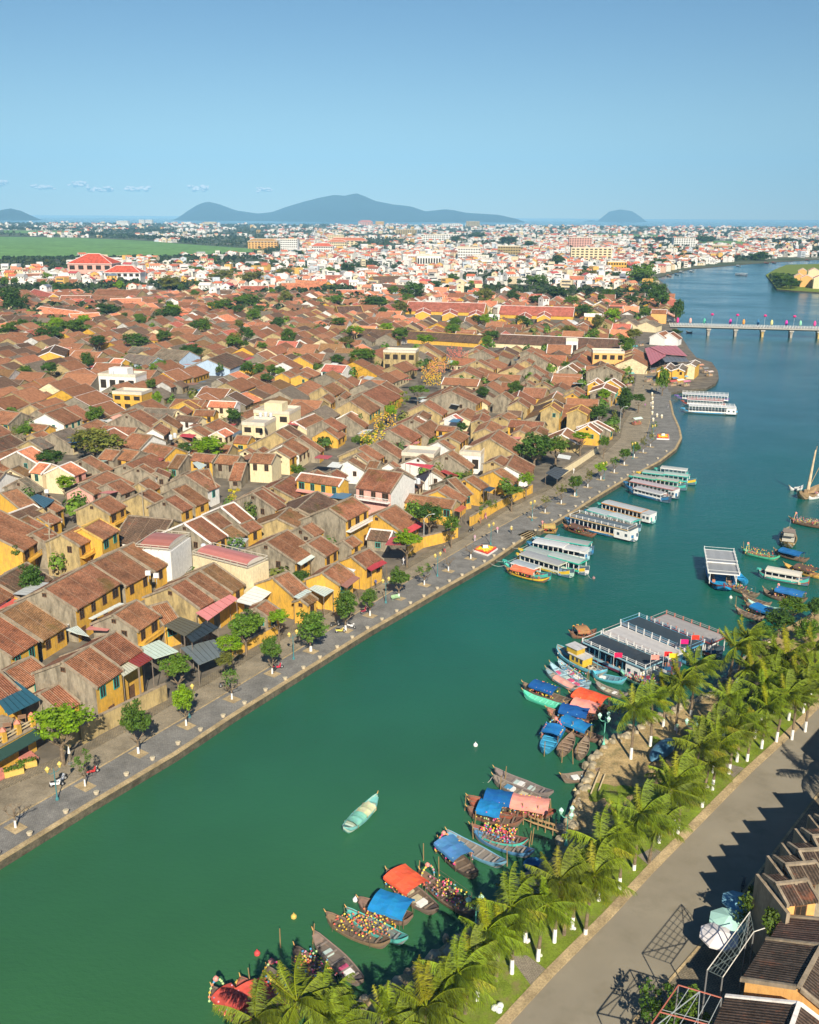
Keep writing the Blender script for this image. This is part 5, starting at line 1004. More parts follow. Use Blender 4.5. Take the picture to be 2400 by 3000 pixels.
for i, (x, y, w, h, tn) in enumerate([(2290, 1800, 110, 80, 'd'), (2370, 1830, 80, 90, 'm'), (2250, 1840, 70, 60, 'm'), (2330, 1760, 90, 60, 'm'), (2395, 1760, 70, 60, 'd'), (2190, 2030, 60, 40, 'd')]):
    zc = 3.0; p = unproj(x, y, zc); s = p.y * math.cos(P) + (H - zc) * math.sin(P); tree(p.x, p.y, zc, w / F * s, h / F * s * .8, tn, (x, y))

# ------------------------------------------------------------------ boats
BROWN = (.20, .13, .085); GREY = (.23, .20, .18); BLUE = (.04, .20, .42); LBLUE = (.30, .52, .62); TEALC = (.08, .50, .42); WHITEC = (.78, .78, .76); REDB = (.36, .08, .05); TARP_B = (.015, .13, .38); TARP_O = (.85, .12, .05); TARP_P = (.85, .34, .27); YEL = (.80, .52, .04)
LCOL = [(.80, .50, .04), (.82, .66, .10), (.75, .12, .10), (.80, .25, .12), (.70, .05, .25), (.50, .70, .30), (.10, .35, .60), (.75, .35, .45)]
def place(bow, stern, z=WZ + .3):
    a, c = unproj(*bow, z), unproj(*stern, z); d = a - c; return (a + c) / 2, math.atan2(d.y, d.x), math.hypot(d.x, d.y)
def hull_mesh(b, L, B, col, inner, fb=.55, rise=.75, n=16, full=.62, blunt=0.0, stripe=None):
    """x forward; open shell with sheer, gunwale and floor"""
    secs = []
    for i in range(n + 1):
        t = i / n * 2 - 1; k = (1 - abs(t) ** (2.2 if full > .7 else 1.9)) ** full if abs(t) < 1 else 0; k = max(k, .03)
        if blunt and t < 0: k = max(k, blunt * (1 - .35 * t * t))
        w_ = B / 2 * k; sh = fb + rise * abs(t) ** (3.2 if t > 0 else 3.6); kz = -.25 + (sh + .15) * max(0, abs(t) - .72) / .28 * (.85 if not (blunt and t < 0) else .2)
        secs.append((t * L / 2, w_, sh, min(kz, sh - .05)))
    base = len(b.v)
    for (x, w_, sh, kz) in secs:
        for (yy, z) in ((-w_, sh), (-w_ * .93, (sh + kz) / 2 + .1), (-w_ * .45, kz), (w_ * .45, kz), (w_ * .93, (sh + kz) / 2 + .1), (w_, sh), (w_ * .86, sh - .02), (w_ * .80, max(kz + .06, .12)), (-w_ * .80, max(kz + .06, .12)), (-w_ * .86, sh - .02)): b.v.append((x, yy, z))
    for i in range(n):
        for j in range(10):
            a = base + i * 10 + j; a2 = base + i * 10 + (j + 1) % 10; b.f.append((a, a2, a2 + 10, a + 10)); b.m.append(0)
            b.c.append((stripe if stripe and j in (0, 4) else col) if j < 5 else (tuple(c * 1.25 for c in col) if j in (5, 9) else inner))
    b.f.append(tuple(base + j for j in range(9, -1, -1))); b.m.append(0); b.c.append(col); q = base + n * 10; b.f.append(tuple(q + j for j in range(10))); b.m.append(0); b.c.append(col)
    return secs
def sec_at(secs, x):
    for i in range(len(secs) - 1):
        if secs[i][0] <= x <= secs[i + 1][0]: return secs[i]
    return secs[-1]
boats = []
def sampan(label, bow, stern, B, col=BROWN, inner=(.16, .12, .09), can=(), lan=0, thw=5, stripe=None, garland=False, cargo=0, arch=False, cat='boat', name='sampan', poles=0):
    m, rz, L = place(bow, stern); root = empty(name, (m.x, m.y, WZ), rz); g = random.Random(int(bow[0] * 3 + bow[1])); b = MB(); L = max(L, 4); secs = hull_mesh(b, L, B, col, inner, stripe=stripe)
    b.build('hull', PAINT, root, smooth=False); b = MB()
    for i in range(thw):
        x = -L * .32 + L * .64 * i / max(1, thw - 1); s = sec_at(secs, x); b.box(x - .09, x + .09, -s[1] * .85, s[1] * .85, s[2] - .2, s[2] - .12, 0, tuple(c * 1.5 for c in inner))
    for sx in (-1, 1):   # foredeck and afterdeck planks
        x0 = sx * L * .36; x1 = sx * L * .47; s0, s1 = sec_at(secs, x0), sec_at(secs, x1)
        q = [(x0, -s0[1] * .84, s0[2] - .06), (x0, s0[1] * .84, s0[2] - .06), (x1, s1[1] * .8, s1[2] - .06), (x1, -s1[1] * .8, s1[2] - .06)]; b.face(q if sx < 0 else list(reversed(q)), 0, tuple(c * 1.2 for c in col)); 
    for _ in range(cargo):
        x = g.uniform(-.3, .3) * L; s = sec_at(secs, x); c = g.choice([(.5, .62, .58), WHITEC, (.1, .3, .5), (.6, .1, .2), (.55, .5, .35)]); b.box(x - g.uniform(.2, .5), x + g.uniform(.2, .5), -s[1] * .5, s[1] * .5, .14, .3 + g.uniform(0, .2), 0, c)
    b.build('thwart', PAINT, root)
    for (t0, t1, cc, hh) in can:
        b = MB(); x0, x1 = -L / 2 + L * t0, -L / 2 + L * t1; w_ = B * (.60 if hh > 1 else .42); nn = 6; k = 6
        gx = [x0 + (x1 - x0) * i / k for i in range(k + 1)]
        P_ = [[(x, -w_ + 2 * w_ * j / nn, hh + .28 * (1 - (2 * j / nn - 1) ** 2) - .10 * math.sin(math.pi * i / k * 2) ** 2 + g.uniform(-.03, .03)) for j in range(nn + 1)] for i, x in enumerate(gx)]
        for i in range(k):
            for j in range(nn):
                c4 = tuple(q * g.uniform(.92, 1.06) for q in cc); b.face([P_[i][j], P_[i + 1][j], P_[i + 1][j + 1], P_[i][j + 1]], 0, c4)
        for j0, sgn in ((0, -1), (nn, 1)):
            for i in range(k): a_, c_ = P_[i][j0], P_[i + 1][j0]; q = [a_, c_, (c_[0], c_[1] + sgn * .04, c_[2] - .28), (a_[0], a_[1] + sgn * .04, a_[2] - .28)]; b.face(q if sgn > 0 else list(reversed(q)), 0, tuple(q_ * .9 for q_ in cc))
        co = b.build('canopy', CLOTH, root)
        for x in (x0 + .1, x1 - .1):
            for y in (-B * .45, B * .45): b = MB(); b.tube((x, y, .3), (x, y, hh), .03, n=4, c=(.25, .17, .1)); b.build('pole', PAINT, co)
    if lan:
        b = MB(); x0, x1 = (-L / 2 + L * min(c[0] for c in can), -L / 2 + L * max(c[1] for c in can)) if can and not garland else (-L * .28, L * .30); pal = LCOL if lan > 0 else LCOL[:4]
        for i in range(abs(lan)):
            x = g.uniform(x0, x1); sd_ = g.choice((-1, 1)) if not garland else g.uniform(-1, 1); z = g.uniform(.8, 1.75 if can else 1.5); r0 = g.uniform(.06, .115); b.ball((x, sd_ * B * .52, z), r0, g.choice(pal), n=6)
        for sd_ in (-1, 1):
            for z in (1.0, 1.45): b.tube((x0, sd_ * B * .52, z + .15), (x1, sd_ * B * .52, z + .15), .02, n=3, c=(.2, .15, .1))
            for x in (x0, (x0 + x1) / 2, x1): b.tube((x, sd_ * B * .5, .3), (x, sd_ * B * .5, 1.65), .025, n=4, c=(.2, .15, .1))
        b.build('lantern_string', PAINT, root)
    if arch:
        b = MB(); xb = L * .36; n = 12
        for i in range(n):
            a0, a1 = math.pi * i / n, math.pi * (i + 1) / n; p0 = (xb, math.cos(a0) * B * .45, .6 + math.sin(a0) * 1.7); p1 = (xb, math.cos(a1) * B * .45, .6 + math.sin(a1) * 1.7); b.tube(p0, p1, .05, n=5, c=(.5, .45, .35)); b.ball(p0, .12, g.choice(LCOL), n=5)
        b.ball((xb, 0, 2.45), .26, (.8, .3, .25)); b.build('lantern_arch', PAINT, root)
    b = MB(); b.tube((L * .5, 0, 1.2), (L * .5 + .25, 0, 1.5), .07, .03, 5, c=(.6, .35, .1)); b.build('prow', PAINT, root)
    tag(root, label, cat, 'wooden boats moored on the river'); boats.append(root); return root
stakes = []
def stake(x, y, label): 
    p = unproj(x, y, WZ); g = random.Random(int(x)); b = MB(); b.tube((0, 0, -1), (g.uniform(-.3, .3), g.uniform(-.2, .2), 2.2), .07, .05, 6, c=(.32, .22, .10)); o = b.build('mooring_stake', PAINT); o.location = (p.x, p.y, WZ); stakes.append([o, 'thin bamboo stake', (x, y)])

bench_c = {}
def tourboat(label, bow, stern, B, hull=WHITEC, roofc=(.40, .42, .42), trim=(.75, .70, .62), stripe=BLUE, seg=((.12, .80),), hh=2.35, cabin=(.80, .95), rail=False, curve=.12, inner=(.10, .16, .22), pil=WHITEC, flat=False, awn=None):
    m, rz, L = place(bow, stern, WZ + .5); root = empty('tour_boat', (m.x, m.y, WZ), rz); b = MB(); g = random.Random(int(bow[0] + bow[1] * 5)); secs = hull_mesh(b, L, B, hull, inner, fb=.8, rise=.95, full=.45, blunt=.9, stripe=stripe); b.build('hull', PAINT, root)
    bc = g.randrange(3)
    if bc not in bench_c: b = MB(); b.box(-.25, .25, -.28, .28, 0, .5, 0, [(.6, .5, .35), (.5, .2, .12), (.2, .3, .45)][bc]); bench_c[bc] = b.build('bench', PAINT); C.objects.unlink(bench_c[bc])
    for i in range(min(9, int(L * .6 / 1.2))):
        for y in (-1, 1): bo = bench_c[bc].copy(); C.objects.link(bo); bo.parent = root; bo.location = (-L * .34 + i * 1.2, y * B * .27, .22)
    for k, (t0, t1) in enumerate(seg):          # measured from the stern
        x0, x1 = -L / 2 + L * t0, -L / 2 + L * t1; z = hh - .22 * k; w_ = B * .52; b = MB(); n = 6; c = roofc if k == 0 else tuple(q * .85 for q in roofc)
        for j in range(n):
            y0, y1 = -w_ + 2 * w_ * j / n, -w_ + 2 * w_ * (j + 1) / n; f = lambda y: z + curve * (1 - (y / w_) ** 2) * 2
            cj = tuple(q * (1 if j % 2 else .93) for q in c); b.face([(x0, y0, f(y0)), (x1, y0, f(y0)), (x1, y1, f(y1)), (x0, y1, f(y1))], 0, cj); b.face([(x0, y1, f(y1) - .08), (x1, y1, f(y1) - .08), (x1, y0, f(y0) - .08), (x0, y0, f(y0) - .08)], 0, trim)
        for sd_ in (-1, 1): b.box(x0, x1, sd_ * w_ - .04, sd_ * w_ + .04, z - .18, z + .03, 0, trim)
        for xe in (x0, x1): b.box(xe - .04, xe + .04, -w_, w_, z - .15, z + .06, 0, trim)
        ro_ = b.build('roof', METAL, root); b = MB(); n = max(3, int((x1 - x0) / 1.05))
        for i in range(n + 1):
            x = x0 + .1 + (x1 - x0 - .2) * i / n
            for y in (-B * .44, B * .44): b.box(x - .07, x + .07, y - .05, y + .05, .6, z - .1, 0, pil)
        for y in (-B * .45, B * .45): b.box(x0, x1, y - .03, y + .03, .75, 1.15, 0, trim if not flat else pil)
        b.build('pillar', PAINT, root)
        if rail:
            b = MB(); n = max(3, int((x1 - x0) / 1.5)); zz = z + .06; rc_, pc = rail if isinstance(rail, tuple) else (WHITEC, WHITEC)
            for i in range(n + 1):
                x = x0 + (x1 - x0) * i / n
                for y in (-w_, w_): b.box(x - .07, x + .07, y - .07, y + .07, zz, zz + .62, 0, pc)
            for y in (-w_, w_):
                for q in (.5, .24): b.box(x0, x1, y - .025, y + .025, zz + q, zz + q + .05, 0, rc_)
            for x in (x0, x1): b.box(x - .025, x + .025, -w_, w_, zz + .5, zz + .55, 0, rc_)
            b.build('railing', PAINT, ro_)
    if cabin:
        x0, x1 = -L / 2 + L * (1 - cabin[1]), -L / 2 + L * (1 - cabin[0]); b = MB(); b.box(x0, x1, -B * .46, B * .46, .5, hh - .12, 0, WHITEC if hull != TEALC else (.5, .75, .65)); b.box(x0 - .05, x1 + .05, -B * .48, B * .48, hh - .12, hh + .02, 0, roofc); cab_ = b.build('cabin', PAINT, root)
        for y in (-1, 1):
            for i in range(2): x = x0 + (x1 - x0) * (i + .5) / 2; b = MB(); b.box(x - .3, x + .3, y * B * .46 - .03, y * B * .46 + .03, 1.2, 1.8, 0, (.04, .07, .10)); b.build('window', PAINT, cab_)
    if awn: b = MB(); b.box(-L * .1, L * .2, -B * .5, B * .5, hh + .3, hh + .4, 0, awn); b.build('awning', CLOTH, root)
    b = MB(); s = secs[-2]; b.box(L * .42, L * .5, -.12, .12, s[2] - .1, s[2] + .35, 0, stripe or (.7, .2, .1)); b.ball((L * .44, B * .12, 1.4), .07, (.9, .9, .9)); b.build('prow', PAINT, root)
    tag(root, label, 'tour boat', 'roofed tour boats'); boats.append(root); return root

GR = (.33, .34, .34)
# by the promontory
tourboat('double decked tour boat with purple seats nearest the promontory tip', (1971, 1156), (2131, 1163), 3.6, WHITEC, (.42, .44, .50), WHITEC, (.20, .12, .40), ((.02, .85),), 2.6, None, (WHITEC, WHITEC), 0.02)
tourboat('tour boat with red trimmed open roof between two others by promontory', (1990, 1172), (2120, 1178), 3.2, REDB, (.40, .12, .12), WHITEC, REDB, ((.05, .85),), 2.4, None, (WHITEC, (.5, .1, .1)), 0.02)
tourboat('blue and yellow tour boat with white railed roof, lowest by the promontory', (1990, 1194), (2156, 1200), 3.8, YEL, (.55, .56, .60), WHITEC, (.08, .35, .60), ((.05, .86),), 2.9, (.80, .97), (WHITEC, WHITEC), 0.02, pil=WHITEC)
# group at the curve
tourboat('low grey roofed tour boat farthest back in the curve group', (1915, 1374), (2015, 1384), 2.6, TEALC, (.45, .47, .45), WHITEC, TEALC, ((.05, .8),), 2.2, None)
tourboat('teal tour boat with long grey green roof and yellow trim', (1862, 1386), (2038, 1405), 3.0, TEALC, (.42, .50, .46), TEALC, YEL, ((.12, .52), (.5, .88)), 2.3, None)
tourboat('green trimmed tour boat with tan roof, third from front of curve group', (1841, 1398), (2010, 1422), 2.8, (.10, .25, .25), (.42, .42, .38), (.10, .50, .35), TEALC, ((.12, .5), (.48, .9)), 2.3, None)
tourboat('dark hulled tour boat with long pinkish grey roof and white pillars', (1825, 1415), (1987, 1447), 3.0, (.05, .12, .15), (.46, .40, .42), (.45, .18, .16), BLUE, ((.05, .84),), 2.5, (.86, .97))
tourboat('lower grey roofed tour boat with white pillars at front of curve group', (1840, 1430), (1962, 1459), 2.6, (.05, .10, .16), (.40, .40, .42), WHITEC, BLUE, ((.15, .8),), 2.0, None)
# second group
tourboat('white tour boat with orange lined roof and white stern cabin, farthest of its trio', (1750, 1480), (1916, 1520), 3.2, (.30, .62, .60), (.45, .48, .50), (.70, .32, .10), TEALC, ((.16, .86),), 2.5, (.85, .98))
tourboat('pale blue tour boat with long light grey curved roofs, middle of its trio', (1712, 1500), (1872, 1545), 3.2, LBLUE, (.50, .56, .58), TEALC, BLUE, ((.05, .48), (.46, .88)), 2.5, None)
tourboat('white tour boat with slate roof railing and blank white stern cabin', (1655, 1524), (1864, 1572), 3.8, WHITEC, (.10, .13, .15), (.60, .42, .22), BLUE, ((.06, .86),), 2.8, (.76, .97), (WHITEC, WHITEC), .03)
sampan('brown lantern sampan against the slate roofed tour boat', (1650, 1540), (1748, 1567), 2.0, (.26, .10, .05), can=((.3, .75, (.14, .08, .06), 1.6),), lan=60)
sampan('small round canopied lantern boat at the landing steps', (1584, 1551), (1632, 1552), 2.2, (.45, .25, .08), can=((.15, .8, (.50, .36, .12), 1.7),), lan=-70, arch=True)
sampan('small blue sampan tucked behind the landing steps', (1560, 1580), (1640, 1572), 1.7, BLUE, (.06, .2, .34), stripe=LBLUE)
# third group
tourboat('tour boat with green edged dark roof, farthest back of front promenade group', (1568, 1584), (1738, 1612), 2.8, BLUE, (.33, .36, .35), TEALC, LBLUE, ((.05, .8),), 2.3, None)
tourboat('white roofed tour boat with blue stern in the front promenade group', (1545, 1598), (1726, 1630), 3.0, LBLUE, (.56, .58, .60), WHITEC, BLUE, ((.36, .86), (.10, .38)), 2.4, (.88, .97))
tourboat('white and yellow tour boat with green trimmed grey roof', (1520, 1618), (1722, 1672), 3.0, WHITEC, (.42, .48, .46), (.05, .48, .34), YEL, ((.06, .5), (.48, .86)), 2.5, None)
tourboat('pale green tour boat with long grey roof and square stern', (1514, 1632), (1678, 1680), 3.0, (.50, .70, .58), (.36, .37, .38), (.62, .62, .50), YEL, ((.16, .86),), 2.3, None)
tourboat('small blue grey roofed boat beside the orange canopy sampan', (1475, 1652), (1612, 1690), 2.4, TEALC, (.36, .42, .46), WHITEC, TEALC, ((.25, .75),), 2.0, None)
sampan('lantern sampan with orange red canopy moored off the promenade', (1484, 1670), (1612, 1700), 2.3, (.36, .15, .06), can=((.3, .82, (.80, .20, .10), 1.75),), lan=-90, stripe=YEL)
# large railed boats on the far bank of the picture
BR = ((.20, .40, .55), WHITEC)
tourboat('big tour boat with dark railed roof deck and life ring, nearest of four', (1708, 1893), (1925, 1985), 4.3, (.05, .16, .26), (.035, .045, .055), LBLUE, (.30, .05, .10), ((.02, .86),), 3.0, (.72, .90), (WHITEC, WHITEC), .01, pil=(.03, .12, .20))
tourboat('big tour boat with pale grey railed roof deck, second of four', (1766, 1866), (1985, 1958), 4.2, (.30, .05, .10), (.52, .50, .49), WHITEC, BLUE, ((.02, .86),), 3.0, None, ((.55, .45, .42), WHITEC), .01, pil=(.03, .12, .20))
tourboat('big tour boat with blue railed dark roof deck, third of four', (1822, 1838), (2042, 1930), 4.4, (.04, .16, .30), (.04, .055, .065), (.10, .35, .55), BLUE, ((.02, .88),), 3.0, None, BR, .01, pil=(.03, .14, .24))
tourboat('big tour boat with grey deck edged dark red, farthest of four', (1912, 1832), (2112, 1908), 4.0, (.04, .08, .14), (.36, .34, .33), (.32, .06, .06), BLUE, ((.02, .9),), 3.0, (.72, .86), ((.45, .42, .40), (.60, .22, .16)), .01)
tourboat('two deck blue boat seen end on in midstream', (2124, 1722), (2104, 1634), 5.4, (.02, .20, .45), (.34, .35, .36), WHITEC, (.25, .06, .06), ((.02, .46), (.44, .80)), 3.0, None, (WHITEC, WHITEC), .01, inner=(.02, .30, .60))
sampan('brown dragon lantern boat behind nearest big railed boat', (1673, 1858), (1752, 1850), 2.2, (.28, .13, .08), can=((.35, .8, (.42, .22, .10), 1.5),), lan=-30, arch=False)
# fishing boats
def fishing(label, bow, stern, B, hull, cab, roofc):
    m, rz, L = place(bow, stern, WZ + .4); root = empty('fishing_boat', (m.x, m.y, WZ), rz); b = MB(); secs = hull_mesh(b, L, B, hull, (.25, .24, .2), fb=.85, rise=.9, full=.5, stripe=tuple(min(1, c * 1.4) for c in hull)); b.build('hull', PAINT, root); b = MB()
    b.box(-L * .12, L * .14, -B * .34, B * .34, .5, 1.9, 0, cab); b.box(-L * .02, L * .18, -B * .36, B * .36, 1.9, 2.0, 0, roofc); b.box(L * .02, L * .22, -B * .28, B * .28, 2.0, 2.9, 0, tuple(c * .8 for c in cab)); b.build('cabin', PAINT, root)
    b = MB(); b.box(-L * .14, L * .16, -B * .38, B * .38, 1.9, 1.98, 0, roofc); b.box(L * 0, L * .24, -B * .33, B * .33, 2.9, 2.98, 0, roofc); b.build('roof', PAINT, root); b = MB()
    for y in (-1, 1):
        for i in range(3): x = -L * .09 + i * L * .08; b.box(x - .25, x + .25, y * B * .34 - .03, y * B * .34 + .03, 1.1, 1.7, 0, (.05, .06, .07))
    b.build('window', PAINT, root); b = MB(); b.tube((-L * .3, 0, .4), (-L * .32, 0, 4.0), .05, n=5, c=(.2, .35, .4)); b.tube((-L * .3, 0, 2.8), (L * .1, 0, 3.2), .02, n=3, c=(.3, .3, .3)); b.build('mast', PAINT, root)
    b = MB(); g = random.Random(3)
    for _ in range(10): b.box(*(lambda x, y: (x - .3, x + .3, y - .25, y + .25))(g.uniform(-.4, -.15) * L, g.uniform(-.2, .2) * B), .35, .8, 0, g.choice([(.6, .55, .45), (.3, .25, .2), (.1, .2, .35), (.65, .6, .5)]))
    b.build('crate', PAINT, root)
    b = MB()
    for y in (-1, 1): s = secs[-3]; b.ball((s[0], y * s[1] * 1.02, s[2] - .25), .1, (.85, .85, .85), n=6)
    b.build('painted_eye', PAINT, root); tag(root, label, 'fishing boat'); boats.append(root)
fishing('blue fishing boat with yellow wheelhouse and grey roof', (1636, 1904), (1785, 1976), 3.2, (.12, .38, .50), (.72, .48, .05), (.52, .52, .52))
fishing('weathered brown fishing boat seen bow on at the right', (2308, 1592), (2312, 1545), 3.6, (.26, .18, .08), (.50, .48, .42), (.28, .22, .18))
sampan('bright blue sampan behind the blue fishing boat', (1842, 1992), (1738, 1972), 1.9, (.10, .42, .52), (.12, .22, .28), cargo=2)
# sampans above the bend
sampan('grey sampan carrying a long salmon pink cover', (1604, 1966), (1716, 2028), 1.7, (.20, .30, .34), (.3, .26, .22), can=((.22, .72, (.72, .36, .30), .62),))
sampan('pale blue painted sampan with orange bow tip', (1616, 1950), (1733, 2022), 1.6, (.34, .52, .62), (.30, .44, .50), cargo=6)
sampan('pale blue sampan heaped with lantern frames', (1640, 1940), (1738, 2008), 1.8, (.32, .48, .56), (.28, .38, .42), lan=30, garland=True, cargo=6)
sampan('grey sampan with green crate and pink bundles below fishing boat', (1750, 2003), (1846, 2038), 1.7, GREY, (.2, .18, .14), cargo=6)
sampan('lantern boat with green hull under the first palm crowns', (1822, 1966), (1938, 2012), 2.0, (.20, .48, .34), cargo=2, lan=50, garland=True)
sampan('small lantern sampan moored under the palm beside dark railed boat', (1860, 1985), (1945, 2005), 1.8, BROWN, lan=40, garland=True)
sampan('lantern boat with crumpled dark blue canopy and orange globe', (1537, 2010), (1686, 2058), 2.0, (.22, .16, .11), can=((.32, .80, (.015, .10, .32), 1.7),), lan=-80, arch=False)
sampan('bright mint green open sampan at the left edge of its cluster', (1538, 2033), (1662, 2072), 1.5, (.10, .62, .42), (.16, .58, .42), thw=6)
sampan('sampan under a wide bright orange canopy', (1675, 2040), (1800, 2080), 2.6, BROWN, can=((.15, .85, TARP_O, 1.8),), lan=20)
sampan('sampan under a salmon pink canopy between orange and blue ones', (1660, 2068), (1772, 2096), 2.3, BROWN, can=((.1, .78, TARP_P, 1.75),), lan=20)
sampan('lantern boat with deep blue canopy hung thick with yellow lanterns', (1607, 2084), (1748, 2112), 2.2, (.40, .18, .12), can=((.12, .7, (.015, .10, .34), 1.75),), lan=110)
sampan('long brown sampan with bright blue flat canopy nearest its cluster shore', (1622, 2108), (1780, 2170), 2.0, (.20, .12, .09), can=((.28, .78, (.02, .20, .48), 1.6),), lan=14)
sampan('blue decorated boat with flower arch pointing up river', (1640, 2132), (1600, 2206), 2.3, (.04, .25, .45), (.05, .3, .5), can=((.45, .85, (.02, .18, .48), 1.5),), lan=50, arch=True)
sampan('plain brown planked sampan left of its smaller twin', (1686, 2155), (1646, 2213), 1.9, (.20, .14, .10), (.24, .17, .12))
sampan('small pointed brown sampan nearest the stone bank corner', (1727, 2166), (1701, 2221), 1.7, (.20, .15, .11), (.26, .20, .14))
sampan('brown sampan with mint seat boards beached beside stone steps', (1652, 2281), (1766, 2262), 1.9, (.22, .16, .12), (.22, .18, .14), thw=4, cargo=2)
# middle cluster
sampan('long grey sampan with three white seats, upper of two', (1457, 2264), (1632, 2331), 1.9, (.22, .18, .17), (.20, .17, .16), cargo=3)
sampan('long grey sampan with white seats beside blue canopy boat', (1453, 2285), (1618, 2352), 1.8, (.24, .20, .17), (.22, .19, .16), cargo=3)
sampan('red brown lantern boat with half blue half salmon canopy', (1380, 2348), (1640, 2388), 2.3, (.34, .10, .06), can=((.50, .80, TARP_B, 1.8), (.08, .50, TARP_P, 1.7)), lan=150, garland=False)
sampan('red sampan crowded with small lanterns below the two tone canopy', (1385, 2362), (1560, 2392), 1.8, (.32, .10, .06), lan=60, garland=True)
sampan('lantern sampan with bright blue sloping canopy in middle cluster', (1379, 2380), (1545, 2412), 2.2, (.25, .12, .08), can=((.38, .80, (.02, .22, .52), 1.75),), lan=60)
sampan('boat walled with rows of yellow and pink lanterns', (1389, 2432), (1560, 2474), 2.1, (.30, .10, .08), lan=170, garland=True, stripe=TEALC, can=())
sampan('open blue edged sampan with five bays below the lantern wall', (1398, 2444), (1578, 2506), 2.0, (.08, .22, .40), (.22, .19, .17), thw=6)
sampan('open blue sampan with brown floor bays and sharp blue stern', (1320, 2450), (1497, 2540), 2.1, (.14, .32, .46), (.24, .22, .20), thw=6)
sampan('dark sampan with two panel blue canopy and large round lanterns', (1296, 2475), (1414, 2576), 2.2, (.08, .06, .05), can=((.34, .86, (.08, .24, .48), 1.75),), lan=60, arch=True)
b = MB(); b.lathe([(.55, -.2), (.85, .1), (.95, .42), (.88, .42), (.75, .1), (.4, .0)], n=18, c=(.02, .16, .36)); o = b.build('basket_boat', PAINT); p = unproj(1580, 2540, WZ); o.location = (p.x, p.y, WZ); o.scale = (1.3, 1.3, 1.2); tag(o, 'round blue basket boat in the shadow by the palms', 'basket boat')
# lower cluster
sampan('open lantern boat with crowded yellow and red lanterns beside red canopy', (1243, 2568), (1412, 2690), 2.2, (.16, .10, .07), lan=110, garland=True, arch=True)
sampan('boat with large orange red canopy in the lower cluster', (1146, 2569), (1300, 2682), 2.5, (.18, .13, .11), can=((.38, .84, (.85, .13, .06), 1.85),), lan=50, cargo=4)
sampan('boat with bright blue double panel canopy, left of red canopy boat', (1064, 2653), (1226, 2702), 2.5, (.22, .14, .11), can=((.08, .70, (.02, .24, .55), 1.75),), lan=6)
sampan('brown sampan strung with rows of tiny yellow lanterns', (970, 2697), (1160, 2777), 2.1, (.22, .15, .09), lan=-80, garland=True)
sampan('mint and blue edged sampan alongside the tiny lantern rows', (1030, 2683), (1212, 2767), 1.9, (.10, .44, .40), (.20, .22, .22), lan=-60, garland=True)
sampan('empty brown sampan with white boards and red oar', (934, 2752), (1084, 2896), 2.0, (.22, .16, .13), (.18, .15, .13), cargo=3)
sampan('dark boat with pink and multicoloured lanterns beside empty sampan', (880, 2797), (1004, 2924), 2.3, (.12, .09, .07), lan=150, garland=True)
sampan('boat with red canopy and pointed red brown bow near bottom edge', (723, 2892), (800, 3010), 2.6, (.30, .08, .06), can=((.15, .72, (.66, .10, .07), 1.6),), lan=30)
sampan('dark lantern boat with red canopy at the bottom left', (640, 2920), (745, 3010), 1.8, (.10, .07, .06), can=((.1, .72, (.50, .08, .06), 1.7),), lan=70, arch=True)
sampan('lantern boat with flower arch half hidden by lowest palm', (800, 2860), (905, 3000), 2.4, (.12, .10, .08), lan=120, garland=True, arch=True)
sampan('lone boat adrift midstream under patterned green and cream covers', (1116, 2346), (1017, 2446), 2.1, (.14, .38, .36), (.4, .5, .42), can=((.22, .50, (.20, .50, .40), .72), (.48, .78, (.55, .58, .36), .68)), stripe=(.2, .5, .5))
# right hand side
sampan('mint hulled boat with pink lantern basket left of blue tarp boat', (2175, 1605), (2286, 1627), 2.0, (.08, .50, .30), (.2, .14, .1), lan=-60, arch=True)
sampan('brown boat under dark blue arched tarpaulin near right edge', (2268, 1606), (2372, 1632), 2.2, BROWN, can=((.2, .8, (.02, .14, .36), 1.6),))
tourboat('small passenger boat with cream roof, mint bow and red waterline', (2219, 1668), (2372, 1694), 2.7, (.50, .12, .06), (.68, .64, .54), (.62, .60, .52), TEALC, ((.16, .82),), 2.0, None)
sampan('golden dragon headed boat behind the small passenger boat', (2298, 1648), (2420, 1680), 2.4, (.60, .36, .08), (.4, .25, .1), can=((.2, .7, (.14, .09, .07), 1.5),), lan=-60)
sampan('lantern crowded raft boat at the upper right edge', (2312, 1512), (2440, 1534), 2.8, (.20, .12, .07), lan=150, garland=True, arch=True)
sampan('small bright blue boat touching the two deck boat', (2165, 1676), (2190, 1700), 1.8, (.02, .28, .55), (.03, .25, .5))
sampan('slim sampan lined with mint and pink lanterns below two deck boat', (2132, 1705), (2228, 1738), 1.7, (.25, .20, .14), lan=36, garland=True)
sampan('slim brown sampan, upper one of the pair left of the mangroves', (2175, 1738), (2264, 1764), 1.5, (.28, .20, .14))
sampan('slim mint and white sampan beside the mangroves', (2193, 1757), (2300, 1780), 1.5, (.50, .68, .58), (.3, .55, .5))
sampan('brown sampan with yellow bow flower left of blue tarp', (2158, 1779), (2242, 1806), 1.6, (.30, .22, .16), lan=8)
sampan('long blue tarp covered boat against the mangroves', (2186, 1764), (2318, 1818), 2.2, BROWN, can=((.05, .8, (.02, .18, .46), 1.4),))
sampan('lantern boat with sagging blue tarpaulin above the mangroves', (2266, 1728), (2368, 1750), 2.3, BROWN, can=((.1, .9, (.03, .16, .42), 1.8),), lan=70, arch=True)
sampan('brown sampan pointing at the mangroves from midstream', (2238, 1722), (2300, 1745), 1.5, (.2, .14, .1))
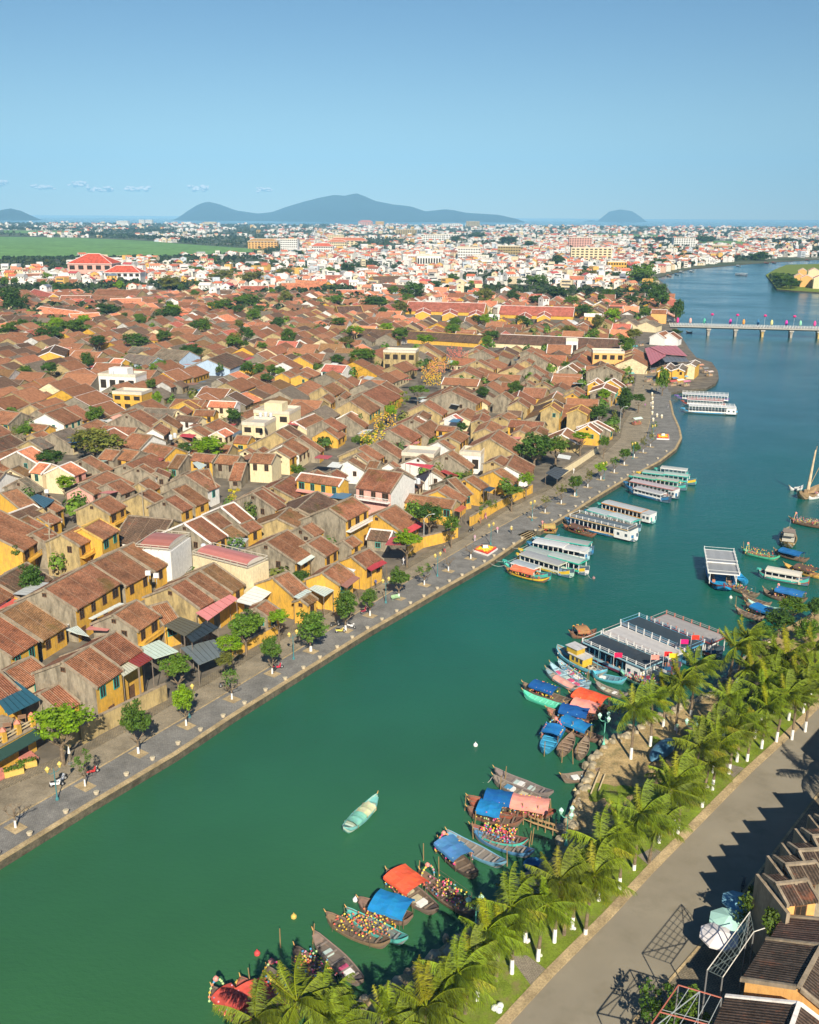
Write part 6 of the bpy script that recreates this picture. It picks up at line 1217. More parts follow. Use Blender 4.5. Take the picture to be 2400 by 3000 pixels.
# sailing junk
m, rz, L = place((2340, 1446), (2400, 1424), WZ + .4); root = empty('sailing_boat', (m.x, m.y, WZ), rz); b = MB(); hull_mesh(b, L, 4.0, (.32, .22, .12), (.28, .2, .12), fb=1.1, rise=1.2, full=.5); b.build('hull', PAINT, root)
b = MB(); b.tube((1, 0, .5), (.3, .5, 13), .16, .07, 7, c=(.45, .3, .15)); b.tube((1.0, 0, 2.0), (-5.5, 0, 9.5), .08, .05, 5, c=(.45, .3, .15)); b.build('mast', PAINT, root); b = MB()
for i in range(10):
    z0, z1 = 2.0 + i * 1.0, 3.0 + i * 1.0; r0, r1 = .45 - .03 * i, .42 - .03 * i
    b.tube((1 - .05 * i, .03 * i, z0), (.95 - .05 * i, .04 * i, z1), r0, r1, 7, c=(.70, .55, .38) if i % 2 else (.62, .48, .32))
b.build('furled_sail', CLOTH, root); tag(root, 'wooden sailing boat with tall mast and furled tan sail', 'sailing boat')
sampan('tiny white boat moored left of the sailing boat', (2318, 1419), (2345, 1417), 1.6, WHITEC, (.5, .5, .48)); sampan('white round bowed dinghy in front of the sailing boat', (2370, 1445), (2396, 1441), 1.8, WHITEC, (.6, .6, .58))
sampan('pink and white boat half cut by the right edge beside sailing boat', (2385, 1434), (2440, 1432), 2.4, (.7, .25, .3), (.5, .5, .5))
tourboat('left one of two small roofed boats far upstream', (2146, 793), (2162, 794), 3.4, (.2, .25, .3), (.5, .5, .5), WHITEC, BLUE, ((.1, .9),), 2.6, None); tourboat('right one of two small roofed boats far upstream', (2160, 794), (2180, 795), 3.8, (.25, .2, .2), (.65, .65, .65), WHITEC, BLUE, ((.1, .9),), 3.0, None)
for i, (x, y, c) in enumerate([(1945, 800, (.6, .25, .12)), (1968, 795, (.1, .25, .4)), (1982, 788, WHITEC), (2012, 786, WHITEC), (2230, 758, (.5, .12, .1)), (2252, 757, (.5, .12, .1)), (2148, 768, (.6, .6, .6)), (2350, 748, (.5, .1, .1))]):
    sampan(f"far moored boat on the distant bank, {['first','second','third','fourth','seventh','eighth','fifth','ninth'][i]} from the tree lined bank", (x, y), (x + 13, y + 1), 3.4, c, can=((.2, .8, c, 2.0),))
p = unproj(2009, 963, WZ); sampan('tiny dark rowing boat under the bridge end', (2006, 963), (2020, 964), 1.6, (.1, .1, .1))
for i, (x, y) in enumerate([(1643, 2145), (1690, 2150), (1738, 2162), (1603, 2210), (1655, 2228), (1690, 2232), (1476, 2314), (1487, 2288), (1372, 2372), (1402, 2420), (1400, 2455), (1585, 2405), (1560, 2480), (1568, 2470), (1500, 2535), (1254, 2520), (1240, 2572), (838, 2780), (930, 2768), (1732, 1992), (1722, 2000), (2160, 1770), (2180, 1604), (1300, 2560), (1545, 2395), (1628, 2390), (754, 2900), (1700, 2215), (2130, 1712), (2180, 1610)]):
    stake(x, y, 'thin bamboo stake standing in the water beside the moored boats')
for i, (x, y, c) in enumerate([(876, 2692, (.7, .5, .12)), (770, 2801, (.7, .08, .08)), (813, 2824, (.6, .08, .1)), (713, 2891, (.7, .5, .1)), (1056, 2640, (.8, .8, .8)), (1740, 2215, (.6, .5, .2)), (1695, 2313, (.6, .5, .25)), (1402, 2182, (.8, .8, .8)), (1742, 1688, (.35, .2, .2)), (2144, 1740, (.8, .8, .7))]):
    b = MB(); b.ball((0, 0, 0), .3, c, n=8); b.tube((0, 0, .2), (0, 0, .45), .05, n=5, c=c); o = b.build('buoy', PAINT); q = unproj(x, y, WZ); o.location = (q.x, q.y, WZ + .1); tag(o, f"{['orange','red','dark red','yellow','white','tan','sandy','small white','brownish','cream'][i]} buoy afloat {['left of tiny lantern rows','off the lowest palms','near the red one below it','beside red canopy boat','left of bright blue canopy boat','beside small brown sampan','at the stony waterline','left of the fishing boat','right of pale green tour boat','below the two deck boat'][i]}", 'buoy')
# patterned covers of the lone boat and mooring lines
for i, (a, c_) in enumerate([((1439, 1648), (1486, 1650)), ((1455, 1640), (1520, 1628)), ((1500, 1600), (1548, 1592)), ((1722, 1668), (1740, 1690)), ((1700, 1470), (1752, 1478)), ((1425, 2290), (1455, 2268))]):
    p, q = unproj(*a, .1 if i < 5 else WZ), unproj(*c_, WZ + 1); b = MB(); n = 6
    for k in range(n):
        u = p.lerp(q, k / n); w2 = p.lerp(q, (k + 1) / n); u.z -= math.sin(math.pi * k / n) * .5; w2.z -= math.sin(math.pi * (k + 1) / n) * .5; b.tube(u, w2, .035, n=4, c=(.5, .5, .45))
    tag(b.build('mooring_rope', PAINT), f"{['slack','second','third','short','far','lower'][i]} mooring rope reaching the {['orange canopy group','green trimmed boat','white roofed boat','yellow sterned boat','orange lined boat','grey sampans'][i]}", 'rope')

# ------------------------------------------------------------------ houses on the camera's bank
T0 = (0, 0, 1)
def near_house(A, B, Cc, zr, label, gw='orange', fw='orange', rc='k', tr='gray'):
    r_ = hp(T0, A, B, Cc, zr, rc, gw, fw, tr, pw=.30 if gw == 'gray' else .42); houses[-1][1] = label; houses[-1].append('u')
    if gw == 'gray':
        w_ = next(c for c in r_.children if c.name.startswith('wall')); xs = [v.co.x for v in w_.data.vertices]; ys = [v.co.y for v in w_.data.vertices]; b = MB(); sgn = -1 if r_.matrix_basis.to_3x3().col[0].x > 0 else 1; xe = max(xs) if sgn > 0 else min(xs)
        b.box(min(xe + sgn * .15, xe + sgn * .5), max(xe + sgn * .15, xe + sgn * .5), min(ys) - .9, max(ys) + .9, -.3, zr - .9); b.build('parapet', TRIM['gray'], r_)
near_house((2306, 3090), (2360, 2926), (2076, 3090), 8.2, 'dark tiled house with thick white verge at the bottom right corner', tr='white')
near_house((2358, 2880), (2424, 2755), (2186, 2873), 8.4, 'dark tiled house with orange gable behind the bottom corner house', tr='gray')
near_house((2440, 2760), (2475, 2682), (2272, 2748), 8.2, 'dark tiled house with low roof between orange gable house and creeper', tr='gray')
near_house((2287, 2577), (2379, 2565), (2278, 2643), 8.6, 'dark tiled stepped house above the creeper, lowest of the stepped row', 'gray', 'orange')
near_house((2318, 2520), (2400, 2512), (2309, 2580), 9.0, 'dark tiled stepped house, middle one of the stepped row', 'gray', 'gray')
near_house((2353, 2478), (2440, 2472), (2346, 2532), 9.2, 'dark tiled stepped house, upper one of the stepped row', 'gray', 'gray')
near_house((2392, 2436), (2480, 2430), (2386, 2490), 9.4, 'dark tiled house just inside the right edge above the stepped row', 'gray', 'gray')
near_house((2430, 2394), (2530, 2388), (2425, 2446), 9.6, 'dark tiled house beyond the right edge whose shadow crosses the road', 'gray', 'gray')
near_house((2470, 2350), (2570, 2344), (2465, 2402), 9.4, 'second house beyond the right edge shading the road', 'gray', 'gray')
near_house((2515, 2300), (2620, 2294), (2510, 2352), 9.4, 'third house beyond the right edge shading the road', 'gray', 'gray')
rko = offset(rk_px, -6.2)
for i, (t0, hh) in enumerate([(.12, 10.5), (.42, 9.2), (.72, 10.8)]):
    a_ = rko[6].lerp(rko[7], t0); q = proj(a_.x, a_.y, 0); block('shophouse', f"flat roofed shophouse beyond the right edge shading the road, {['nearest','middle','farthest'][i]}", 'shophouse', q[0], q[1], 9.2 * F / 110, hh, 9, 131, WALL['cream'], floors=3)
def bars(name, label, cat, segs, grid=None, legs=(), c=(.7, .66, .58), r0=.045, gridc=(.12, .15, .15)):
    o = empty(name, tuple(Vector((segs[0][0].x, segs[0][0].y, 0)))); O = Vector((segs[0][0].x, segs[0][0].y, 0)); b = MB()
    for p, q in segs: b.tube(p - O, q - O, r0, n=5, c=c)
    b.build('rail', PAINT, o)
    if grid:
        b = MB(); (p0, p1, q0, q1, n1, n2) = grid
        for i in range(n1 + 1): b.tube(p0.lerp(p1, i / n1) - O, q0.lerp(q1, i / n1) - O, .03, n=4, c=gridc)
        for j in range(1, n2): b.tube(p0.lerp(q0, j / n2) - O, p1.lerp(q1, j / n2) - O, .025, n=4, c=gridc)
        b.tube(p0 - O, p0.lerp(p1, .5).lerp(q0.lerp(q1, .5), 1.0) - O, .04, n=4, c=gridc); b.tube(p1 - O, p0.lerp(p1, .5).lerp(q0.lerp(q1, .5), 1.0) - O, .04, n=4, c=gridc)
        b.build('lattice', PAINT, o)
    for p in legs: b = MB(); b.tube((p.x - O.x, p.y - O.y, 0), p - O, .06, n=5, c=(.2, .2, .2)); b.build('post', PAINT, o)
    tag(o, label, cat); return o
p0, p1 = unproj(2089, 2831, 8.7), unproj(2212, 2659, 8.9); q0, q1 = unproj(2134, 2852, 6.6), unproj(2224, 2717, 6.8); q2 = unproj(2256, 2706, 6.8)
bars('pergola', 'sloping wire pergola with two pale rails above the umbrellas', 'pergola', [(p0, p1), (q0, q1), (q1, q2)], (p0, p1, q0, q1, 9, 5), (p0, p1, q0, q1))
p0, p1 = unproj(1905, 3025, 6.8), unproj(2005, 2876, 6.8); q0, q1 = unproj(2060, 3060, 6.8), unproj(2132, 2912, 6.8)
bars('pergola', 'rust red pergola frame over bushes at the bottom edge', 'pergola', [(p0, p1), (p0.lerp(q0, .0), q0), (p1, q1), (p0.lerp(p1, .45), q0.lerp(q1, .45))], (p0, q0, p1, q1, 4, 2), (p0, p1, q0, q1), c=(.42, .13, .09), r0=.06, gridc=(.40, .44, .44))
def umbrella(x, y, z, r0, c, label, closed=False, cat='umbrella'):
    p = unproj(x, y, z); o = empty('parasol', (p.x, p.y, 0)); b = MB(); n = 8
    for i in range(n):
        a0, a1 = 2 * math.pi * i / n, 2 * math.pi * (i + 1) / n; j = .88 + .12 * (i % 2)
        if closed: b.face([(0, 0, z + .3), (.18 * math.cos(a0), .18 * math.sin(a0), z - .9), (.18 * math.cos(a1), .18 * math.sin(a1), z - .9)], 0, tuple(q * j for q in c))
        else: b.face([(0, 0, z + .35), (r0 * math.cos(a0), r0 * math.sin(a0), z - .2), (r0 * math.cos(a1), r0 * math.sin(a1), z - .2)], 0, tuple(q * j for q in c)); b.face([(r0 * math.cos(a0), r0 * math.sin(a0), z - .2), (r0 * math.cos(a0), r0 * math.sin(a0), z - .4), (r0 * math.cos(a1), r0 * math.sin(a1), z - .4), (r0 * math.cos(a1), r0 * math.sin(a1), z - .2)], 0, c)
    b.build('canopy', CLOTH, o); b = MB(); b.tube((0, 0, 0), (0, 0, z + .3), .04, n=6, c=(.3, .25, .2)); b.box(-.25, .25, -.25, .25, 0, .1, 0, (.2, .2, .2)); b.build('pole', PAINT, o); tag(o, label, cat)
umbrella(2175, 2622, 2.6, 1.5, (.20, .42, .55), 'pale blue parasol nearest the stepped house row'); umbrella(2150, 2680, 2.6, 1.8, (.45, .74, .66), 'mint parasol, middle of the three by the pergola'); umbrella(2123, 2725, 2.6, 1.8, (.80, .76, .76), 'whitish parasol, lowest of the three by the pergola')
umbrella(209, 2200, 2.4, 1, (.85, .83, .78), 'closed white parasol in front of the ochre gate wall', True)
for (lab, x, y, z, w, d, h, c, n) in [('climbing creeper over orange eave below the stepped house row', 2290, 2665, 6, 5, 1.5, 1.6, (.09, .14, .02), 22), ('creeper spilling from the parasol corner', 2200, 2630, 4.5, 2.6, 1.4, 3, (.08, .13, .02), 14), ('bush under the rust red pergola', 1960, 2940, 3, 4.2, 3.5, 3, (.07, .14, .02), 26), ('leafy shrub beneath pergola wires at the bottom edge', 2040, 2945, 3, 3, 3, 2.6, (.10, .17, .02), 20)]: shrub(lab, (x, y), z, w, d, h, c, n)

# ------------------------------------------------------------------ bridge
z_b = 0.0; best = 1e9
pb = unproj(2391, 975, WZ)
for i in range(20, 90):
    e = abs(proj(pb.x, pb.y, i * .1)[1] - 948); 
    if e < best: best = e; z_b = i * .1
br = empty('bridge', (0, 0, 0)); a = unproj(1955, 941, z_b + .4); c = unproj(2420, 947, z_b + .4); d = (c - a); d.z = 0; Lb = d.length * 1.15; d.normalize(); nrm = Vector((-d.y, d.x, 0)); az_b = math.atan2(d.y, d.x); br.location = (a.x, a.y, 0); br.rotation_euler = (0, 0, az_b)
b = MB(); b.box(0, Lb, -3.5, 3.5, z_b - .5, z_b, 0, (.50, .48, .43)); b.box(0, Lb, -3.0, 3.0, z_b, z_b + .05, 0, (.22, .21, .20)); b.box(0, Lb, -2.2, 2.2, z_b - 1.3, z_b - .5, 0, (.30, .27, .23)); b.build('deck', PAINT, br)
for y in (-3.4, 3.3):
    b = MB()
    for q in (.35, .7, 1.05): b.box(0, Lb, y, y + .1, z_b + q - .05, z_b + q + .05, 0, (.66, .64, .60))
    for i in range(int(Lb / 1.6)): b.box(i * 1.6, i * 1.6 + .2, y - .03, y + .14, z_b, z_b + 1.15, 0, (.66, .64, .60))
    b.build('railing', PAINT, br)
for i, x in enumerate((2068, 2147, 2226, 2310, 2391, 2480)):
    q = unproj(x, 972 + (x - 2068) * .016, WZ); t = (q - a).dot(d); col = (.55, .40, .16) if i in (2, 4) else (.40, .36, .30)
    b = MB()
    for y in (-2.4, 0, 2.4): b.box(t - .6, t + .6, y - .6, y + .6, -3, z_b - 2.0, 0, col)
    b.box(t - 1.2, t + 1.2, -3.4, 3.4, z_b - 2.0, z_b - 1.2, 0, (.46, .43, .38)); b.box(t - .9, t + .9, -3.0, 3.0, z_b - 3.1, z_b - 2.7, 0, col); b.build('pier', PAINT, br)
tag(br, 'low concrete bridge with pale railings and square piers crossing the river', 'bridge')
for i, (x, c) in enumerate([(1978, (.75, .05, .25)), (2015, (.8, .45, .4)), (2056, (.1, .5, .35)), (2132, (.75, .05, .4)), (2171, (.8, .35, .08)), (2213, (.05, .2, .4)), (2253, (.7, .68, .3)), (2296, (.75, .05, .45)), (2337, (.3, .65, .45)), (2379, (.75, .08, .3))]):
    q = unproj(x, 940 + (x - 1978) * .012, z_b + .9); b = MB(); b.tube((0, 0, -.9), (0, 0, 1.6), .06, n=5, c=(.5, .5, .5)); b.lathe([(.1, .6), (.75, 1.2), (.85, 2.3), (.6, 3.4), (.1, 3.9)], n=8, c=c); o = b.build('bridge_lantern', PAINT); o.location = q; o.rotation_euler = (0, 0, 0); tag(o, f"{['crimson','peach','green','magenta','orange','navy','olive cream','violet pink','mint','raspberry'][i]} silk lantern on the bridge railing", 'lantern', 'lanterns along the bridge')
for i, x in enumerate((2080, 2154, 2235, 2321)):
    q = unproj(x, 911 + (x - 2080) * .012, z_b + 7.5); b = MB(); b.tube((0, 0, -7.4), (0, 0, -.6), .09, .06, 6, c=(.55, .55, .55)); b.tube((0, 0, -.6), (1.2, 0, 0), .05, n=5, c=(.55, .55, .55)); b.lathe([(.2, -.7), (.9, -.2), (.9, .4), (.2, .8)], (0, 0, .1), 8, c=(.75, .03, .22)); o = b.build('street_lamp', PAINT); o.location = q; tag(o, f"tall lamp with pink lantern on the bridge, {['nearest town','second from town','third from town','farthest from town'][i]}", 'street lamp', 'tall lamps on the bridge')

# ------------------------------------------------------------------ street furniture
def post_lamp(x, y, hh, label, c, globes, n=2, group=None):
    p = unproj(x, y); o = empty('street_lamp', (p.x, p.y, 0), R(25)); b = MB(); b.lathe([(.22, 0), (.2, .25), (.09, .5), (.07, 1.0), (.055, hh - .5)], n=8, c=c); b.build('post', PAINT, o)
    for i in range(n):
        a = 2 * math.pi * i / n + .4; e = (math.cos(a) * .75, math.sin(a) * .75); b = MB(); b.tube((0, 0, hh - .7), (e[0] * .6, e[1] * .6, hh - .75), .035, n=5, c=c); b.tube((e[0] * .6, e[1] * .6, hh - .75), (e[0], e[1], hh - .45), .035, n=5, c=c); b.build('arm', PAINT, o)
        b = MB(); b.lathe([(.10, -.35), (.26, .1), (.30, .14), (.12, .36), (.03, .45)], (e[0], e[1], hh - .05), 6, c=globes); b.build('lantern', PAINT, o)
    b = MB(); b.tube((0, 0, hh - .7), (0, 0, hh - .1), .05, .02, 6, c=c); b.build('finial', PAINT, o); tag(o, label, 'street lamp', group)
TE = (.06, .22, .24); LY = (.72, .55, .14)
for i, (x, y) in enumerate([(179, 2357), (866, 1936), (1134, 1768), (1284, 1688), (1439, 1593), (1559, 1522), (1688, 1447), (1768, 1398), (1852, 1336), (1910, 1280), (563, 2110)]):
    post_lamp(x, y, 4.4, f"teal twin lantern lamp on promenade, {['beside white parked scooters','between round tree and river','by green bench','right of leaning lamp','left of round stepped landing','near landing steps','left of the curve','at start of the curve','in curved tree row','near second flower bed','right of bright green tree'][i]}", TE, LY, 2, 'lamps along the promenade')
GN = (.16, .55, .42)
for i, (x, y) in enumerate([(1671, 2470), (1408, 2748), (1777, 2176), (2030, 2590 - 400)]):
    post_lamp(x, y, 4.2, f"mint green three globe lamp {['on the sandy bank beside two tone canopy boat','between lantern boats and the palms','at the stone corner beside blue canopy boats','hidden among upper palms'][i]}", GN, (.50, .82, .68), 3, 'green globe lamps on the palm bank')
def arm_lamp(x, y, hh, label, dx=1.8):
    p = unproj(x, y); b = MB(); b.tube((0, 0, 0), (0, 0, hh - .8), .09, .06, 7, c=(.5, .52, .5)); b.tube((0, 0, hh - .8), (dx * .5, 0, hh - .1), .05, n=5, c=(.5, .52, .5)); b.tube((dx * .5, 0, hh - .1), (dx, 0, hh), .05, n=5, c=(.55, .56, .55)); b.box(dx, dx + .6, -.12, .12, hh - .06, hh + .06, 0, (.7, .72, .7)); o = b.build('street_lamp', PAINT); o.location = (p.x, p.y, 0); o.rotation_euler = (0, 0, .4); tag(o, label, 'street lamp')
arm_lamp(1243, 1596, 6.5, 'tall grey curved arm lamp at the side street corner'); arm_lamp(1812, 1262, 8.5, 'tall grey curved arm lamp on the curved road beside yellow flowers'); arm_lamp(1985, 2440, 4.8, 'dark slim lamp on the grass between two white trunks', .5)
for i, (x, y) in enumerate([(158, 1665), (425, 1555), (160, 1700)]):
    p = unproj(x, y); b = MB(); b.tube((0, 0, 0), (0, 0, 9), .13, .09, 6, c=(.38, .33, .25)); b.box(-.9, .9, -.05, .05, 8.2, 8.35, 0, (.35, .3, .22)); o = b.build('utility_pole', PAINT); o.location = (p.x, p.y, 0); tag(o, f"wooden utility pole {['by shaded lane at left','in front of ochre balcony house','at foot of the leafy lane'][i]}", 'pole')
# round stone planters on the quay edge
PLN = [(6, 2519), (100, 2459), (205, 2393), (294, 2337), (381, 2281), (457, 2234), (531, 2188), (596, 2147), (662, 2106), (724, 2067), (785, 2028), (842, 1994), (895, 1961), (943, 1930), (993, 1899), (1037, 1870), (1081, 1842), (1123, 1816), (1166, 1791), (1206, 1767), (1245, 1746), (1284, 1723), (1319, 1701), (1356, 1683), (1389, 1661), (1421, 1642), (1449, 1625), (1477, 1606), (1506, 1589), (1530, 1572), (1569, 1549), (1617, 1519), (1642, 1505), (1665, 1491), (1686, 1477), (1706, 1464), (1727, 1452), (1755, 1434), (1781, 1417), (1800, 1406), (1819, 1394), (1837, 1383), (1855, 1374), (1895, 1353), (1925, 1333), (1950, 1312)]
b = MB(); b.lathe([(.26, 0), (.34, .1), (.40, .42), (.44, .50), (.34, .52)], n=12, c=(.66, .56, .40)); b.lathe([(.33, .50), (.25, .60)], n=8, c=(.45, .40, .28)); pl0 = b.build('stone_planter', PAINT)
ORD = ['first', 'second', 'third', 'fourth', 'fifth', 'sixth', 'seventh', 'eighth', 'ninth', 'tenth', 'eleventh', 'twelfth', 'thirteenth', 'fourteenth', 'fifteenth', 'sixteenth', 'seventeenth', 'eighteenth', 'nineteenth', 'twentieth']
def ordw(i): return ORD[i] if i < 20 else (['twenty', 'thirty', 'forty', 'fifty', 'sixty', 'seventy', 'eighty', 'ninety'][(i + 1) // 10 - 2] + ('-' + ORD[(i + 1) % 10 - 1] if (i + 1) % 10 else '')) if (i + 1) % 10 else ['twentieth', 'thirtieth', 'fortieth', 'fiftieth', 'sixtieth', 'seventieth'][(i + 1) // 10 - 2]
for i, (x, y) in enumerate(PLN):
    o = pl0 if i == 0 else pl0.copy()
    if i: C.objects.link(o)
    p = unproj(x, y + 3); o.location = (p.x, p.y, .06); o.scale = (.78,) * 3; tag(o, f"round cream stone planter on the quay edge, {ordw(i)} from the left", 'planter', 'stone planters along the quay')
# flower beds
def bed(px4, label):
    pts = G(px4); o = Vector((sum(p.x for p in pts) / 4, sum(p.y for p in pts) / 4, .06)); q = [p - o for p in pts]
    ar = sum(q[i].x * q[(i + 1) % 4].y - q[(i + 1) % 4].x * q[i].y for i in range(4)); q = q if ar > 0 else q[::-1]
    for p in q: p.z = 0
    root = empty('flower_bed', o); b = MB()
    for k, (s, z, c) in enumerate(((1, .35, (.80, .78, .76)), (.93, .5, (.55, .05, .05)), (.80, .62, (.82, .55, .03)))):
        r_ = [p * s for p in q]; b.shape([(p.x, p.y, 0) for p in r_] + [(p.x, p.y, z) for p in r_], [(4, 5, 6, 7), (0, 1, 5, 4), (1, 2, 6, 5), (2, 3, 7, 6), (3, 0, 4, 7)], 0, c)
    b.build('border', PAINT, root); b = MB(); g = random.Random(2); w_ = max(p.length for p in q)
    for _ in range(160):
        u, v_ = g.random(), g.random(); p = (q[0] * (1 - u) + q[1] * u) * (1 - v_) + (q[3] * (1 - u) + q[2] * u) * v_; p = p * .86; e = max(abs(u - .5), abs(v_ - .5)); b.ball((p.x, p.y, .62), .13, (.75, .10, .04) if e > .4 else (.85, .6, .03) if g.random() < .8 else (.8, .3, .04), n=5)
    b.build('flowers', PAINT, root); b = MB(); b.box(-.7, .7, -.3, .3, .6, .8, 0, (.1, .4, .4)); b.box(-.5, .5, -.25, .25, .8, 1.5, 0, (.82, .82, .80)); b.box(-.8, .8, -.4, .4, 1.5, 1.6, 0, (.12, .12, .12)); b.build('model_bridge', PAINT, root); tag(root, label, 'flower bed')
bed([(1387, 1614), (1415, 1599), (1460, 1608), (1431, 1628)], 'square bed of yellow and red flowers with small pavilion model, nearer one'); bed([(1921, 1268), (1957, 1268), (1958, 1280), (1921, 1279)], 'small square yellow flower bed with white model on the curve')
for i, (x, y) in enumerate([(52, 2285), (90, 2262)]):
    p = unproj(x, y); root = empty('planter_box', (p.x, p.y, .12), R(30)); b = MB(); b.box(-1.1, 1.1, -.5, .5, 0, .7, 0, (.72, .48, .12)); b.build('box', PAINT, root); b = MB(); leaf_cloud(b, [(u * .35 - .9, 0, .9, .42) for u in range(6)], 50, 1, .12, random.Random(i)); o = b.build('plants', LEAF, root); o.color = (.10, .17, .02, 1); tag(root, f"{['left','right'][i]} ochre planter box full of greenery in front of the leftmost cafe", 'planter')
# bench, carts and stalls
p = unproj(1163, 1758); root = empty('bench', (p.x, p.y, .05), R(30)); b = MB(); b.box(-.8, .8, -.25, .25, .4, .47, 0, (.35, .52, .30)); b.build('seat', PAINT, root); b = MB(); b.box(-.8, .8, .22, .28, .5, .9, 0, (.35, .52, .30)); b.build('backrest', PAINT, root)
for x in (-.7, .7): b = MB(); b.box(x - .05, x + .05, -.22, .22, 0, .4, 0, (.25, .3, .25)); b.build('leg', PAINT, root)
tag(root, 'pale green bench under the round promenade tree', 'bench')
def stall(x, y, w, label, top, body, goods=12):
    p = unproj(x, y); root = empty('market_stall', (p.x, p.y, .05), R(32)); g = random.Random(int(x)); b = MB(); b.box(-w / 2, w / 2, -.7, .7, .1, .85, 0, body); b.build('counter', PAINT, root); b = MB()
    for sx in (-1, 1):
        for sy in (-1, 1): b.tube((sx * w * .45, sy * .75, 0), (sx * w * .45, sy * .75, 2.1), .04, n=4, c=(.3, .25, .2))
    b.build('frame', PAINT, root); b = MB(); b.shape([(-w / 2 - .2, -1.0, 2.0), (w / 2 + .2, -1.0, 2.0), (w / 2 + .2, 0, 2.45), (-w / 2 - .2, 0, 2.45), (-w / 2 - .2, 1.0, 2.0), (w / 2 + .2, 1.0, 2.0)], [(0, 1, 2, 3), (3, 2, 5, 4)], 0, top); b.shape([(-w / 2 - .2, -1.0, 1.95), (w / 2 + .2, -1.0, 1.95), (w / 2 + .2, 0, 2.4), (-w / 2 - .2, 0, 2.4), (-w / 2 - .2, 1.0, 1.95), (w / 2 + .2, 1.0, 1.95)], [(3, 2, 1, 0), (4, 5, 2, 3)], 0, top); b.build('awning', CLOTH, root)
    b = MB()
    for _ in range(goods): b.ball((g.uniform(-w * .45, w * .45), g.uniform(-.6, .6), .95), g.uniform(.1, .2), g.choice(LCOL + [(.15, .3, .08)]), n=5)
    b.build('goods', PAINT, root); tag(root, label, 'market stall')
stall(1862, 1236, 3.2, 'wooden vending cart with mint roof on the curved road', (.55, .68, .62), (.32, .14, .08)); stall(1020, 1720, 3, 'shop front stall hung with lanterns below red brown awning', (.35, .1, .08), (.5, .3, .12), 24); stall(1100, 1690, 2.6, 'stall with dark awning beside red awning shop', (.08, .08, .08), (.45, .3, .1), 16); stall(905, 1795, 2.4, 'small souvenir stall at foot of tiled kiosk', (.5, .35, .2), (.6, .4, .3), 14)
for i, (x, y, c) in enumerate([(1862, 1052, (.80, .14, .05)), (1880, 1062, (.82, .16, .05)), (1868, 1040, (.12, .12, .13)), (1852, 1018, (.1, .35, .38)), (1872, 1006, (.12, .13, .14)), (1893, 1022, (.10, .1, .11)), (1905, 1085, (.08, .1, .12)), (1895, 1110, (.07, .09, .11)), (1850, 1085, (.3, .6, .5)), (1840, 1100, (.2, .5, .45)), (1835, 1125, (.45, .6, .55)), (1958, 1105, (.7, .2, .15)), (1972, 1112, (.1, .25, .5)), (1986, 1118, (.75, .7, .6)), (1965, 1122, (.5, .1, .1)), (1998, 1108, (.2, .4, .55)), (2004, 1122, (.55, .2, .3)), (1880, 1040, (.1, .1, .12)), (1845, 1040, (.15, .15, .16)), (1915, 1120, (.08, .1, .12)), (1945, 1112, (.6, .5, .4)), (2030, 1062, (.2, .2, .2)), (2046, 1072, (.6, .3, .2)), (2060, 1082, (.25, .25, .25)), (2028, 1088, (.65, .5, .3)), (2074, 1092, (.6, .5, .45))]):
    stall(x, y, 3.4 if i < 20 else 2.6, f"market stall with {'orange' if i < 2 else 'coloured' if sum(c) > 1 else 'dark'} awning in the riverside market, {ordw(i)} counting outward from its lane", c, (.4, .3, .2))
# tables on terraces and cafe
def table_set(x, y, z, label):
    p = unproj(x, y, z); root = empty('terrace_table', (p.x, p.y, z), .4); b = MB(); b.box(-.5, .5, -.5, .5, .7, .76, 0, (.35, .2, .12)); b.build('table_top', PAINT, root)
    for sx in (-1, 1): b = MB(); b.box(sx * .4 - .04, sx * .4 + .04, -.4, .4, 0, .7, 0, (.25, .15, .1)); b.build('leg', PAINT, root)
    tag(root, label, 'table')
for i, (x, y) in enumerate([(512, 1968), (520, 1985), (535, 1975), (505, 1990)]): table_set(x, y, .05, f"low cafe table under the grey tarpaulin awning, {ORD[i]} from its front")

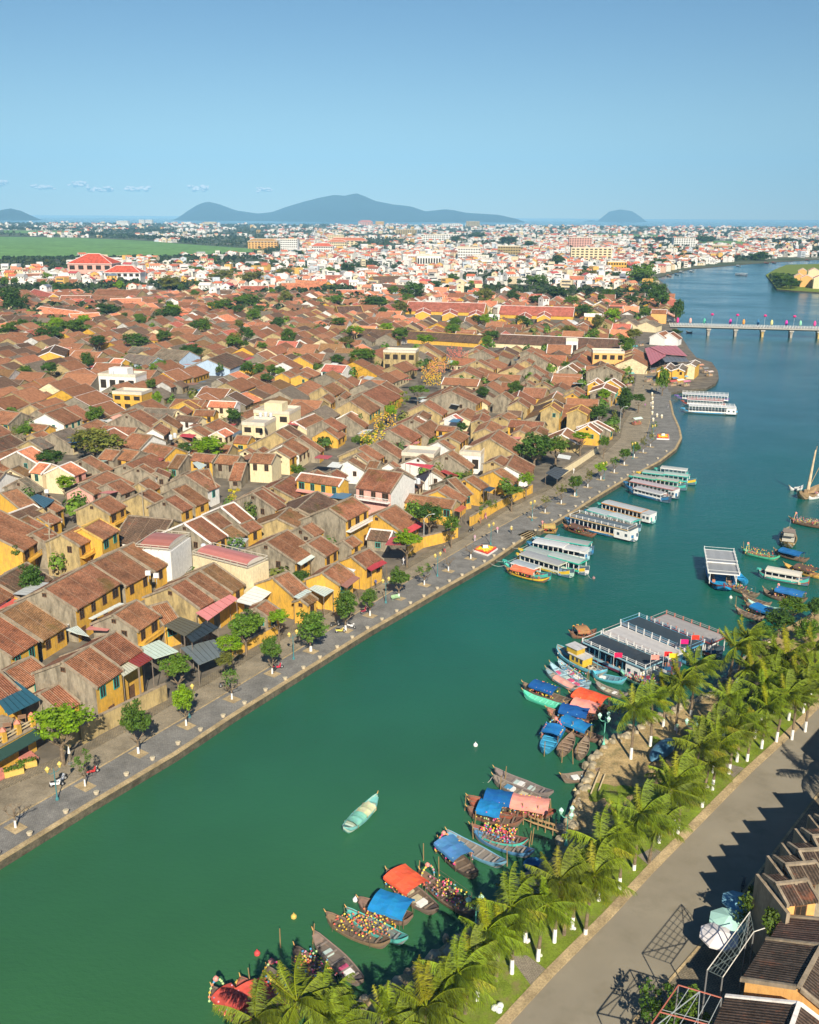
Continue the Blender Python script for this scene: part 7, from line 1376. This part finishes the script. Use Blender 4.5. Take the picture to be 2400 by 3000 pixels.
# scooters
def scooter(x, y, rz, c, label, seatc=(.03, .03, .03)):
    p = unproj(x, y); root = empty('scooter', (p.x, p.y, .06), rz)
    for sx in (-.62, .62):
        b = MB(); n = 12; 
        for i in range(n):
            a0, a1 = 2 * math.pi * i / n, 2 * math.pi * (i + 1) / n; b.tube((sx + math.cos(a0) * .24, 0, .27 + math.sin(a0) * .24), (sx + math.cos(a1) * .24, 0, .27 + math.sin(a1) * .24), .05, n=5, c=(.02, .02, .02))
        b.tube((sx, -.05, .27), (sx, .05, .27), .12, n=8, c=(.4, .4, .4)); b.build('wheel', PAINT, root)
    b = MB(); b.shape([(-.75, -.14, .45), (-.1, -.14, .32), (.3, -.14, .3), (.48, -.12, .95), (.40, -.12, .98), (.18, -.14, .42), (-.1, -.14, .62), (-.78, -.1, .68)] + [(-.75, .14, .45), (-.1, .14, .32), (.3, .14, .3), (.48, .12, .95), (.40, .12, .98), (.18, .14, .42), (-.1, .14, .62), (-.78, .1, .68)], [(0, 1, 6, 7), (1, 2, 5, 6), (2, 3, 4, 5), (15, 14, 9, 8), (14, 13, 10, 9), (13, 12, 11, 10)] + [(i, i + 8, (i + 1) % 8 + 8, (i + 1) % 8) for i in range(8)], 0, c); b.tube((.45, 0, .9), (.62, 0, .3), .04, n=5, c=(.3, .3, .3)); b.build('body', METAL, root)
    b = MB(); b.box(-.7, -.05, -.13, .13, .66, .76, 0, seatc); b.build('seat', PAINT, root); b = MB(); b.tube((.42, -.32, 1.02), (.42, .32, 1.02), .025, n=5, c=(.1, .1, .1)); b.build('handlebar', PAINT, root); b = MB(); b.ball((.52, 0, .86), .09, (.85, .85, .8)); b.build('headlight', PAINT, root); tag(root, label, 'scooter', 'scooters on the promenade')
for (x, y, rz, c, lab) in [(178, 2318, .3, (.80, .80, .82), 'white scooter parked at the lamp foot, lower of two'), (190, 2305, 1.0, (.70, .74, .80), 'white and blue scooter, upper of two at the lamp foot'), (281, 2280, .6, (.6, .05, .05), 'red scooter behind the half bare tree'), (821, 1966, .5, (.62, .04, .08), 'red scooter parked beside the small dense tree'), (812, 1972, 1.4, (.08, .08, .08), 'black scooter beside the red one under a tree'), (1002, 1857, .2, (.75, .6, .1), 'yellow and white scooter lying in tree shade'), (1034, 1843, -.5, (.78, .78, .80), 'white scooter right of the large tree trunk'), (986, 1838, .3, (.05, .05, .05), 'black scooter in the tree shade left of trunk'), (1071, 1798, .9, (.4, .05, .08), 'dark red scooter left of the small forked tree'), (1382, 1556, .8, (.05, .05, .06), 'black scooter standing alone on the tan road'), (2190, 2590, 1.1, (.05, .06, .08), 'dark scooter parked in building shadow near parasols'), (666, 2020, .4, (.1, .1, .12), 'dark bicycle like scooter left of the leaning pale tree')]: scooter(x, y, rz, c, lab)

# people
def person(x, y, rz, shirt, trousers, label, hat=None, z=.06, walk=.25):
    p = unproj(x, y, z); me = bpy.data.meshes.new('person'); bm = bmesh.new()
    J = {'pel': (0, 0, .92, .13), 'che': (0, .02, 1.28, .16), 'nek': (0, .02, 1.47, .06), 'hed': (.02, .02, 1.60, .095), 'top': (.02, .02, 1.68, .08), 'sl': (0, .18, 1.40, .06), 'sr': (0, -.16, 1.40, .06), 'el': (-.05 - walk * .2, .24, 1.14, .042), 'er': (.05 + walk * .2, -.22, 1.14, .042), 'hl': (.05, .24, .92, .035), 'hr': (.18, -.22, .94, .035),
         'hipl': (0, .09, .86, .09), 'hipr': (0, -.09, .86, .09), 'kl': (walk * .5, .1, .47, .06), 'kr': (-walk * .3, -.1, .47, .06), 'fl': (walk, .1, .06, .045), 'fr': (-walk, -.1, .08, .045), 'tl': (walk + .16, .1, .04, .035), 'tr': (-walk + .16, -.1, .05, .035)}
    E_ = [('pel', 'che'), ('che', 'nek'), ('nek', 'hed'), ('hed', 'top'), ('che', 'sl'), ('che', 'sr'), ('sl', 'el'), ('sr', 'er'), ('el', 'hl'), ('er', 'hr'), ('pel', 'hipl'), ('pel', 'hipr'), ('hipl', 'kl'), ('hipr', 'kr'), ('kl', 'fl'), ('kr', 'fr'), ('fl', 'tl'), ('fr', 'tr')]
    V = {k: bm.verts.new(v[:3]) for k, v in J.items()}
    for a_, c_ in E_: bm.edges.new((V[a_], V[c_]))
    keys = list(J); bm.to_mesh(me); bm.free(); o = bpy.data.objects.new('person', me); C.objects.link(o); sk = o.modifiers.new('s', 'SKIN')
    for i, k in enumerate(keys): me.skin_vertices[0].data[i].radius = (J[k][3],) * 2
    me.skin_vertices[0].data[0].use_root = True; sb_ = o.modifiers.new('u', 'SUBSURF'); sb_.levels = sb_.render_levels = 1
    dg = bpy.context.evaluated_depsgraph_get(); ev = o.evaluated_get(dg); m2 = bpy.data.meshes.new_from_object(ev); o.modifiers.clear(); o.data = m2; m2.materials.clear(); m2.materials.append(PAINT)
    at = m2.color_attributes.new('Col', 'FLOAT_COLOR', 'CORNER'); buf = []
    for f in m2.polygons:
        z_ = f.center.z; yy = abs(f.center.y); c = (.55, .35, .24)
        if z_ > 1.62: c = (.03, .02, .02)
        elif z_ > 1.5: c = (.55, .35, .24)
        elif z_ > .90 and not (yy > .2 and z_ < 1.1): c = shirt
        elif z_ < .1: c = (.05, .05, .05)
        elif z_ <= .9 and yy < .2: c = trousers
        buf += [*c, 1] * f.loop_total
    at.data.foreach_set('color', buf); o.location = (p.x, p.y, z); o.rotation_euler = (0, 0, rz)
    if hat: b = MB(); b.lathe([(.27, 1.62), (.02, 1.82)], (.02, .02, 0), 12, c=hat); h_ = b.build('conical_hat', PAINT, o)
    tag(o, label, 'person', 'people on the promenade')
for (x, y, rz, s_, t_, lab, hat) in [(1192, 1652, .5, (.8, .8, .82), (.7, .65, .7), 'person in white walking near the corner wall, left of a pair', None), (1184, 1656, .5, (.75, .75, .78), (.5, .5, .55), 'person in pale clothes walking, right behind the white one', None), (1240, 1600, 1.5, (.45, .4, .7), (.5, .45, .7), 'person in a lilac long dress at the street corner', None),
    (1304, 1618, 2, (.1, .1, .1), (.55, .1, .1), 'person in black top and red shorts on the tan road', None), (1458, 1560, 1, (.75, .3, .4), (.8, .8, .8), 'person in pink riding gear near the flower bed', None), (1392, 1585, .4, (.7, .45, .6), (.6, .5, .6), 'person in a pale pink dress beside the bare tree', None), (1423, 1518, 2.2, (.3, .1, .15), (.75, .3, .45), 'person in dark top beside courtyard shops', None), (1408, 1532, 1.2, (.35, .15, .1), (.4, .2, .12), 'person in brown walking by the courtyard shops', None),
    (1679, 1382, .6, (.85, .85, .85), (.8, .8, .82), 'person in white standing by the dark pavilion', None), (1008, 1798, .3, (.6, .6, .65), (.7, .3, .3), 'person in grey beside the small stall', None), (1104, 1722, 1.0, (.1, .12, .3), (.1, .1, .12), 'person in navy before the red awning shop', None), (1010, 1741, 2.0, (.7, .2, .4), (.2, .2, .3), 'shopkeeper in pink beside the lantern stall', (.75, .62, .35)),
    (1903, 1181, .6, (.85, .85, .85), (.6, .6, .6), 'person in white by the lowest topiary globe', None), (1953, 1187, .6, (.2, .2, .25), (.5, .5, .5), 'person sitting dark clothed near the quay kerb', None), (1886, 1186, .6, (.5, .2, .5), (.2, .2, .2), 'person in purple on the tan road near market', None), (1918, 1140, .6, (.15, .3, .5), (.2, .2, .2), 'person in blue walking towards the market', None), (1880, 1130, .6, (.1, .1, .1), (.3, .3, .3), 'person in black at the market entrance', None), (1499, 1560, 1, (.75, .55, .15), (.1, .1, .1), 'street vendor in yellow near the landing steps', (.78, .66, .4)),
    (1990, 2140, .8, (.35, .55, .4), (.7, .5, .5), 'person bending near the overturned blue boat', None), (2345, 2010, .8, (.7, .15, .1), (.7, .5, .1), 'person in red among the upper palms', None)]: person(x, y, rz, s_, t_, lab, hat)
# white globes and topiary pots near the promontory
for i, (x, y) in enumerate([(1906, 1150), (1907, 1163), (1908, 1176), (1908, 1190), (1907, 1206), (1910, 1226), (1905, 1175 - 40), (1935, 1216), (1921, 1213)]):
    p = unproj(x, y); b = MB(); b.lathe([(.3, 0), (.38, .4), (.3, .5)], n=10, c=(.7, .6, .4)); b.ball((0, 0, .85), .42, (.82, .76, .6), n=10); o = b.build('globe_pot', PAINT); o.location = (p.x, p.y, .05); tag(o, f"cream pot with pale globe on the curved promenade, {ORD[i]} counting from the market", 'pot', 'globe pots on the curved promenade')

# things lying on the bank
m, rz, L = place((2038, 2156), (1930, 2206), 1.0); b = MB(); n = 14; k = 8; Lh, Bh = 3.4, 1.15
for i in range(n):
    for j in range(k):
        def pt(i, j):
            t = i / n * 2 - 1; a = math.pi * j / k; w_ = Bh * max(.02, (1 - abs(t) ** 2.3)) ** .75; return (t * Lh, math.cos(a) * w_, math.sin(a) * w_ * .75)
        b.face([pt(i, j), pt(i, j + 1), pt(i + 1, j + 1), pt(i + 1, j)][::-1], 0, (.06, .17, .27))
o = b.build('overturned_boat', PAINT); q = unproj(1950, 2185, .5); o.location = (q.x, q.y, .35); o.rotation_euler = (0, 0, R(52)); tag(o, 'overturned dark blue boat hull drying among the palms', 'boat')
for (x, y, c, lab, k) in [(1478, 2962, (.82, .80, .78), 'white sack heap on the grass beside the kerb at the bottom', 'sack'), (1560, 2758, (.80, .78, .72), 'white round pot with stacked baskets among palms', 'pot'), (1595, 2797, (.75, .7, .55), 'small cream lump on the grass by the kerb', 'stone'), (1693, 2718, (.8, .8, .78), 'tiny white stone on grass near third palm', 'stone'), (2035, 2350, (.75, .74, .7), 'pale rock on the grass below upper palms', 'stone'), (2083, 2298, (.8, .8, .75), 'white plastic chair pair on the grass', 'chair')]:
    p = unproj(x, y); b = MB(); g = random.Random(int(x))
    for _ in range(5): b.lathe([(.25, 0), (.34, .15), (.28, .4), (.1, .5)], (g.uniform(-.35, .35), g.uniform(-.3, .3), g.uniform(0, .2)), 7, c=tuple(q * g.uniform(.85, 1) for q in c))
    o = b.build('garden_' + k, PAINT); o.location = (p.x, p.y, .08); o.scale = (.9,) * 3 if k == 'sack' else (.5,) * 3; tag(o, lab, k)
for i, (x, y) in enumerate([(1752, 2285), (1768, 2292), (1745, 2302)]):
    a_, c_ = unproj(x - 4, y + 20, .15), unproj(x + 14, y - 28, .15); b = MB(); b.tube((0, 0, .15), c_ - a_ + Vector((0, 0, .15)), .09, n=6, c=(.62, .5, .3)); o = b.build('timber_beam', PAINT); o.location = a_; tag(o, f"{['upper','middle','lower'][i]} timber beam lying at the sandy landing", 'beam')
for i, (x0, y0, x1, y1) in enumerate([(1545, 2395, 1632, 2425), (1560, 2388, 1640, 2412)]):
    a_, c_ = unproj(x0, y0, -.2), unproj(x1, y1, -.2); root = empty('bamboo_jetty', a_); d_ = c_ - a_; b = MB()
    for k in range(5): b.tube((k * .25, -k * .2, 0), d_ + Vector((k * .25, -k * .2, .1)), .05, n=5, c=(.40, .26, .12))
    b.build('deck', PAINT, root); b = MB()
    for k in range(5): q = d_ * (k / 4); b.tube((q.x, q.y, -2), (q.x, q.y, .8), .06, n=5, c=(.36, .24, .12))
    b.build('post', PAINT, root); tag(root, f"rickety bamboo jetty of the middle cluster, {['left','right'][i]} one", 'jetty')
# rooftop clutter: water tanks and cooling units
for i, (x, y, z, k) in enumerate([(436, 1685, 6.2, 'ac'), (460, 1692, 6.0, 'ac'), (1215, 1408, 5.6, 't'), (1225, 1410, 5.6, 't'), (1208, 1412, 5.6, 't'), (598, 1612, 7.8, 't'), (325, 1102, 10.4, 't'), (760, 1222, 11, 't'), (775, 1220, 11, 't'), (790, 1222, 11, 't'), (510, 1285, 6.5, 't'), (498, 1290, 6.5, 't'), (136, 1450, 6, 'ac'), (198, 1845, 3, 'ac')]):
    p = unproj(x, y, z); b = MB()
    if k == 't': b.lathe([(.45, 0), (.5, .1), (.5, 1.1), (.3, 1.35), (.1, 1.4)], n=12, c=(.62, .66, .70)); nm = 'water_tank'
    else: b.box(-.45, .45, -.2, .2, 0, .8, 0, (.8, .8, .78)); b.lathe([(.3, 0), (.3, .03)], (0, 0, 0), 10, c=(.1, .1, .12)); b.tube((0, 0, -z * .2), (0, 0, 0), .06, c=(.4, .4, .4)); nm = 'cooling_unit'
    o = b.build(nm, METAL); o.location = (p.x, p.y, z - .6); tag(o, f"{'steel water tank' if k == 't' else 'white cooling unit'} {['on stand above brown roofs near pink roof','lying right of its upright twin','first beside the glassed house','second beside the glassed house','third beside the glassed house','on the flat pink metal roof','on the white terrace building','left of three on cream block','middle of three on cream block','right of three on cream block','right of two on small terrace','left of two on small terrace','beside the glazed skylight frame','under the ochre front eave'][i]}", 'water tank' if k == 't' else 'cooling unit')
# flags on the big boats
for i, (x, y, c) in enumerate([(1950, 1915, (.75, .03, .03)), (1965, 1920, (.8, .6, .03)), (2030, 1865, (.75, .05, .03)), (1998, 1878, (.7, .02, .2)), (1804, 1920, (.75, .02, .1)), (1912, 1925, (.8, .3, .25))]):
    p = unproj(x, y, 3.5); b = MB(); b.tube((0, 0, -1.2), (0, 0, 1.2), .04, n=5, c=(.6, .6, .6))
    for k in range(4): b.face([(k * .3, .05 * math.sin(k), .4), ((k + 1) * .3, .05 * math.sin(k + 1), .35), ((k + 1) * .3, .05 * math.sin(k + 1), 1.1), (k * .3, .05 * math.sin(k), 1.15)], 0, c)
    o = b.build('flag', CLOTH); o.location = (p.x, p.y, 3.2); tag(o, f"{['red','yellow','wide red','crimson','small red','orange pink'][i]} flag on the {['second railed boat','second railed boat beside red flag','farthest railed boat','third railed boat','nearest railed boat side','nearest railed boat stern'][i]}", 'flag')
# low clouds over the sea
CLOUD = rough_mat('cloud_white', (.86, .74, .68), .04, .0005)
for i, (x, y, w_, h_) in enumerate([(36, 562, 60, 10), (175, 570, 50, 8), (275, 562, 45, 9), (335, 575, 50, 8), (440, 573, 56, 8), (610, 571, 50, 9), (790, 574, 40, 8)]):
    D = 45000; X = (x - 1200) / F * D; Zc = H + (HZ + 5 - y) / F * D; b = MB(); g = random.Random(i)
    for _ in range(22): r0 = w_ / F * D * g.uniform(.08, .16); b.ball((g.uniform(-.5, .5) * w_ / F * D, g.uniform(-600, 600), g.uniform(-.2, .7) * h_ * 1.3 / F * D), r0, (1, 1, 1), n=12, sz=.62)
    o = b.build('cloud', CLOUD, smooth=True); o.location = (X, D, Zc); tag(o, f"small pale cloud low over the sea, {ORD[i]} from the left", 'cloud', 'small clouds over the sea')
# cafe front at the left edge of the promenade
cf0, cf1 = unproj(-60, 2320), unproj(118, 2213); d = (cf1 - cf0); d.z = 0; Lc = d.length; azc = math.atan2(d.y, d.x); root = empty('cafe', (cf0.x, cf0.y, 0), azc)
b = MB(); b.box(0, Lc, 0, 6, -.3, 3.3); b.build('wall', WALL['yellow'], root); b = MB(); b.box(-.2, Lc + .1, -.15, 6, 3.3, 3.5); b.build('terrace_floor', TRIM['gray'], root)
for i in range(5):
    x = Lc * i / 4.2 + .4; b = MB(); b.box(x - .3, x + .3, -.05, .55, 3.5, 5.0); po = b.build('pillar', WALL['yellow'], root); b = MB(); b.lathe([(.55, 0), (.05, .45)], (x, .25, 5.0), 4, c=(.70, .22, .15)); b.build('cap', PAINT, po)
b = MB()
for q in (3.9, 4.35): b.box(0, Lc, .05, .2, q, q + .12, 0, (.62, .5, .3))
b.build('railing', PAINT, root); b = MB(); b.shape([(0, -.1, 3.1), (Lc, -.1, 3.1), (Lc, -1.5, 2.5), (0, -1.5, 2.5)], [(3, 2, 1, 0)], 0, (.03, .07, .06)); b.shape([(0, -.1, 3.0), (Lc, -.1, 3.0), (Lc, -1.5, 2.4), (0, -1.5, 2.4)], [(0, 1, 2, 3)], 0, (.03, .05, .05)); b.build('awning', CLOTH, root)
for x in (Lc * .3, Lc * .78):
    b = MB(); b.box(x - .7, x + .7, -.08, .02, 0, 2.3, 0, (.05, .03, .02)); b.build('door', PAINT, root); b = MB()
    for k in range(4): b.box(x - .9, x + .9, -1.6 + k * .4, -.06, k * .16, k * .16 + .16, 0, (.55, .22, .18))
    b.build('step', PAINT, root)
tag(root, 'ochre cafe with red capped terrace pillars and red steps at left edge', 'cafe')
for i, t in enumerate((.2, .42, .6, .85)): p = cf0.lerp(cf1, t) + Vector((-1.2, 2.2, 0)); q = proj(p.x, p.y, 3.55); table_set(q[0], q[1], 3.52, f"small table on the red capped cafe terrace, {ORD[i]} from the left")

# sheet roofs patched over courtyards
sheets = []; g7 = random.Random(77); SC = {}
for _ in range(900):
    if len(sheets) >= 75: break
    y = math.sqrt(g7.uniform(125 ** 2, 430 ** 2)); x = g7.uniform(-.44, .3) * y
    if not town_ok(x, y) or not .05 < occ_frac(x, y, R(15), 3, 2.5) < .75: continue
    cn, c = g7.choice([('pink', (.62, .24, .22)), ('red', (.52, .09, .09)), ('mint', (.50, .64, .56)), ('pale grey', (.50, .52, .52)), ('blue', (.08, .22, .38)), ('dark grey', (.12, .13, .13)), ('white', (.72, .74, .72)), ('rusty', (.34, .16, .09))])
    if cn not in SC:
        b = MB(); b.box(-1, 1, -1, 1, 0, .04, 0, c)
        for i in range(7): b.box(-1 + i * .333 - .03, -1 + i * .333 + .03, -1, 1, .04, .06, 0, tuple(q * .75 for q in c))
        SC[cn] = b.build('sheet_roof', METAL); C.objects.unlink(SC[cn])
    o = SC[cn].copy(); C.objects.link(o); z = g7.uniform(3.4, 5.0); o.location = (x, y, z); o.scale = (g7.uniform(1.4, 3), g7.uniform(1, 2), 1); o.rotation_euler = (g7.uniform(-.15, .15), g7.uniform(-.12, .12), R(75) + g7.gauss(0, .1)); sheets.append([o, cn + ' sheet roof over a yard', proj(x, y, z)])

# ------------------------------------------------------------------ labels: find each look-alike from a landmark
LMK = [('the pink theatre', 258, 790), ('the white theatre annex', 360, 810), ('the left market hall', 1300, 905), ('the right market hall', 1570, 910), ('the left long dark hall', 1230, 985), ('the right long reddish hall', 1620, 1000),
       ('the white terrace building', 342, 1130), ('the pale blue gabled house', 545, 1065), ('the lantern street', 1265, 1090), ('the cream stepped terrace', 760, 1270), ('the grey glassed house', 1222, 1370), ('the pink fronted house', 1115, 1420), ('the barrel roofed house', 680, 1640),
       ('the flat pink roof', 480, 1590), ('the bright green courtyard tree', 605, 1311), ('the orange roofed houses', 190, 1380), ('the large ochre fronted house', 200, 1760), ('the grey cafe awning', 600, 1925), ('the pink sheet roof', 630, 1790), ('the blue corner canopy', 60, 2060),
       ('the dark riverside grove', 1565, 1300), ('the landing steps', 1540, 1565), ('the pink market roof', 1940, 1030), ('the yellow market house', 1960, 1080), ('the corner garden wall', 1260, 1560), ('the wide concrete hotel', 1722, 745), ('the blank white hall', 1248, 765), ('the nearer flower bed', 1422, 1612),
       ('the overturned blue boat', 1950, 2185), ('the green globe lamp', 1675, 2400), ('the pergola', 2150, 2740), ('the bridge end', 1960, 935), ('the columned ochre house', 350, 1530), ('the moss patched roof', 130, 1870), ('the small passenger boat', 2290, 1670), ('the round basket boat', 1580, 2540), ('the nearest railed boat', 1820, 1930)]
def short(t):
    w_ = t.split()
    return t if len(w_) <= 16 else ' '.join(w_).replace(' tiled house', ' house', 1)
def name_all(items, sep):
    """items: [root, words, px]; adds '<ordinal> <direction> <landmark>'"""
    bins = {}
    for it in items:
        x, y = it[2]; k = min(range(len(LMK)), key=lambda j: (LMK[j][1] - x) ** 2 + ((LMK[j][2] - y) * 1.6) ** 2); dx, dy = x - LMK[k][1], (y - LMK[k][2]) * 1.6
        dr = ('right of' if dx > 0 else 'left of') if abs(dx) > abs(dy) else ('below' if dy > 0 else 'beyond'); bins.setdefault((k, dr), []).append((dx * dx + dy * dy, it))
    for (k, dr), L_ in bins.items():
        L_.sort(key=lambda q: q[0])
        for i, (d, it) in enumerate(L_): yield it, short(f"{it[1]}, {ordw(i) if len(L_) > 1 else 'only'} {sep} {dr} {LMK[k][0]}")
for it, lab in list(name_all([h_ for h_ in houses if len(h_) == 3], 'house')): tag(it[0], lab, 'house', 'tiled houses of the old town')
for h_ in houses:
    if len(h_) > 3: tag(h_[0], h_[1], 'hall' if 'hall' in h_[1] else 'house')
for kind in ('tree', 'promenade tree'):
    its = [[t[0], f"{t[1]} {'white trunked ' if kind != 'tree' else ''}tree", t[2]] for t in trees if t[3] == kind]
    if kind == 'tree':
        for it, lab in list(name_all(its, 'tree')): tag(it[0], lab, 'tree', 'trees in the town')
    else:
        its.sort(key=lambda q: q[2][0])
        for i, it in enumerate(its): tag(it[0], f"{it[1]} on the promenade, {ordw(i)} of the row from the left", 'tree', 'white trunked trees on the promenade')
for it, lab in list(name_all(sheets, 'sheet')): tag(it[0], lab, 'sheet roof', 'sheet roofs over the yards')
for it, lab in list(name_all(stakes, 'stake')): tag(it[0], lab, 'stake', 'bamboo stakes holding the moored boats')
palms.sort(key=lambda q: (q[2][0] - q[2][1]))
for i, it in enumerate(palms): tag(it[0], f"windswept coconut palm on the near bank, {ordw(i)} counting up from the bottom edge", 'palm tree', 'coconut palms on the near bank')
print('things', len(houses), len(trees), len(palms), len(boats))

# ------------------------------------------------------------------ the air between here and the coast
hm = bpy.data.materials.new('air'); hm.use_nodes = True; hn = hm.node_tree.nodes; hl_ = hm.node_tree.links
hn.remove(hn['Principled BSDF']); pv = hn.new('ShaderNodeVolumePrincipled'); pv.inputs['Color'].default_value = (.30, .64, 1.0, 1); pv.inputs['Density'].default_value = .000062
pv.inputs['Anisotropy'].default_value = -.4; hl_.new(pv.outputs[0], hn['Material Output'].inputs['Volume'])
hz = MB(); hz.box(-30000, 30000, -400, 32000, -6, 1900); o = hz.build('haze', hm); o['kind'] = 'stuff'
